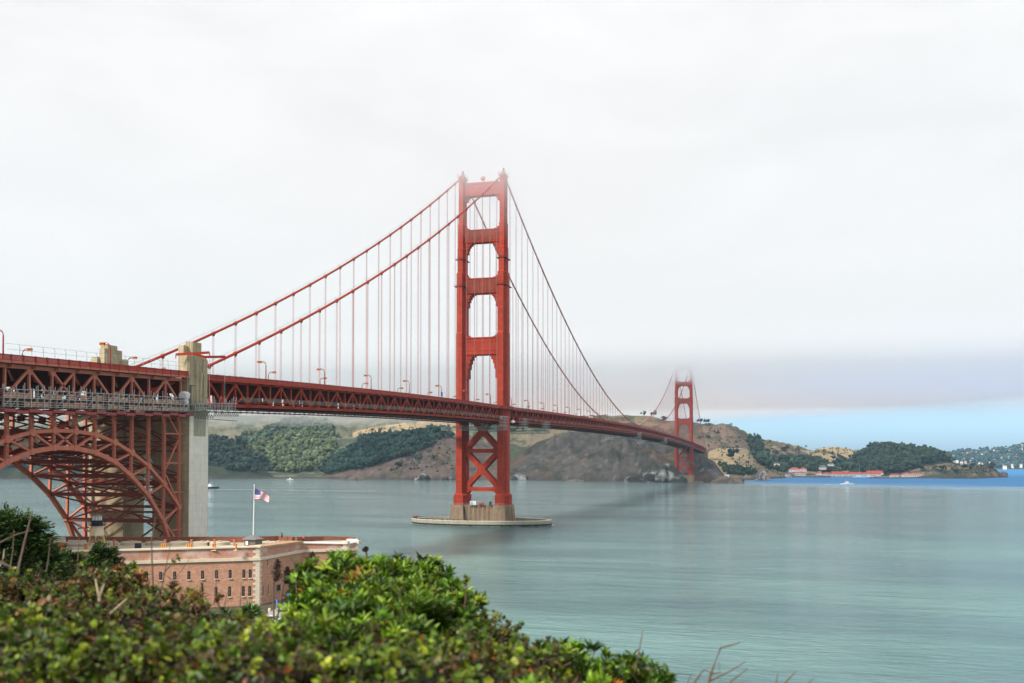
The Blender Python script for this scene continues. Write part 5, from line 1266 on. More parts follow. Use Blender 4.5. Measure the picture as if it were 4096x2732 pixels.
for x, a, b in [(720, 596, 660), (815, 594, 658), (908, 592, 656), (1002, 590, 655), (1097, 587, 654), (1189, 583, 652), (1284, 580, 650), (1375, 578, 648), (1467, 576, 645), (1510, 575, 644)]:
    window(zx(x), zy(a), zy(b), A_, B_, .62)
for x in (1001, 1095, 1187, 1281, 1373, 1465, 1508): window(zx(x), zy(715), zy(755), A_, B_, .55)
for x, a, b, w_ in [(1861, 420, 458, 1.25), (1861, 530, 570, 1.25), (1918, 528, 562, 2.4), (1703, 568, 608, 1.6), (1783, 556, 588, 1.6), (1781, 660, 697, 1.3), (1703, 685, 722, 1.3), (1860, 640, 678, 1.2), (2030, 520, 556, 1.3), (2030, 410, 440, 1.3)]:
    P, Q = (B_, C_) if x < 1868 else (C_, D_); window(zx(x), zy(a), zy(b), P, Q, w_, frame=True, sill=False)
for x, a, b in ((1600, 572, 640), (1634, 566, 633), (1630, 400, 440)): window(zx(x), zy(a), zy(b), B_, C_, .2, sill=True)
# stone gun mounts and chimneys on the roof
k = 0
for u in (430, 525, 622, 718, 810, 880, 978+95, 1115):
    d = 250; p = at(u, 2171, d); z = terr_z(p)
    p = np.array([p[0], p[1], z]); t = empty('gun_mount', p, 'round stone gun mount on the fort roof, '+ORD[k]+' from the left', 'gun mount', 'gun mounts on the fort roof'); k += 1
    MB().lathe([(2.5, z-.3), (2.5, z+.75), (2.2, z+.85), (0.01, z+.86)], p[:2], 28).build('stone_ring', M['roof_stone'], t, smooth='auto')
    MB().lathe([(.5, z+.8), (.5, z+1.1), (.01, z+1.12)], p[:2], 12).build('pintle_block', M['concrete'], t)
ch = empty('chimney_pot', (0, 0, 0)); MB().lathe([(.34, 0), (.3, .15), (.22, .2), (.19, 1.25), (.26, 1.3), (.26, 1.5), (.01, 1.52)], (0, 0), 12).build('pot', M['pot'], ch, smooth='auto'); MB().box(-.42, .42, -.42, .42, -.12, .02).build('base_slab', M['granite'], ch)
chd = empty('vent_pipe', (0, 0, 0)); MB().lathe([(.2, 0), (.2, 1.6), (.01, 1.62)], (0, 0), 12).build('pipe', M['black'], chd, smooth='auto'); MB().box(-.3, .3, -.3, .3, -.12, .02).build('base_slab', M['granite'], chd)
first = {0: True, 1: True}
GR = [(235, 1, 'on the fort roof behind the cypress'), (244, 1, 'on the fort roof behind the cypress'), (253, 1, 'on the fort roof behind the cypress'), (340, 1, 'left of the lighthouse'), (348, 1, 'left of the lighthouse'), (542, 0, 'in the row of four on the fort roof'), (548, 0, 'in the row of four on the fort roof'), (555, 0, 'in the row of four on the fort roof'), (562, 0, 'in the row of four on the fort roof'),
      (648, 1, 'in the left group of three'), (655, 1, 'in the left group of three'), (663, 1, 'in the left group of three'), (748, 1, 'in the middle group of three'), (756, 1, 'in the middle group of three'), (764, 1, 'in the middle group of three'), (852, 1, 'in the right pair'), (860, 1, 'in the right pair'), (944, 1, 'just left of the grey roof hut')]
cc_ = {}
for u, kd, lb in GR:
    p = at(u, 2189, 229); z = terr_z(p); cc_[(kd, lb)] = cc_.get((kd, lb), 0)+1
    L_ = ('clay chimney pot ' if kd else 'dark vent pipe ')+lb+', '+ORD[cc_[(kd, lb)]-1]+' from the left'
    proto = ch if kd else chd
    if first[kd]: o = proto; first[kd] = False; o.location = (p[0], p[1], z)
    else: o = copy_tree(proto, None, (p[0], p[1], z))
    tag(o, L_, 'chimney' if kd else 'vent pipe', 'clay chimneys on the fort roof' if kd else 'vent pipes on the fort roof')
pv = None
for u, lb in ((456, 'left of the others'), (661, 'behind the left chimney group'), (858, 'behind the right chimney pair'), (937, 'left of the grey hut'), (766, 'behind the middle chimney group')):
    p = at(u, 2176, 238); z = terr_z(p)
    if pv is None: pv = empty('rusty_post', (p[0], p[1], z)); m = MB(); m.box(-.18+p[0], .18+p[0], p[1]-.18, p[1]+.18, z, z+1.9); m.box(p[0]-.25, p[0]+.25, p[1]-.25, p[1]+.25, z+1.75, z+1.95); m.build('post', M['red_faded'], pv); o = pv
    else: o = copy_tree(pv, None, (p[0], p[1], z))
    tag(o, 'rusty red post on the fort roof '+lb, 'post', 'rusty posts on the fort roof')
# brick traverse magazine at the left end
p0 = at(180, 2170, 248); t = empty('brick_magazine', p0, 'low brick magazine with flat stone top at the left end of the fort roof', 'magazine')
a = at(145, 2160, 240); b = at(263, 2165, 238); c = at(258, 2160, 254); d = at(160, 2160, 256); pl = [tuple(x[:2]) for x in (a, b, c, d)]
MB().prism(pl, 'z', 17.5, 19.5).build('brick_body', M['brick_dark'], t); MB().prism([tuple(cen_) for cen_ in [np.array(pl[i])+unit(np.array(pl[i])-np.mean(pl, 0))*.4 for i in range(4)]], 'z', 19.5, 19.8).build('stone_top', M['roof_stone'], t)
t = empty('stone_platform', at(330, 2160, 250), 'low flat stone platform on the fort roof between magazine and lighthouse', 'platform')
pl = [tuple(at(u, 2160, d_)[:2]) for u, d_ in ((268, 244), (350, 243), (345, 258), (272, 258))]; MB().prism(pl, 'z', 17.6, 18.7).build('slab', M['roof_stone'], t)
# roof hut and flagpole
hp = at(1013, 2168, 244); hz = terr_z(hp)
hut = empty('roof_hut', (hp[0], hp[1], hz), 'six sided grey shingled hut on the fort roof at the foot of the flagpole', 'hut')
def ngon(r, z, n=6, ph=.2): return [(hp[0]+r*math.cos(2*math.pi*k/n+ph), hp[1]+r*math.sin(2*math.pi*k/n+ph), z) for k in range(n)]
MB().loft([ngon(2.25, hz-.1), ngon(2.25, hz+1.75)]).build('wall', M['wood_grey'], hut)
MB().loft([ngon(2.75, hz+1.7), ngon(2.75, hz+1.85), ngon(.3, hz+2.75)]).build('roof', M['roof_grey'], hut)
m = MB(); q = at(988, 2163, 242.0); m.box(q[0]-.3, q[0]+.3, q[1]-.12, q[1]+.1, hz+.5, hz+1.4); m.build('window', M['white'], hut)
fpz = hz+2.6; base = np.array([hp[0], hp[1], fpz]); top = at(1017, 1942, 244)
fp_ = empty('flagpole', (hp[0], hp[1], hz+2.6), 'tall white flagpole rising from the hut on the fort roof', 'flagpole')
MB().tube([base, (base+top)/2, top], [.13, .11, .07], 8).build('pole', M['white'], fp_, smooth='auto'); MB().blob(top+[0, 0, .12], (.17, .17, .17), 1, .02).build('finial', M['white'], fp_, smooth=True)
# stars and stripes, real cloth mesh with bands and star shapes
def flag():
    t = empty('national_flag', at(1019, 1975, 243.8), 'stars and stripes flag blowing to the right on the white flagpole', 'flag')
    P0 = at(1020.2, 1954, 243.8); hoist = 2.75
    def S(a, b):        # a along the fly 0..1, b down the hoist 0..1
        u = 1020.2+a*57-(b*2); sag = 30*a**1.25; v = 1953+sag+b*44*(1-.42*a)+math.sin(a*7+b*1.5)*2.2
        dd = 243.8+math.sin(a*8.5+b*2.2)*.30*min(1, a*3)
        return at(u, v, dd)
    def grid(m, a0, a1, b0, b1, na, nb, off=0.0):
        s0 = len(m.v)
        for i in range(na+1):
            for j in range(nb+1):
                p = S(a0+(a1-a0)*i/na, b0+(b1-b0)*j/nb)-FW*off; m.v.append(tuple(p))
        for i in range(na):
            for j in range(nb): m.f.append((s0+i*(nb+1)+j, s0+(i+1)*(nb+1)+j, s0+(i+1)*(nb+1)+j+1, s0+i*(nb+1)+j+1))
    M['flag_red'] = mat('flag_red', (.42, .012, .04), .8, var=.05); M['flag_blue'] = mat('flag_blue', (.02, .03, .17), .8, var=.05); M['flag_white'] = mat('flag_white', (.8, .8, .82), .8, var=.03)
    r_, w_ = MB(), MB()
    for k in range(13):
        b0, b1 = k/13, (k+1)/13; a0 = .4 if k < 7 else 0
        grid(r_ if k % 2 == 0 else w_, a0, 1, b0, b1, 24, 1)
    r_.build('red_stripes', M['flag_red'], t); w_.build('white_stripes', M['flag_white'], t)
    c = MB(); grid(c, 0, .4, 0, 7/13, 12, 6); c.build('blue_canton', M['flag_blue'], t)
    st = MB()
    for row in range(9):
        n_ = 6 if row % 2 == 0 else 5
        for i in range(n_):
            a = (.4/12)*(2*i+1+(row % 2)); b = (7/13)*(row+1)/10; s0 = len(st.v)
            for q in range(10):
                rr = 1 if q % 2 == 0 else .4; an = math.pi*q/5
                st.v.append(tuple(S(a+.011*rr*math.sin(an), b-.019*rr*math.cos(an))-FW*.02))
            st.v.append(tuple(S(a, b)-FW*.02)); st.f += [(s0+q, s0+(q+1) % 10, s0+10) for q in range(10)]
    st.build('white_stars', M['flag_white'], t)
flag()
# lighthouse on the fort roof
lp = at(387.5, 2175, 233); lz = terr_z(lp); S_l = 233/FPX
lh = empty('lighthouse', (lp[0], lp[1], lz), 'small iron lighthouse with black gallery and rust streaked cream tower on yellow legs', 'lighthouse')
zv = lambda v: CAM[2]-(v-1842.5)*S_l
def ring8(r, v, n=10): return [(lp[0]+r*math.cos(2*math.pi*k/n+.2), lp[1]+r*math.sin(2*math.pi*k/n+.2), zv(v)) for k in range(n)]
MB().loft([ring8(1.68, 2141), ring8(1.32, 2103)]).build('tower_body', M['light_cream'], lh)
MB().loft([ring8(1.9, 2101, 16), ring8(1.9, 2098.5, 16)]).build('gallery_floor', M['black'], lh)
m = MB()
for k in range(16):
    a = 2*math.pi*k/16; m.box(lp[0]+1.85*math.cos(a)-.025, lp[0]+1.85*math.cos(a)+.025, lp[1]+1.85*math.sin(a)-.025, lp[1]+1.85*math.sin(a)+.025, zv(2098.5), zv(2086))
    b = a+2*math.pi/16
    for v in (2086, 2092): m.beam((lp[0]+1.85*math.cos(a), lp[1]+1.85*math.sin(a), zv(v)), (lp[0]+1.85*math.cos(b), lp[1]+1.85*math.sin(b), zv(v)), .04, .04)
m.build('gallery_rail', M['black'], lh)
MB().loft([ring8(1.3, 2098.5, 16), ring8(1.3, 2081, 16)]).build('watch_room', M['black'], lh)
M['lantern'] = mat('lantern_glass', (.36, .38, .34), .15, var=.1, spec=.8)
MB().loft([ring8(1.02, 2081, 10), ring8(1.02, 2063, 10)]).build('lantern_glass', M['lantern'], lh)
m = MB()
for k in range(10):
    a = 2*math.pi*k/10+.2; m.beam((lp[0]+1.04*math.cos(a), lp[1]+1.04*math.sin(a), zv(2081)), (lp[0]+1.04*math.cos(a), lp[1]+1.04*math.sin(a), zv(2063)), .06, .06)
m.build('lantern_bars', M['white'], lh)
MB().loft([ring8(1.15, 2063.5, 16), ring8(.95, 2061, 16), ring8(.2, 2057.5, 16), ring8(.1, 2055, 16)]).build('lantern_roof', M['wood_grey'], lh)
m = MB()
for k in range(6):
    a = 2*math.pi*k/6; b = 2*math.pi*(k+1)/6; R0, R1 = 2.15, 1.6
    P = lambda r, an, v: (lp[0]+r*math.cos(an), lp[1]+r*math.sin(an), zv(v))
    m.beam(P(R0, a, 2186), P(R1, a, 2141), .13, .13); m.beam(P(R0, a, 2180), P(R1, b, 2145), .06, .06); m.beam(P(R0, b, 2180), P(R1, a, 2145), .06, .06); m.beam(P(1.85, a, 2163), P(1.85, b, 2163), .08, .08)
m.build('braced_legs', M['rust_yellow'], lh)
# people: one continuous skinned body each, clothing as children
def person(p, face, lb, top_c, leg_c, sit=False, reach=0.0, h=1.75):
    t = empty('person', p, lb, 'person', 'visitors on the fort roof', rz=face)
    def skin(name, chains, mt):
        V, E, Rr = [], [], []
        idx = {}
        for ch_ in chains:
            prev = None
            for (x, y, z, r) in ch_:
                key = (round(x, 3), round(y, 3), round(z, 3))
                if key not in idx: idx[key] = len(V); V.append((x*h/1.75, y*h/1.75, z*h/1.75)); Rr.append(r*h/1.75)
                if prev is not None: E.append((prev, idx[key]))
                prev = idx[key]
        import bmesh
        bm = bmesh.new(); lay = bm.verts.layers.skin.verify(); vs = [bm.verts.new(v) for v in V]
        for i, (vv, r) in enumerate(zip(vs, Rr)): vv[lay].radius = (r, r); vv[lay].use_root = i == 0
        for e in E: bm.edges.new((vs[e[0]], vs[e[1]]))
        me = bpy.data.meshes.new(name); bm.to_mesh(me); bm.free()
        o = bpy.data.objects.new(name, me); col.objects.link(o); md = o.modifiers.new('s', 'SKIN'); md.use_smooth_shade = True; o.modifiers.new('d', 'SUBSURF').levels = 1
        me.materials.append(mt); o.parent = t; return o
    hipz = .45 if sit else .92; dy = 0
    legs = []
    for s in (-1, 1):
        if sit: legs.append([(0, 0, hipz, .14), (s*.1, .02, hipz-.02, .10), (s*.13, .42, hipz+.02, .075), (s*.13, .45, .08, .05), (s*.13, .60, .04, .045)])
        else: legs.append([(0, 0, hipz, .14), (s*.1, 0, hipz-.06, .10), (s*.11, .04, .50, .07), (s*.12, -.02, .09, .05), (s*.13, .16, .04, .045)])
    arms = []
    for s in (-1, 1): arms.append([(0, 0, hipz+.48, .13), (s*.19, 0, hipz+.50, .07), (s*.26, .02+reach*.15, hipz+.24, .048), (s*(.25-reach*.12), .10+reach*.25, hipz+.02+reach*.3, .036), (s*(.25-reach*.14), .15+reach*.28, hipz-.06+reach*.32, .03)])
    skin('body', [[(0, 0, hipz, .14), (0, 0, hipz+.24, .13), (0, 0, hipz+.48, .13), (0, 0, hipz+.58, .055), (0, .02, hipz+.68, .085), (0, .03, hipz+.77, .085)]]+legs+arms, M['skin'])
    skin('jacket', [[(0, 0, hipz-.04, .155), (0, 0, hipz+.24, .155), (0, 0, hipz+.49, .15)]]+[[(0, 0, hipz+.49, .15)]+[(x, y, z, r+.018) for x, y, z, r in a[1:4]] for a in arms], top_c)
    skin('trousers', [[(x, y, z, r+.02) for x, y, z, r in l[:4]] for l in legs], leg_c)
    m = MB(); m.blob((0, .005, (hipz+.77)*h/1.75), (.105, .12, .11), 2, .05); o = m.build('hair', M['black']); o.parent = t; 
    return t
cl = lambda n, c: mat(n, c, .8, var=.08)
K = {'cream': cl('cream_coat', (.65, .6, .45)), 'navy': cl('navy_jacket', (.02, .03, .09)), 'red': cl('red_jacket', (.6, .02, .02)), 'blue': cl('blue_jacket', (.05, .15, .35)), 'dark': cl('dark_trousers', (.02, .02, .025)), 'white': cl('white_shirt', (.7, .7, .7)), 'orange': cl('orange_vest', (.8, .2, .03)), 'green': cl('green_shirt', (.03, .25, .16))}
def roofp(u, v, d): q = at(u, v, d); return (q[0], q[1], terr_z(q))
person(roofp(833, 2168, 243), 1.2, 'person in a cream coat walking on the fort roof left of the grey hut', K['cream'], K['dark'])
q = at(1128, 2155, 262); 
person((q[0], q[1], 18.75), 3.0, 'person in dark clothes standing on the far parapet right of the flagpole', K['navy'], K['dark'], reach=.6, h=1.8)
person(roofp(1083, 2163, 247), .5, 'person in a pale shirt sitting beside the gun mount on the fort roof', K['white'], K['blue'], sit=True)
person(roofp(1105, 2163, 247), -.5, 'person in a blue jacket sitting on the fort roof right of the pale shirt', K['blue'], K['dark'], sit=True)
person(roofp(1213, 2158, 262), 0, 'person in red at the far wall of the right bastion', K['red'], K['dark'])
person(roofp(165, 2175, 236), .3, 'person in a red jacket by the brick magazine on the fort roof', K['red'], K['dark'])
person(roofp(141, 2166, 246), .3, 'person in dark blue at the left end of the fort roof', K['blue'], K['dark'])
person(roofp(197, 2180, 235), 1.3, 'person in a navy jacket before the brick magazine', K['navy'], K['dark'])
person(roofp(207, 2180, 235), 1.9, 'person in dark clothes at the right end of the brick magazine', K['dark'], K['navy'])
person(roofp(190, 2192, 229), .9, 'person in white bending by the chimney pots on the left of the roof', K['white'], K['white'], reach=.8)
for i, (y, c, lb) in enumerate(((-392, 'dark', 'person behind the viaduct railing, left of a pair'), (-390.6, 'red', 'person behind the viaduct railing, right of a pair'), (-379.3, 'navy', 'person behind the viaduct railing in front of the turret'), (-331, 'dark', 'walker on the side span just right of the pylon'), (-318, 'blue', 'walker leaning at the side span railing'), (-289, 'green', 'walker in green on the side span'), (-283, 'green', 'person in bright green pushing along the side span'), (-265, 'dark', 'walker on the side span past the person in green'), (-222, 'navy', 'walker on the side span by the red mast'))):
    xw = 16.9 if y < -353 else 14.6
    person((xw, y, ztop(y)+.45), .4*i, lb, K[c], K['dark'])
person((14.6, -14, ztop(-14)+.45), 0, 'worker in an orange vest at the near tower balcony', K['orange'], K['dark'])
fx, fyy = 43.3, fy-1.5
person((fx, fyy, 2.2), -1.2, 'angler in red standing at the right end of the fender ring', K['red'], K['dark'], reach=.7)
t = empty('fishing_rod', (fx+.3, fyy, 3.2), 'long fishing rod held by the angler on the fender ring', 'fishing rod'); MB().tube([(fx+.2, fyy-.2, 3.3), (fx+3.2, fyy-.8, 6.0)], .05, 5).build('rod', M['black'], t)
person((-11, -26.2, 2.2), .2, 'person in red on the front rim of the fender ring left of the pier', K['red'], K['dark'], sit=True)

# ------------------------------------------------------------------ car park in front of the fort
pk = [at_z(u, v, GZ+.05) for u, v in ((960, 2545), (1330, 2560), (1480, 2440), (1330, 2385), (1180, 2408), (1080, 2450))]
m = MB(); m.prism([(p[0], p[1]) for p in pk], 'z', GZ-1.2, GZ+.3); tag(m.build('road', M['paving']), kind='structure')
GZ2 = GZ+.3
def car(loc, rz, c, lb, scale=1.0):
    t = empty('parked_car', (0, 0, 0)); pm = mat('car_paint', c, .3, var=.02, spec=.6)
    prof = [(-2.25, .35), (2.2, .35), (2.25, .75), (2.1, .95), (1.2, 1.05), (.5, 1.5), (-1.3, 1.55), (-2.1, 1.1), (-2.28, .8)]
    b = MB().prism(prof, 'y', -.88, .88).build('body', pm, t); 
    mm = MB()
    for s in (-1, 1): ya, yb = sorted((s*.882, s*.90)); mm.prism([(1.0, 1.05), (.45, 1.42), (-1.25, 1.47), (-1.8, 1.08)], 'y', ya, yb)
    mm.build('side_window', M['dark'], t)
    MB().add([(1.22, -.75, 1.07), (1.22, .75, 1.07), (.56, .68, 1.49), (.56, -.68, 1.49)], [(0, 1, 2, 3)]).build('windscreen', M['dark'], t)
    for x in (-1.4, 1.4):
        for s in (-1, 1): MB().tube([(x, s*.92, .34), (x, s*.7, .34)], .34, 14).build('wheel', M['black'], t)
    for s in (-1, 1): ya, yb = sorted((s*.5, s*.8)); MB().box(2.2, 2.27, ya, yb, .62, .78).build('headlight', M['white'], t)
    t.location = loc; t.rotation_euler = (0, 0, rz); tag(t, lb, 'car', 'cars parked below the fort'); t.scale = (scale,)*3; return t
q = at_z(1206, 2424, GZ2); car(q, 1.0, (.02, .02, .02), 'black car parked against the side of the fort')
q = at_z(1248, 2414, GZ2); car(q, 1.0, (.7, .7, .7), 'white car just behind the black one at the side of the fort', 1.05)
q = at_z(1092, 2492, GZ2); car(q, .3, (.65, .68, .72), 'pale silver car nearest the bushes below the fort')
q = at_z(1078, 2448, GZ2); MBb = MB().lathe([(.32, GZ2), (.32, GZ2+.7), (.25, GZ2+.85), (.01, GZ2+.87)], q[:2], 14)
tag(MBb.build('bollard', M['light_cream'], loc=q), 'cream bollard standing alone on the paving before the fort', 'bollard')
for u, lb in ((1107, 'blue topped parking post, left of two before the fort'), (1153, 'blue topped parking post, right of two before the fort')):
    q = at_z(u, 2462 if u < 1130 else 2430, GZ2); t = empty('parking_post', q, lb, 'sign post', 'blue topped posts'); MB().tube([q, q+[0, 0, 3.4]], .05, 6).build('pole', M['galv'], t); MB().box(q[0]-.22, q[0]+.22, q[1]-.04, q[1]+.04, q[2]+2.5, q[2]+3.4).build('sign_plate', M['blue_sign'], t)
t = empty('metal_railing', at_z(1150, 2430, GZ2), 'low galvanised railing along the side of the fort', 'railing'); a = at_z(1118, 2448, GZ2); b = at_z(1190, 2416, GZ2); m = MB()
for k in range(13): p = a+(b-a)*k/12; m.tube([p, p+[0, 0, 1.1]], .04, 5)
for dz in (.55, 1.1): m.tube([a+[0, 0, dz], b+[0, 0, dz]], .04, 5)
m.build('rails', M['galv'], t)
# ------------------------------------------------------------------ rocks, harbour, boats
def rock(u, vb, d, w_, h, label, mt='rock', seed=1, steep=1.0, tall=False):
    p = at(u, vb, d); p[2] = WATER-1.5; rng = np.random.default_rng(seed)
    V = np.array(_ROCKV); n = V.copy(); ang = np.arctan2(V[:, 1], V[:, 0])
    rad = 1+.28*np.sin(ang*3+seed)+.2*np.sin(ang*5+seed*2); 
    f = 1+.35*(fbm(V[:, 0]*1.7+seed*7+9, V[:, 1]*1.7+V[:, 2]*2.1+31, 4, seed)-.5)*2
    n[:, 0] *= rad*f*w_/2; n[:, 1] *= rad*f*w_/2*.8; zz = np.clip(V[:, 2], -.2, 1)
    n[:, 2] = zz*h*f if not tall else zz**1.0*h*(1+.0*f)
    if tall: k = 1-.55*np.clip(zz, 0, 1)**.8; n[:, 0] *= k; n[:, 1] *= k
    n += p
    o = np_mesh('sea_rock' if not tall else 'sea_stack', n, [np.array(_ROCKF)], M[mt], loc=p, smooth=False)
    return tag(o, label, 'rock', 'rocks along the far shore')
_ROCKV, _ROCKF = _ico(4)
rock(3050, 1920, 2030, 36, 23, 'tall conical grey sea stack standing off the tan shore', 'rock', 3, tall=True)
rock(2598, 1928, 1880, 70, 22, 'large white stained dark rock left of the far tower', 'guano', 5)
rock(2662, 1928, 1868, 56, 30, 'dark rock hump between the white stained rock and the far tower', 'guano', 8)
rock(2080, 1920, 2060, 32, 13, 'white streaked rock at the cliff foot just right of the near tower', 'guano', 9)
rock(1697, 1918, 2065, 26, 15, 'white streaked crag at the shore left of the near tower', 'guano', 10)
rock(1665, 1918, 2075, 15, 6, 'small white rock left of the white streaked crag', 'guano', 12)
rock(1785, 1920, 2060, 26, 9, 'white rock seen next to the left leg of the near tower', 'guano', 13)
rock(1425, 1916, 2100, 30, 9, 'reddish boulder at the shore below the pine wood', 'rock_plain', 14)
rock(2890, 1932, 1790, 42, 11, 'dark low rock under the white lookout', 'rock_plain', 15)
rock(2925, 1930, 1785, 48, 15, 'brown rock outcrop carrying the white lookout', 'rock_plain', 16)
rock(4010, 1908, 2420, 24, 15, 'tan rock off the end of the right hand point', 'rock_plain', 17)
rock(3965, 1908, 2380, 10, 5, 'small white rock at the tip of the tan point', 'guano', 18)
rock(2800, 1930, 1860, 40, 4, 'dark shore rocks right of the far tower', 'rock_plain', 19)
rock(2300, 1925, 1960, 40, 5, 'dark green rock foot in the middle of the cliff', 'rock_plain', 20)
p = at(2908, 1924, 1782); t = empty('lookout_hut', p, 'tiny white lookout hut on the brown rocks by the water', 'hut')
zb = 8.5; MB().box(p[0]-4, p[0]+4, p[1]-3, p[1]+3, zb, zb+6).build('wall', M['white'], t); MB().box(p[0]-4.4, p[0]+4.4, p[1]-3.4, p[1]+3.4, zb+6, zb+6.6).build('roof', M['roof_grey'], t); MB().box(p[0]-.8, p[0]+.8, p[1]-3.1, p[1]-2.9, zb+.1, zb+3.5).build('door', M['dark'], t)
# buildings
def ground_z(p, ridges=RIDGES): return float(height(np.array([p[0]]), np.array([p[1]]), ridges)[0])
def building(u0, u1, v_base, v_eave, v_ridge, d, depth, label, roof='roof_red', wall='wall_cream', hip=0.0, windows=6, group='buildings by the far harbour', ridges=RIDGES, cat='building', name='harbour_building', dig=3):
    s = d/FPX; c = at((u0+u1)/2, v_base, d); W_ = (u1-u0)*s; zb = c[2]; ze = CAM[2]-(v_eave-1842.5)*s; zr = CAM[2]-(v_ridge-1842.5)*s
    t = empty(name, (c[0], c[1], zb), label, cat, group)
    dr = RT[:2]; fn = np.array([math.sin(YAW), math.cos(YAW)])
    P = lambda a, b, z: (c[0]+dr[0]*a+fn[0]*b, c[1]+dr[1]*a+fn[1]*b, z)
    h = W_/2
    V = [P(-h, 0, zb-dig), P(h, 0, zb-dig), P(h, depth, zb-dig), P(-h, depth, zb-dig), P(-h, 0, ze), P(h, 0, ze), P(h, depth, ze), P(-h, depth, ze)]
    MB().add(V, [(3,2,1,0),(4,5,6,7),(0,1,5,4),(1,2,6,5),(2,3,7,6),(3,0,4,7)]).build('wall', M[wall], t)
    e = .6; V = [P(-h-e, -e, ze+.01), P(h+e, -e, ze+.01), P(h+e, depth+e, ze+.01), P(-h-e, depth+e, ze+.01), P(-h-e+hip, depth/2, zr), P(h+e-hip, depth/2, zr)]
    MB().add(V, [(3,2,1,0), (0,1,5,4), (2,3,4,5), (1,2,5), (3,0,4)]).build('roof', M[roof], t)
    for k in range(windows):
        a = -h+(k+.5)*W_/windows; ww = min(.9, W_/windows*.28); zc_ = zb+(ze-zb)*.5; hh = (ze-zb)*.22
        MB().add([P(a-ww, -.05, zc_-hh), P(a+ww, -.05, zc_-hh), P(a+ww, -.05, zc_+hh), P(a-ww, -.05, zc_+hh)], [(0, 1, 2, 3)]).build('window', M['dark'], t)
    return t
f4 = lambda x: 3080+x/4.521
g4 = lambda y: 1780+y/4.521
BL = [(455,655,552,505,482,'long white building with a bright red roof behind the old pier', 0, 8), (370,550,470,438,405,'cream house with a wide red hipped roof above the pier', 8, 4), (575,660,468,432,408,'small cream house with red roof beside the hipped one', 4, 2), (395,440,560,540,512,'small red walled shed left of the long white building', 0, 1),
      (300,375,565,530,508,'white cottage at the left end of the harbour buildings', 2, 2), (990,1120,548,522,498,'low red roofed wing at the left of the barracks row', 0, 5), (1130,1380,543,522,480,'red roofed barracks hall, first of the long row', 0, 8), (1385,1650,543,522,490,'red roofed barracks hall, second of the long row', 0, 8),
      (1655,1860,542,522,495,'red roofed barracks hall, third of the long row', 0, 6), (1865,2010,542,526,505,'red roofed barracks hall, last of the long row', 0, 4), (1770,2050,520,500,463,'large red roofed hall behind the barracks row', 0, 6), (880,945,525,508,476,'small house with steep red roof and white gable', 1, 2),
      (2200,2350,575,550,522,'low cream boat shed with a red roof by the jetty', 2, 3), (920,1020,425,400,362,'two storey white villa with grey roof among the trees', 2, 4), (1075,1160,360,345,330,'flat white roofed house on the slope', 1, 3), (55,175,355,335,318,'grey and white house high among the trees', 2, 3)]
for i, (a, b, vb, ve, vr, lb, hip, nw) in enumerate(BL):
    d = 2460 if vb > 530 else (2520 if vb > 460 else 2600)
    roof = 'roof_red' if 'red' in lb and 'red walled' not in lb else 'roof_grey'
    building(f4(a), f4(b), g4(vb), g4(ve), g4(vr), d+(i % 3)*6, 16, lb, roof=roof, wall='roof_red' if 'red walled' in lb else 'wall_cream', hip=hip, windows=nw)
h4 = lambda x: 3560+x/4.386
k4 = lambda y: 1740+y/4.386
building(h4(245), h4(578), k4(742), k4(693), k4(665), 2276, 18, 'long white boathouse with a red roof on the marina quay', windows=9)
building(h4(30), h4(165), k4(740), k4(705), k4(682), 2282, 14, 'low cream shed left of the white boathouse', windows=3)
# breakwater, quay and old pier
def slab(name, u0, u1, d0, d1, z1, mt, label, cat, kind=None):
    pl = [tuple(at(u, 1900, d)[:2]) for u, d in ((u0, d0), (u1, d0), (u1, d1), (u0, d1))]; o = MB().prism(pl, 'z', -3, z1).build(name, M[mt], loc=(*pl[0], 0)) ; return tag(o, label, cat, kind=kind)
slab('breakwater', f4(1790), h4(1600), 2250, 2257, 1.8, 'rock_plain', 'long dark stone breakwater in front of the marina', 'breakwater')
slab('harbour_quay', 3150, 3560, 2395, 2420, 1.6, 'paving', 'pale stone quay along the harbour front', 'quay')
pr_ = empty('timber_pier', at(3260, 1912, 2330), 'old dark timber pier on piles reaching into the harbour', 'pier')
for (u0, u1, d0) in ((f4(400), f4(705), 2350), (f4(700), f4(1095), 2300)):
    pl = [tuple(at(u, 1900, d)[:2]) for u, d in ((u0, d0), (u1, d0), (u1, d0+14), (u0, d0+14))]; MB().prism(pl, 'z', 2.4, 3.6).build('pier_deck', M['timber'], pr_)
    m = MB(); 
    for k in range(int((u1-u0)/3)):
        p = at(u0+k*3+1, 1900, d0+.5); m.box(p[0]-.3, p[0]+.3, p[1]-.3, p[1]+.3, -3, 2.4)
    m.build('piles', M['timber'], pr_)
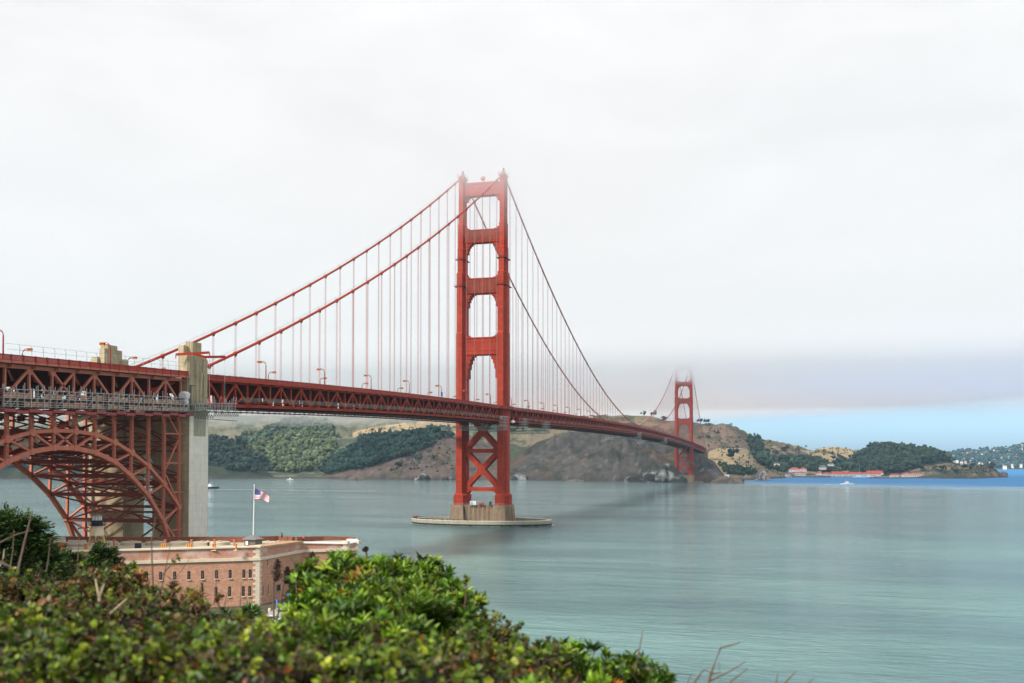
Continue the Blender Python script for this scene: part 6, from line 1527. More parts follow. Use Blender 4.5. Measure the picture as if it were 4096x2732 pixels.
# boats
def hull(m, L_, B, H, bow=.35):
    rings = []
    for k in range(9):
        f = k/8; x = -L_/2+L_*f; w_ = B/2*(1-max(0, (f-(1-bow))/bow)**2*.97)*(1 if f > .05 else .9); sh = H*(1+.35*max(0, f-.5))
        rings.append([(x, -w_, sh), (x, -w_*.7, -.3), (x, w_*.7, -.3), (x, w_, sh)])
    return m.loft(rings)
def motor_boat(u, v, L_, lb, sail=False, rz=0.0, wheel=True, hullc='sail_white', group=None, d=None):
    p = at_z(u, v, WATER) if d is None else at(u, v, d); p = np.array([p[0], p[1], WATER]); t = empty('sailboat' if sail else 'motor_boat', p, lb, 'sailboat' if sail else 'boat', group)
    o = hull(MB(), L_, L_*.28, L_*.10).build('hull', M[hullc]); o.parent = t
    m = MB(); m.box(-L_*.18, L_*.16, -L_*.09, L_*.09, L_*.1, L_*.18)
    if not sail: m.box(-L_*.05, L_*.1, -L_*.08, L_*.08, L_*.18, L_*.26); m.tube([(-L_*.1, 0, L_*.18), (-L_*.1, 0, L_*.5)], .1, 5)
    o = m.build('cabin', M['white']); o.parent = t
    o = MB().box(-L_*.04, L_*.105, -L_*.085, L_*.085, L_*.13, L_*.16).build('window', M['dark']); o.parent = t
    if sail:
        o = MB().tube([(L_*.05, 0, L_*.1), (L_*.05, 0, L_*1.35)], [.14, .1], 6).build('mast', M['white']); o.parent = t
        o = MB().tube([(L_*.05, 0, L_*.28), (-L_*.38, 0, L_*.27)], .18, 6).build('boom', M['blue_sign']); o.parent = t
    t.rotation_euler = (0, 0, rz); return t
motor_boat(3388, 1938, 21, 'white motor cruiser heading right across the blue water with a wake', rz=-.25)
p = at_z(3340, 1938.5, WATER); 
wk = MB(); q0 = at_z(3378, 1938, WATER); q1 = at_z(3300, 1938.2, WATER); n_ = unit(np.cross(q1-q0, [0, 0, 1]))
wk.prism([tuple((q0+n_*1.2)[:2]), tuple((q0-n_*1.2)[:2]), tuple((q1-n_*3.5)[:2]), tuple((q1+n_*3.5)[:2])], 'z', WATER+.01, WATER+.15); tag(wk.build('wake', M['foam']), kind='structure')
motor_boat(f4(1605), 1910, 26, 'white sailboat moored off the barracks row', sail=True, rz=.1)
motor_boat(f4(1785), 1909.5, 24, 'white ketch with turquoise cover moored right of the other sailboat', sail=True, rz=.1)
motor_boat(1160, 1918.5, 14, 'small white boat off the beach below the eucalyptus valley', rz=.2)
# tug at the left
p = at_z(852, 1954, WATER); t = empty('tugboat', p, 'dark hulled tugboat with white wheelhouse emerging from behind the pylon', 'tugboat')
Lg = 24; o = hull(MB(), Lg, 8, 2.4).build('hull', M['black']); o.parent = t
o = MB().box(-8, -1, -2.6, 2.6, 2.2, 5.2).box(-7, -2.5, -2, 2, 5.2, 7.8).build('wheelhouse', M['white']); o.parent = t
o = MB().tube([(-8.6, 0, 4), (-9, 0, 11)], .5, 8).tube([(-6, 0, 7.8), (-6, 0, 12)], .12, 5).build('funnel', M['black']); o.parent = t
o = MB().box(-7.02, -2.48, -2.02, 2.02, 6.3, 7.3).build('window', M['dark']); o.parent = t
t.rotation_euler = (0, 0, -.2)
for k, (u0, v0_, u1, v1_, w0, w1) in enumerate(((868, 1957, 1500, 1964, 1.6, 5.0), (836, 1958, 1200, 1960, 1.2, 3.0))):
    q0 = at_z(u0, v0_, WATER); q1 = at_z(u1, v1_, WATER); m = MB(); rng = random.Random(k); s0 = 0; a_ = []; b_ = []
    for i in range(60):
        f = i/59; c = q0+(q1-q0)*f; wd = (w0+(w1-w0)*f)*rng.uniform(.05, .8)*(1-f*.6); a_.append((c[0]-.2*wd, c[1]+wd, WATER+.03)); b_.append((c[0], c[1]-wd, WATER+.03))
    m.v = a_+b_; m.f = [(i, i+1, 61+i, 60+i) for i in range(59)]
    tag(m.build('wake', M['foam']), kind='structure')
# moored sailboats in the marina
rng = random.Random(8); sb = None
for k in range(30):
    u = h4(250+k*21+rng.uniform(-5, 5)); d = 2268+rng.uniform(3, 8); p = at(u, 1912, d); L_ = rng.uniform(9, 13)
    if sb is None: sb = motor_boat(u, 1912, 11, '', sail=True, d=d, rz=1.2); o = sb
    else: o = copy_tree(sb, None, (p[0], p[1], WATER), rng.uniform(.9, 1.5), scale=(L_/11,)*3)
    o.location = (p[0], p[1], WATER); s_ = L_/11; 
    tag(o, 'moored sailboat with bare mast in the marina beside the white boathouse', 'sailboat', 'sailboats moored in the marina')
# parked cars on the harbour front and at the vista point (a few pixels each)
rng = random.Random(11); proto = {}
def tiny_car(c):
    m = MB().prism([(-2.2, .3), (2.2, .3), (2.2, .9), (1.1, 1.0), (.5, 1.5), (-1.4, 1.5), (-2.1, 1.0)], 'y', -.9, .9)
    return m.build('parked_car', mat('far_car_paint', c, .35, var=.02))
cols_ = [(.75, .75, .75), (.03, .03, .04), (.3, .32, .35), (.05, .12, .35), (.4, .03, .02)]
names = ['white', 'black', 'silver', 'blue', 'red']
for k in range(110):
    c = rng.choice([0, 0, 1, 2, 2, 3, 4]); u = 3165+k*3.1+rng.uniform(-1, 1); d = 2425+rng.choice([0, 7, 14]); p = at(u, 1908, d)
    z = max(ground_z(p), 1.5)
    if c not in proto: proto[c] = tiny_car(cols_[c]); o = proto[c]
    else: o = copy_tree(proto[c])
    o.location = (p[0], p[1], z); o.rotation_euler = (0, 0, rng.choice([.3, 1.8])); tag(o, names[c]+' car in the long car park before the red roofed barracks', 'car', names[c]+' cars in the harbour car park')
for k in range(26):
    c = rng.choice([0, 0, 2, 1]); u = 2868+k*4.2+rng.uniform(-1, 1); p = on_ground(u, 1797, RIDGES, 2250, 2480, 200)
    if p is None: p = at(u, 1794, 2405); p[2] = ground_z(p)
    o = copy_tree(proto[c]); o.location = (p[0], p[1], p[2]+.1); o.rotation_euler = (0, 0, 1.3); tag(o, names[c]+' vehicle in the viewpoint car park on top of the tan hill', 'car', names[c]+' cars at the hilltop viewpoint')
# houses on the far hillside
rng = random.Random(21); n_ = 0; desc = {'wall_cream': 'pale', 'wall_tan': 'tan', 'white': 'white'}
while n_ < 85:
    u = rng.uniform(3800, 4096); vt = np.interp(u, [3781, 3831, 3902, 4029, 4096], [1815, 1808, 1804, 1798, 1785]); v = rng.uniform(vt+2, 1874)
    p = on_ground(u, v, RIDGES_FAR, 4590, 5900, 120)
    if p is None or p[2] < 1: continue
    n_ += 1; d = float(uv_of(p[0:1], p[1:2])[1][0]); wd = rng.uniform(4, 9); s = d/FPX; vb = 1842.5-(p[2]-CAM[2])/s
    wl = rng.choice(['wall_cream', 'white', 'wall_tan', 'wall_tan']); side = 'left' if u < 3900 else ('middle' if u < 4000 else 'right')
    lvl = 'at the waterline' if v > 1860 else ('on the crest' if v < vt+12 else 'half way up')
    rf = rng.choice(['roof_grey', 'roof_grey', 'wall_tan', 'roof_red'])
    vb -= 5; building(u-wd/2, u+wd/2, vb, vb-rng.uniform(2.4, 4), vb-rng.uniform(4.6, 6.4), d-36, 12, f'{desc[wl]} house with a {dict(roof_grey="grey", wall_tan="tan", roof_red="red")[rf]} roof {lvl} of the hazy hillside, {side} part', roof=rf, wall=wl, hip=2, windows=2, group='houses on the far hillside', ridges=RIDGES_FAR, cat='house', name='hillside_house', dig=16)
# ------------------------------------------------------------------ foreground vegetation
def leaf_mat(name, rough=.45, trans=.25):
    m = bpy.data.materials.new(name); m.use_nodes = True; t = m.node_tree; t.nodes.clear()
    out = N(t, 'ShaderNodeOutputMaterial'); b = N(t, 'ShaderNodeBsdfPrincipled'); b.inputs['Roughness'].default_value = rough; b.inputs['Specular IOR Level'].default_value = .35
    a = N(t, 'ShaderNodeAttribute', attribute_name='tint'); L(t, a.outputs['Color'], b.inputs['Base Color'])
    tr = N(t, 'ShaderNodeBsdfTranslucent'); hs_ = N(t, 'ShaderNodeHueSaturation'); hs_.inputs['Value'].default_value = 1.5; L(t, a.outputs['Color'], hs_.inputs['Color']); L(t, hs_.outputs[0], tr.inputs['Color'])
    mx_ = N(t, 'ShaderNodeMixShader'); mx_.inputs[0].default_value = trans; L(t, b.outputs[0], mx_.inputs[1]); L(t, tr.outputs[0], mx_.inputs[2]); L(t, mx_.outputs[0], out.inputs[0]); return m
M['leaf'] = leaf_mat('leaf', .5, .16); M['needle'] = leaf_mat('cypress_foliage', .7, .1)
M['twig'] = mat('grey_twig', (.13, .095, .07), .85, var=.25, scale=20)
M['twig_pale'] = mat('dry_straw_twig', (.48, .38, .26), .85, var=.2, scale=20)
M['seed'] = mat('dark_seed_head', (.05, .022, .02), .95, var=.3, scale=15)
# leaf template: base, rows at .35 and .7, tip
LT = np.array([(0, 0, 0), (-.5, .32, .0), (0, .35, -.10), (.5, .32, .0), (-.42, .7, -.02), (0, .72, -.12), (.42, .7, -.02), (0, 1, -.16)])
LQ = np.array([(1, 4, 5, 2), (2, 5, 6, 3)]); LTR = np.array([(0, 1, 2), (0, 2, 3), (4, 7, 5), (5, 7, 6)])
def leaves(P, D, Nn, ln, wd, colr):
    """P base points, D directions, Nn approx normals, per-leaf length/width/colour"""
    D = D/np.linalg.norm(D, axis=1, keepdims=True); X = np.cross(D, Nn); X /= np.linalg.norm(X, axis=1, keepdims=True)+1e-9; Z = np.cross(X, D)
    T = LT[None]; V = P[:, None]+X[:, None]*(T[..., 0:1]*wd[:, None, None])+D[:, None]*(T[..., 1:2]*ln[:, None, None])+Z[:, None]*(T[..., 2:3]*ln[:, None, None])
    n = len(P); off = (np.arange(n)*8)[:, None, None]
    return V.reshape(-1, 3), (LQ[None]+off).reshape(-1, 4), (LTR[None]+off).reshape(-1, 3), np.repeat(colr, 8, 0)
def pick(rng, n, pal, w_):
    pal = np.array(pal, float); idx = rng.choice(len(pal), n, p=np.array(w_)/sum(w_)); return pal[idx]*rng.uniform(.42, 1.5, (n, 1))
GREEN = dict(pal=[(.07, .15, .008), (.13, .23, .012), (.03, .075, .008), (.20, .28, .02), (.42, .13, .02), (.14, .06, .015)], w=[5, 4, 4, 2, .25, .3])
IVY = dict(pal=[(.04, .075, .008), (.08, .12, .010), (.17, .20, .015), (.10, .05, .015), (.20, .085, .02), (.05, .025, .012), (.33, .06, .02)], w=[6, 4, 1.2, 1.0, .2, 1.2, .01], warm=[.6, 1.2, .9, 3, 1.2, 3, .04])
MIX = dict(pal=[(.06, .11, .008), (.15, .21, .012), (.08, .06, .012), (.24, .28, .018), (.28, .09, .02), (.05, .035, .012), (.40, .03, .02)], w=[6, 3.5, 1.5, 1.1, .1, 1.2, .01], warm=[1.5, 1.5, 3, 1.5, .9, 3, .05])
REDD = dict(pal=[(.13, .14, .025), (.24, .11, .03), (.18, .20, .03), (.10, .05, .025), (.36, .12, .03)], w=[3, 3, 2, 2, 1])
def shrub(cu, cv, d, r, label, kind='rosette', pal=GREEN, n=1500, size=(.05, .09), seed=0, cat='shrub', depth_r=None, name=None, core=True, wratio=.27):
    """mound whose visible top surface is centred on (cu, cv) at depth d, radii r=(side, up)"""
    rng = np.random.default_rng(seed); c = at(cu, cv, d); dr = depth_r or r[0]
    ax = np.array([RT, [FW[0], FW[1], 0], [0, 0, 1.]]); rad = np.array([r[0], dr, r[1]])
    t = empty(name or 'leafy_shrub', c-np.array([0, 0, r[1]]), label, cat)
    # shoots end on the lumpy surface of the mound
    lump = rng.normal(size=(22, 3)); lump /= np.linalg.norm(lump, axis=1, keepdims=True)
    def surf(k):
        q = rng.normal(size=(k, 3)); q /= np.linalg.norm(q, axis=1, keepdims=True); q = q[(q[:, 2] > -.35) & (q[:, 1] < .75)]
        b = .80+.36*np.max(np.exp(14*(q@lump.T-1)), 1); depth = rng.uniform(.55, 1.0, len(q))
        return q, (q*(b*depth)[:, None])*rad
    stem = MB(); Vs = []; Qs = []; Ts = []; Cs = []; nb = 0
    def push(P, D, Nn, ln, wd, cc):
        nonlocal nb
        V, Q, T, C = leaves(P, D, Nn, ln, wd, cc); Vs.append(V); Qs.append(Q+nb); Ts.append(T+nb); Cs.append(C); nb += len(V)
    if kind == 'rosette':
        q, S = surf(int(n/9)); W_ = S@ax+c; hole = fbm(W_[:, 0]*6+3, W_[:, 2]*6+W_[:, 1]*4, 3, 78); kp = (hole > .42) | (rng.random(len(W_)) < .25); q = q[kp]; W_ = W_[kp]; Dn = (q*np.array([1, 1, 1.3])+np.array([0, 0, .7]))@ax; Dn /= np.linalg.norm(Dn, axis=1, keepdims=True)
        shoot = pick(rng, len(W_), pal['pal'], pal['w'])*(.35+1.25*fbm(W_[:, 0]*4, W_[:, 2]*4+W_[:, 1]*3, 3, seed+3))[:, None]
        for i in range(len(W_)):
            k = rng.integers(10, 17); a = rng.uniform(0, 6.28)+np.arange(k)*2.399; ti = np.arange(k)/k
            u1 = unit(np.cross(Dn[i], [.3, .2, .93])); u2 = np.cross(Dn[i], u1)
            spread = .35+1.1*(1-ti)+rng.normal(0, .12, k)
            D = Dn[i]+(u1*np.cos(a)[:, None]+u2*np.sin(a)[:, None])*spread[:, None]
            ln = rng.uniform(size[0], size[1], k)*(1.1-.35*ti)*1.22; P = W_[i]+Dn[i]*((ti-.8)*.05)[:, None]
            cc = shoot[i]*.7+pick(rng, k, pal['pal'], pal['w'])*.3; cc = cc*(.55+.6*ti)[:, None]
            push(P, D, np.tile(Dn[i], (k, 1)), ln, ln*wratio, cc)
            if i % 4 == 0: stem.tube([W_[i]-Dn[i]*.25, W_[i]], [.006, .004], 4, cap=False)
    else:
        q, S = surf(n); W_ = S@ax+c; hole = fbm(W_[:, 0]*7+3, W_[:, 2]*7+W_[:, 1]*5, 3, 77); kp = (hole > .43) | (rng.random(len(W_)) < .25); q = q[kp]; W_ = W_[kp]; Dn = q@ax
        D = Dn*.5+rng.normal(0, .6, W_.shape)+np.array([0, 0, -.15]); Nn = Dn+rng.normal(0, .8, W_.shape)+np.array([0, 0, .5])
        ln = rng.uniform(size[0]*.62, size[1]*.82, len(W_))*np.exp(np.clip(rng.normal(0, .25, len(W_)), -.6, .4)); patch = fbm(W_[:, 0]*3, W_[:, 2]*3+W_[:, 1]*2, 3, seed)
        wm = np.clip((fbm(W_[:, 0]*5+7, W_[:, 2]*5+W_[:, 1]*3, 3, seed+9)-.52)/.08, 0, 1)[:, None] > rng.random((len(W_), 1)); cc = np.where(wm, pick(rng, len(W_), pal['pal'], pal.get('warm', pal['w'])), pick(rng, len(W_), pal['pal'], pal['w']))*(.30+1.1*patch)[:, None]
        push(W_, D, Nn, ln, ln*wratio*(3.0 if wratio < .3 else 1), cc)
        for i in range(0, len(W_), 40): stem.tube([W_[i]-unit(Dn[i])*.3, W_[i]], [.005, .003], 4, cap=False)
    # long shoots that stand out of the mound and break its outline
    ns = 34; q = rng.normal(size=(ns*3, 3)); q /= np.linalg.norm(q, axis=1, keepdims=True); q = q[(q[:, 2] > .15) & (q[:, 1] < .6)][:ns]
    for qq in q:
        b0 = (qq*rad*.93)@ax+c; dv = unit((qq*np.array([.6, .6, 1])+np.array([rng.normal(0, .3), rng.normal(0, .3), .9]))@ax); L0 = rng.uniform(.08, .42)*r[1]
        stem.tube([b0, b0+dv*L0*.5+rng.normal(0, .006, 3), b0+dv*L0], [.004, .003, .002], 4, cap=False)
        k = int(rng.integers(9, 18)); tt = rng.uniform(.3, 1, k); a = np.arange(k)*2.4; u1 = unit(np.cross(dv, [.3, .2, .93])); u2 = np.cross(dv, u1)
        D = dv*.7+(u1*np.cos(a)[:, None]+u2*np.sin(a)[:, None])*rng.uniform(.5, 1.2, (k, 1)); ln = rng.uniform(size[0], size[1], k)*(.85 if kind == 'rosette' else .75)
        wr = wratio if wratio < .3 else wratio
        push(b0+dv*(tt*L0)[:, None], D, np.tile(dv, (k, 1))+rng.normal(0, .4, (k, 3)), ln, ln*wr, pick(rng, 1, pal['pal'][:4], pal['w'][:4])*rng.uniform(.8, 1.35, (k, 1)))
    for _ in range(16):       # dead thin twigs poking through
        qq = rng.normal(size=3); qq /= np.linalg.norm(qq); qq[2] = abs(qq[2]); b0 = (qq*rad*.7)@ax+c; dv = unit(qq@ax+rng.normal(0, .5, 3)); l_ = rng.uniform(.3, .75)*r[1]
        stem.tube([b0, b0+dv*l_*.6+rng.normal(0, .012, 3), b0+dv*l_+rng.normal(0, .02, 3)], [.002, .0015, .001], 4, cap=False)
    np_mesh('foliage', np.concatenate(Vs), [np.concatenate(Qs), np.concatenate(Ts)], M['leaf'], parent=t, smooth=True, colors=np.concatenate(Cs))
    gz = float(near_ground(np.array([c[0]]), np.array([c[1]]))[0])
    for q in range(3): e_ = rng.normal(0, .06, 3)*[1, 1, 0]; stem.tube([np.array([c[0], c[1], gz-.1])+e_*2, c+e_*.5-[0, 0, r[1]*.8], c+e_], [.014, .010, .006], 5, cap=False)
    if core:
        V, F = ICO2; V = np.array(V); V = V*.62*(1+.3*(rng.random((len(V), 1))-.5)); m = MB(); m.add((V*rad)@ax+c, F); m.build('shade_core', M['core'], t)  # solid dark lump put in as the shade behind the leaves
    if stem.v: stem.build('stems', M['twig'], t)
    return t
M['core'] = mat('dark_shade_fill', (.010, .011, .005), .95, var=.5, scale=12)  # near-black fill, paints the shade in the gaps of the foliage
SH_ = None
SH = [ # u, v(centre), depth, (side, up), label, kind, palette, n, size
 (1600, 2368, 6.6, (.35, .20), 'rounded green shrub with pointed rosettes, highest of the bush in front of the water', 'rosette', GREEN, 4200, (.055, .095)),
 (1345, 2350, 6.3, (.24, .175), 'green rosette shrub left of the tall one, in front of the fort corner', 'rosette', GREEN, 2600, (.055, .095)),
 (1470, 2420, 6.0, (.36, .22), 'green rosette shrub under the dip between the two tall ones', 'rosette', GREEN, 3600, (.05, .09)),
 (1715, 2468, 5.9, (.30, .20), 'green shrub sloping down to the right towards the water', 'rosette', GREEN, 3000, (.045, .085)),
 (1340, 2520, 5.3, (.28, .19), 'green shrub below the fort corner', 'rosette', GREEN, 3000, (.045, .085)),
 (1560, 2570, 4.7, (.42, .22), 'green shrub in the middle of the thicket', 'rosette', GREEN, 4200, (.045, .08)),
 (1860, 2600, 4.9, (.30, .17), 'yellow green shrub with small leaves at the right edge of the bush', 'leaf', MIX, 3200, (.022, .04)),
 (1080, 2665, 4.4, (.36, .17), 'mixed shrub with a few orange leaves below the parking area', 'rosette', MIX, 3000, (.04, .07)),
 (1330, 2690, 3.7, (.36, .20), 'low green shrub at the bottom centre', 'rosette', GREEN, 3000, (.035, .065)),
 (1750, 2715, 3.9, (.36, .18), 'speckled bush with orange and red leaves at the bottom right of centre', 'leaf', MIX, 3800, (.022, .04)),
 (2060, 2690, 4.6, (.30, .14), 'red tinged low bush running down to the water side', 'leaf', MIX, 2800, (.02, .038)),
 (2270, 2715, 4.7, (.28, .13), 'low bright green rosettes near the right end of the bush', 'rosette', GREEN, 1300, (.04, .075)),
 (2480, 2745, 4.9, (.24, .115), 'last small green rosettes at the right end of the bush', 'rosette', GREEN, 800, (.04, .075)),
 (100, 2462, 6.0, (.42, .24), 'dull green bramble mound at the left edge', 'leaf', IVY, 5200, (.03, .055)),
 (370, 2452, 5.8, (.36, .23), 'brown tinged bramble mound under the cypress', 'leaf', IVY, 5000, (.028, .05)),
 (480, 2350, 8.0, (.20, .12), 'yellow green sprigs standing above the bramble before the cypress', 'rosette', REDD, 900, (.05, .085)),
 (620, 2500, 5.7, (.30, .20), 'reddish shrub in front of the brick wall', 'rosette', REDD, 2200, (.035, .065)),
 (820, 2600, 5.2, (.36, .19), 'dark ivy mound below the brick wall', 'leaf', IVY, 4500, (.028, .05)),
 (120, 2600, 4.4, (.42, .22), 'broad leaved dark bramble at the lower left', 'leaf', IVY, 4800, (.03, .052)),
 (480, 2600, 4.5, (.42, .22), 'dark leaved ivy in the lower left middle', 'leaf', IVY, 4800, (.028, .048)),
 (840, 2715, 3.7, (.34, .18), 'shadowy ivy with brown leaves at the bottom', 'leaf', MIX, 3800, (.022, .042)),
 (180, 2740, 3.3, (.36, .20), 'blurry yellow green leaves in the bottom left corner', 'leaf', MIX, 3600, (.022, .04)),
 (560, 2750, 3.2, (.34, .18), 'blurry yellow green leaves at the bottom, right of the corner', 'leaf', MIX, 3400, (.022, .04)),
 (1060, 2765, 3.1, (.30, .17), 'blurry bush leaves at the bottom just left of centre', 'leaf', MIX, 3000, (.022, .04)),
 (1560, 2775, 3.2, (.34, .16), 'blurry bush leaves at the bottom centre', 'leaf', MIX, 3200, (.022, .04)),
 (1960, 2790, 3.4, (.30, .16), 'blurry red flecked leaves at the bottom right of the bush', 'leaf', MIX, 2800, (.022, .04)),
]
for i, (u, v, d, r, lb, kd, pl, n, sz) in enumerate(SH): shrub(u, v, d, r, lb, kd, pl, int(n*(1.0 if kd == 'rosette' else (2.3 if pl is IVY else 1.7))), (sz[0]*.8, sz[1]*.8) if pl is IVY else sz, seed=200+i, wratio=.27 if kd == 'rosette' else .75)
# spiky rosettes (long sword leaves)
def spiky(u, v, d, r, lb, seed, n=70):
    rng = np.random.default_rng(seed); c = at(u, v, d); t = empty('spiky_plant', c-[0, 0, r*.6], lb, 'spiky plant', 'spiky plants below the fort')
    th = rng.uniform(0, 6.28, n); el_ = rng.uniform(-.1, 1.35, n); D = np.stack([np.cos(th)*np.cos(el_), np.sin(th)*np.cos(el_), np.sin(el_)], 1)
    ln = r*rng.uniform(.7, 1.15, n); cc = pick(rng, n, [(.11, .22, .06), (.16, .28, .09), (.07, .15, .05)], [1, 1, 1])
    V, Q, T, C = leaves(np.tile(c-[0, 0, r*.3], (n, 1)), D, np.tile([0, 0, 1.], (n, 1))+rng.normal(0, .1, (n, 3)), ln, ln*.11, cc)
    np_mesh('sword_leaves', V, [Q, T], M['leaf'], parent=t, smooth=True, colors=C)
    MB().tube([c-[0, 0, r*1.6], c-[0, 0, r*.3]], [.03, .02], 6).build('stalk', M['twig'], t)
spiky(1000, 2438, 11, .165, 'large grey green spiky rosette at the foot of the fort corner', 1, 110); spiky(905, 2455, 10.5, .12, 'spiky rosette left of the largest one', 2, 80); spiky(845, 2462, 10.5, .10, 'small spiky rosette at the left of the row', 3, 70)
spiky(1150, 2478, 10, .11, 'spiky rosette right of the parked silver car', 4, 80); spiky(1220, 2460, 11, .09, 'spiky rosette in front of the black car', 5, 70); spiky(950, 2462, 10, .11, 'low spiky rosette between its neighbours', 6, 80)
# cypresses
def cypress(u, v, d, w_, h, lb, seed, n=420, lean=.55):
    rng = np.random.default_rng(seed); c = at(u, v, d); t = empty('cypress_tree', c-np.array([0, 0, h*.6]), lb, 'tree', 'wind swept cypresses on the bluff')
    Vs = []; Ts = []; Qs = []; Cs = []; nb = 0; br = MB()
    base = c-np.array([0, 0, h*.9]); trunk_top = c+np.array([0, 0, h*.25])
    for i in range(n):
        f = rng.uniform(0, 1)**.8; hz_ = -h*.55+h*1.0*f; wr = w_*(1-f*.82)*.55*rng.uniform(.25, 1)**.5; th = rng.uniform(0, 6.28)
        side = np.array([RT[0], RT[1], 0])*wr*math.cos(th)+np.array([FW[0], FW[1], 0])*wr*math.sin(th)*.6
        p = c+side+np.array([0, 0, hz_]); dirv = unit(side)*.55+np.array([RT[0], RT[1], 0])*lean+np.array([0, 0, .42])
        k = 26; tt = rng.uniform(0, 1, k); L_ = .16*w_*rng.uniform(.6, 1.2)
        P = p+unit(dirv)*(tt*L_)[:, None]+rng.normal(0, L_*.10, (k, 3))*np.array([1, 1, .45]); D = dirv+rng.normal(0, .35, (k, 3)); ln = L_*rng.uniform(.14, .30, k)
        cc = pick(rng, 1, [(.03, .065, .012), (.05, .10, .015), (.02, .045, .012), (.085, .13, .02)], [4, 3, 3, 1.2])*rng.uniform(.75, 1.25, (k, 1))*(.75+.6*tt[:, None])
        V, Q, T, C = leaves(P, D, np.tile([0, 0, 1.], (k, 1))+rng.normal(0, .3, (k, 3)), ln, ln*.34, cc); Vs.append(V); Qs.append(Q+nb); Ts.append(T+nb); Cs.append(C); nb += len(V)
        if i % 6 == 0: br.tube([c+np.array([0, 0, hz_-.12*h]), p+unit(dirv)*L_*.4], [.012*w_, .003*w_], 5, cap=False)
    np_mesh('crown', np.concatenate(Vs), [np.concatenate(Qs), np.concatenate(Ts)], M['needle'], parent=t, smooth=True, colors=np.concatenate(Cs))
    br.tube([base, (base+trunk_top)/2, trunk_top], [.04*w_, .03*w_, .01*w_], 8); br.build('trunk', M['timber'], t)
cypress(60, 2225, 38, 3.9, 2.9, 'dark wind swept cypress at the left edge above the water', 1, 900)
cypress(-40, 2200, 37, 3.0, 3.0, 'cypress cut by the left edge of the picture', 2, 420)
cypress(400, 2266, 42, 2.5, 1.55, 'dark wind swept cypress in front of the lighthouse', 3, 560, .7)
cypress(270, 2270, 42, 2.2, 1.2, 'low cypress between the taller two', 4, 420, .6)
cypress(185, 2265, 40, 1.9, 1.1, 'small cypress right of the left edge cypress', 5, 300, .6)
cypress(225, 2215, 43, .7, .9, 'narrow cypress tip standing before the brick magazine', 6, 110, .3)
# bare twigs and dry stalks
def twig(pts, r0, lb, mt='twig', branches=(), name='bare_twig'):
    W_ = [at(*p) for p in pts]; t = empty(name, W_[0], lb, 'twig', 'bare twigs above the bush')
    n = len(W_); MB().tube(W_, [r0*(1-.7*i/(n-1)) for i in range(n)], 6).build('main_stem', M[mt], t)
    for b in branches: q = [at(*p) for p in b]; MB().tube(q, [r0*.6*(1-.6*i/(len(q)-1)) for i in range(len(q))], 5).build('side_branch', M[mt], t)
twig([(2535, 2760, 4.8), (2545, 2660, 4.8), (2557, 2600, 4.82), (2571, 2520, 4.85)], .007, 'straight dark bare twig standing left of the others')
twig([(2820, 2790, 4.5), (2845, 2690, 4.5), (2882, 2592, 4.5), (2925, 2580, 4.45), (2962, 2570, 4.4)], .008, 'thick bent bare twig kinked near its top', branches=[[(2843, 2695, 4.5), (2880, 2692, 4.5), (2875, 2650, 4.5)], [(2835, 2725, 4.5), (2920, 2685, 4.5), (2982, 2645, 4.5)]])
twig([(2880, 2780, 4.4), (2930, 2720, 4.4), (2992, 2673, 4.4)], .006, 'thin bare twig slanting right of the bent one'); twig([(2740, 2790, 4.6), (2780, 2725, 4.6), (2815, 2678, 4.6), (2860, 2695, 4.6)], .007, 'short bare twig hooking over left of the bent one')
twig([(2710, 2790, 4.6), (2745, 2745, 4.6), (2765, 2695, 4.6)], .005, 'little twig at the left foot of the hooked one'); twig([(3100, 2760, 4.4), (3106, 2720, 4.4), (3112, 2690, 4.4)], .005, 'short upright twig at the bottom edge on the right')
twig([(3110, 2765, 4.4), (3150, 2720, 4.4), (3184, 2684, 4.4)], .006, 'slanting twig beside the short upright one'); twig([(3200, 2765, 4.4), (3230, 2735, 4.4), (3258, 2710, 4.4)], .005, 'rightmost bare twig at the bottom edge'); twig([(2900, 2790, 4.4), (2960, 2730, 4.4), (2990, 2722, 4.4)], .004, 'thin twig at the bottom edge between the groups')
twig([(70, 2290, 7), (95, 2180, 7.05), (120, 2080, 7.1), (131, 2040, 7.1)], .010, 'long grey stalk leaning in front of the left cypress', name='dry_stalk'); twig([(40, 2280, 7), (52, 2200, 7), (56, 2118, 7)], .006, 'thin upright stalk at the left edge before the cypress', name='dry_stalk')
twig([(0, 2170, 6), (60, 2140, 6), (110, 2125, 6), (133, 2122, 6)], .005, 'thin twig arching in from the left edge', name='dry_stalk'); twig([(0, 2265, 6), (14, 2230, 6), (17, 2195, 6)], .006, 'short pale stalk in the left edge corner', 'twig_pale', name='dry_stalk')
twig([(185, 2290, 8), (196, 2220, 8), (201, 2152, 8)], .006, 'thin stalk right of the left cypress', name='dry_stalk'); twig([(305, 2320, 8), (312, 2230, 8), (315, 2150, 8)], .006, 'thin stalk before the gap between the cypresses', name='dry_stalk')
twig([(613, 2370, 7), (608, 2240, 7), (606, 2160, 7), (622, 2070, 7.05)], .007, 'tall thin stalk crossing the brick wall up to the arch', name='dry_stalk'); twig([(645, 2360, 7), (665, 2260, 7), (682, 2175, 7)], .005, 'thin stalk leaning right across the upper brick wall', name='dry_stalk')
twig([(645, 2390, 7), (690, 2330, 7), (760, 2235, 7)], .005, 'long thin stalk slanting across the brick wall', name='dry_stalk'); twig([(855, 2420, 7), (862, 2370, 7), (868, 2280, 7)], .005, 'upright stalk before the brick wall windows', name='dry_stalk')
twig([(896, 2430, 7), (905, 2390, 7), (918, 2345, 7)], .004, 'short stalk leaning by the lower windows', name='dry_stalk'); twig([(960, 2430, 7), (963, 2380, 7), (967, 2325, 7)], .004, 'short upright stalk left of the stone quoins', name='dry_stalk')
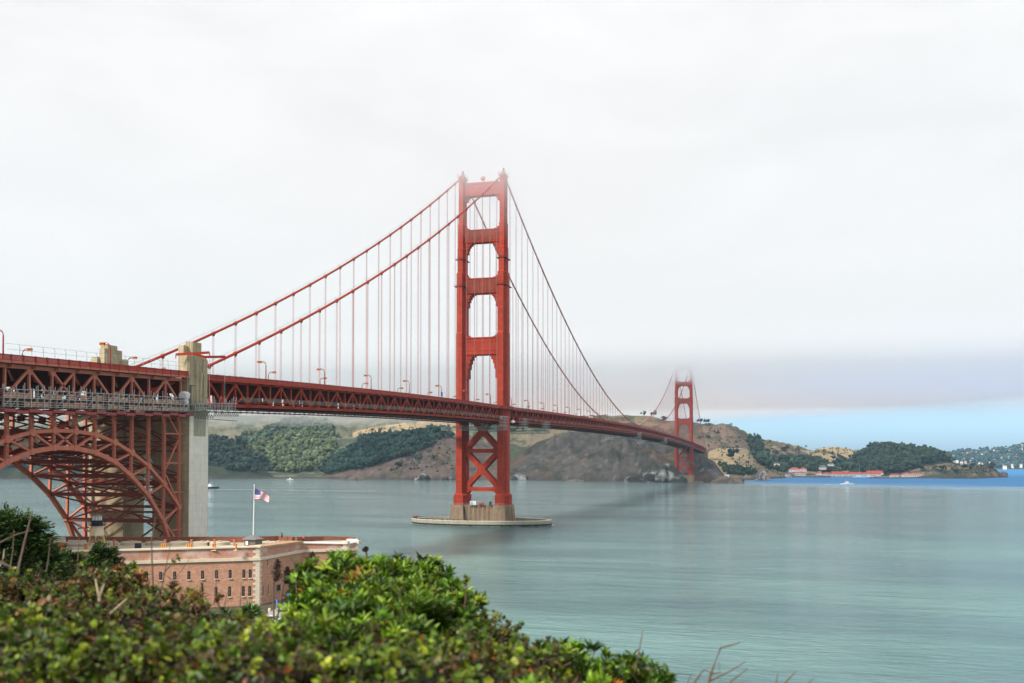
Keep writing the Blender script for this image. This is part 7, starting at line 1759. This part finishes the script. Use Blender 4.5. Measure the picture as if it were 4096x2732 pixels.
twig([(320, 2620, 4.6), (372, 2510, 4.6), (398, 2400, 4.6), (382, 2315, 4.6)], .012, 'pale forked dry stem in the bramble', 'twig_pale', branches=[[(396, 2400, 4.6), (405, 2370, 4.6), (418, 2335, 4.6)]], name='dry_stalk')
twig([(380, 2515, 4.5), (440, 2455, 4.45), (508, 2395, 4.4)], .008, 'pale straight dry stem slanting right from the forked one', 'twig_pale', branches=[[(420, 2470, 4.45), (405, 2510, 4.45), (396, 2545, 4.45)]], name='dry_stalk')
twig([(0, 2248, 5), (30, 2262, 5), (60, 2275, 5)], .008, 'grey stem at the left edge just above the bramble', name='dry_stalk')
# drooping dry plume across the bramble
t = empty('dry_plume', at(405, 2290, 6), 'woolly pale seed plume lying across the top of the bramble', 'plume'); rng = np.random.default_rng(5)
P = np.array([at(335+135*f+rng.normal(0, 2), 2282+14*f+rng.normal(0, 4.5), 6) for f in rng.uniform(0, 1, 1400)]); D = rng.normal(0, 1, P.shape); ln = rng.uniform(.008, .018, len(P))
V, Q, T, C = leaves(P, D, rng.normal(0, 1, P.shape), ln, ln*.3, pick(rng, len(P), [(.42, .34, .22), (.30, .22, .14), (.5, .42, .3)], [1, 1, 1])); np_mesh('plume', V, [Q, T], M['leaf'], parent=t, colors=C)
MB().tube([at(330, 2300, 6), at(400, 2290, 6), at(478, 2298, 6)], .006, 5).build('stem', M['twig_pale'], t)
# dark seed heads on stalks in front of the fort's side wall
def seedhead(u, vtop, vbot, d, wpx, stalk, lb, seed):
    rng = np.random.default_rng(seed); t = empty('dark_seed_plant', at(stalk[-1][0], stalk[-1][1], d), lb, 'seed head', 'dark seed heads on tall stalks')
    n = 1500; f = rng.uniform(0, 1, n); wv = wpx*np.sin(np.clip(f*.9+.1, 0, 1)*math.pi)**.7*.5
    P = np.array([at(u+rng.normal(0, 1)*w_*.75+(ff-.5)*6, vbot+(vtop-vbot)*ff, d+rng.normal(0, .02)) for ff, w_ in zip(f, wv)]); D = rng.normal(0, 1, P.shape); ln = rng.uniform(.006, .014, n)*d/9
    V, Q, T, C = leaves(P, D, rng.normal(0, 1, P.shape), ln, ln*.6, pick(rng, n, [(.035, .014, .012), (.06, .02, .018), (.02, .012, .01)], [1, 1, 1])); np_mesh('seed_plume', V, [Q, T], M['leaf'], parent=t, colors=C)
    MB().tube([at(a, b, d) for a, b in stalk], .0045*d/5, 5).build('stalk', M['twig'], t)
seedhead(1108, 2238, 2325, 9, 26, [(1096, 2480), (1093, 2400), (1094, 2330), (1112, 2245)], 'dark seed head on a straight stalk, left of three before the fort', 1)
seedhead(1148, 2268, 2335, 9, 24, [(1108, 2480), (1122, 2400), (1135, 2330), (1155, 2270)], 'shorter dark seed head on a leaning stalk, middle of three', 2)
seedhead(1245, 2208, 2295, 9, 28, [(1225, 2400), (1232, 2350), (1238, 2300), (1252, 2210)], 'tallest dark seed head, right of three before the fort', 3)
seedhead(1462, 2188, 2205, 7.5, 14, [(1480, 2260), (1466, 2215), (1460, 2188)], 'small dark flower head poking above the bush before the water', 4)
# leafy sprigs standing clear of the bush
def sprig(pts, d, lb, seed, n=16, size=.045, pal=MIX):
    rng = np.random.default_rng(seed); W_ = np.array([at(a, b, d) for a, b in pts]); t = empty('leafy_sprig', W_[0], lb, 'sprig', 'leafy sprigs above the bush')
    MB().tube(W_, [.006-.003*i/(len(W_)-1) for i in range(len(W_))], 5).build('stem', M['twig'], t)
    f = rng.uniform(.25, 1, n)*(len(W_)-1); i0 = np.minimum(f.astype(int), len(W_)-2); P = W_[i0]+(W_[i0+1]-W_[i0])*(f-i0)[:, None]
    D = rng.normal(0, 1, P.shape)+np.array([0, 0, .3]); ln = rng.uniform(.7, 1.2, n)*size
    V, Q, T, C = leaves(P, D, rng.normal(0, .6, P.shape)+np.array([0, 0, 1]), ln, ln*.55, pick(rng, n, pal['pal'][:4], pal['w'][:4])*1.2); np_mesh('leaves', V, [Q, T], M['leaf'], parent=t, smooth=True, colors=C)
sprig([(1850, 2500), (1862, 2400), (1866, 2330), (1872, 2305)], 5.5, 'twiggy sprig with yellow leaves above the right slope of the bush', 1, 26, .035); sprig([(1820, 2480), (1818, 2400), (1806, 2345)], 5.6, 'sprig left of the tall twiggy one', 2, 22, .04); sprig([(1895, 2500), (1905, 2420), (1890, 2375)], 5.4, 'reddish sprig right of the tall twiggy one', 3, 24, .035)
sprig([(2310, 2700), (2306, 2620), (2312, 2565)], 4.8, 'single green sprig standing above the low right part of the bush', 4, 18, .045, GREEN); sprig([(2042, 2580), (2044, 2530), (2043, 2515)], 5, 'little dark sprig on the descending edge', 5, 10, .03)
sprig([(650, 2300), (690, 2250), (715, 2225)], 7.5, 'yellow leaved sprig before the brick wall', 6, 12, .04); sprig([(490, 2300), (530, 2270), (548, 2248)], 7.5, 'yellow sprig right of the cypress', 7, 14, .045); sprig([(330, 2290), (338, 2255), (330, 2220)], 7, 'yellow green sprig before the cypress trunk', 8, 12, .04)
sprig([(800, 2440), (806, 2380), (812, 2340)], 7, 'thin green sprig across the lower windows', 9, 16, .03); sprig([(880, 2440), (874, 2405), (884, 2380)], 6.5, 'brown leaved sprig left of the spiky plants', 10, 16, .04, REDD); sprig([(1190, 2400), (1182, 2300), (1178, 2245)], 6, 'yellow green leafy stem between the dark seed heads', 11, 16, .05, GREEN)
# fern like blurred leaves at the very front
for (u, v, d, lb, s) in ((2120, 2745, 3.0, 'blurred bright green tuft at the bottom edge', 1), (2370, 2730, 3.4, 'blurred pointed green tuft at the bottom edge, right one', 2)):
    rng = np.random.default_rng(s+70); c = at(u, v, d); t = empty('leafy_tuft', c, lb, 'tuft', 'blurred tufts at the bottom edge'); n = 16; D = rng.normal(0, .45, (n, 3))+np.array([0, 0, 1]); ln = rng.uniform(.05, .09, n)
    V, Q, T, C = leaves(np.tile(c-[0, 0, .04], (n, 1)), D, rng.normal(0, 1, (n, 3)), ln, ln*.3, pick(rng, n, [(.22, .36, .02), (.14, .26, .02)], [1, 1])); np_mesh('leaves', V, [Q, T], M['leaf'], parent=t, smooth=True, colors=C)
# ------------------------------------------------------------------ air
def volume(name, m_, dens, colr=(1, 1, 1), aniso=0.0):
    vm = bpy.data.materials.new(name); vm.use_nodes = True; t = vm.node_tree; t.nodes.clear()
    out = N(t, 'ShaderNodeOutputMaterial'); v = N(t, 'ShaderNodeVolumePrincipled'); v.inputs['Color'].default_value = (*colr, 1); v.inputs['Density'].default_value = dens; v.inputs['Anisotropy'].default_value = aniso
    L(t, v.outputs[0], out.inputs['Volume']); vm.cycles.homogeneous_volume = True if hasattr(vm.cycles, 'homogeneous_volume') else None
    return m_.build(name, vm)
HAZE = True; FOG = True
if HAZE:
    tag(volume('haze', MB().box(-8900, 8900, -2400, 9400, -9, 300), .000036, (.56, .80, 1.0)), 'thin pale air over the whole bay', 'haze', kind='stuff')
if FOG:
    for i, (z0, z1, dn_) in enumerate(((180, 204, .0026), (204.5, 246, .0075))):
        m = MB(); m.prism([(-2600, -420), (500, -250), (1100, 1400), (600, 2300), (-200, 3300), (-2600, 3600)], 'z', z0, z1)
        tag(volume('fog_bank', m, dn_, (.945, .941, .957)), ('thin lower fringe of the fog swallowing the tower tops' if i == 0 else 'thick white fog bank hiding the tops of both towers'), 'fog', kind='stuff')
    m = MB(); m.prism([(-900, 800), (700, 900), (900, 1500), (500, 2300), (-900, 2400)], 'z', 184.5, 203.5)
    tag(volume('fog_bank', m, .0055, (.945, .941, .957)), 'dense fog shreds round the top of the distant tower', 'fog', kind='stuff')
    m = MB(); m.prism([(-900, 800), (700, 900), (900, 1500), (500, 2300), (-900, 2400)], 'z', 205, 245)
    tag(volume('fog_bank', m, .007, (.945, .941, .957)), 'thick fog above the distant tower', 'fog', kind='stuff')
    pl = [tuple(at(u, 1800, d)[:2]) for u, d in ((-900, 2450), (1500, 2500), (2050, 2700), (2330, 3000), (2330, 3650), (-900, 3650))]
    m = MB(); m.prism(pl, 'z', 138, 179.5)
    tag(volume('fog_bank', m, .0007, (1, 1, 1)), 'low grey fog lying on the headland crest behind the bridge deck', 'fog', kind='stuff')
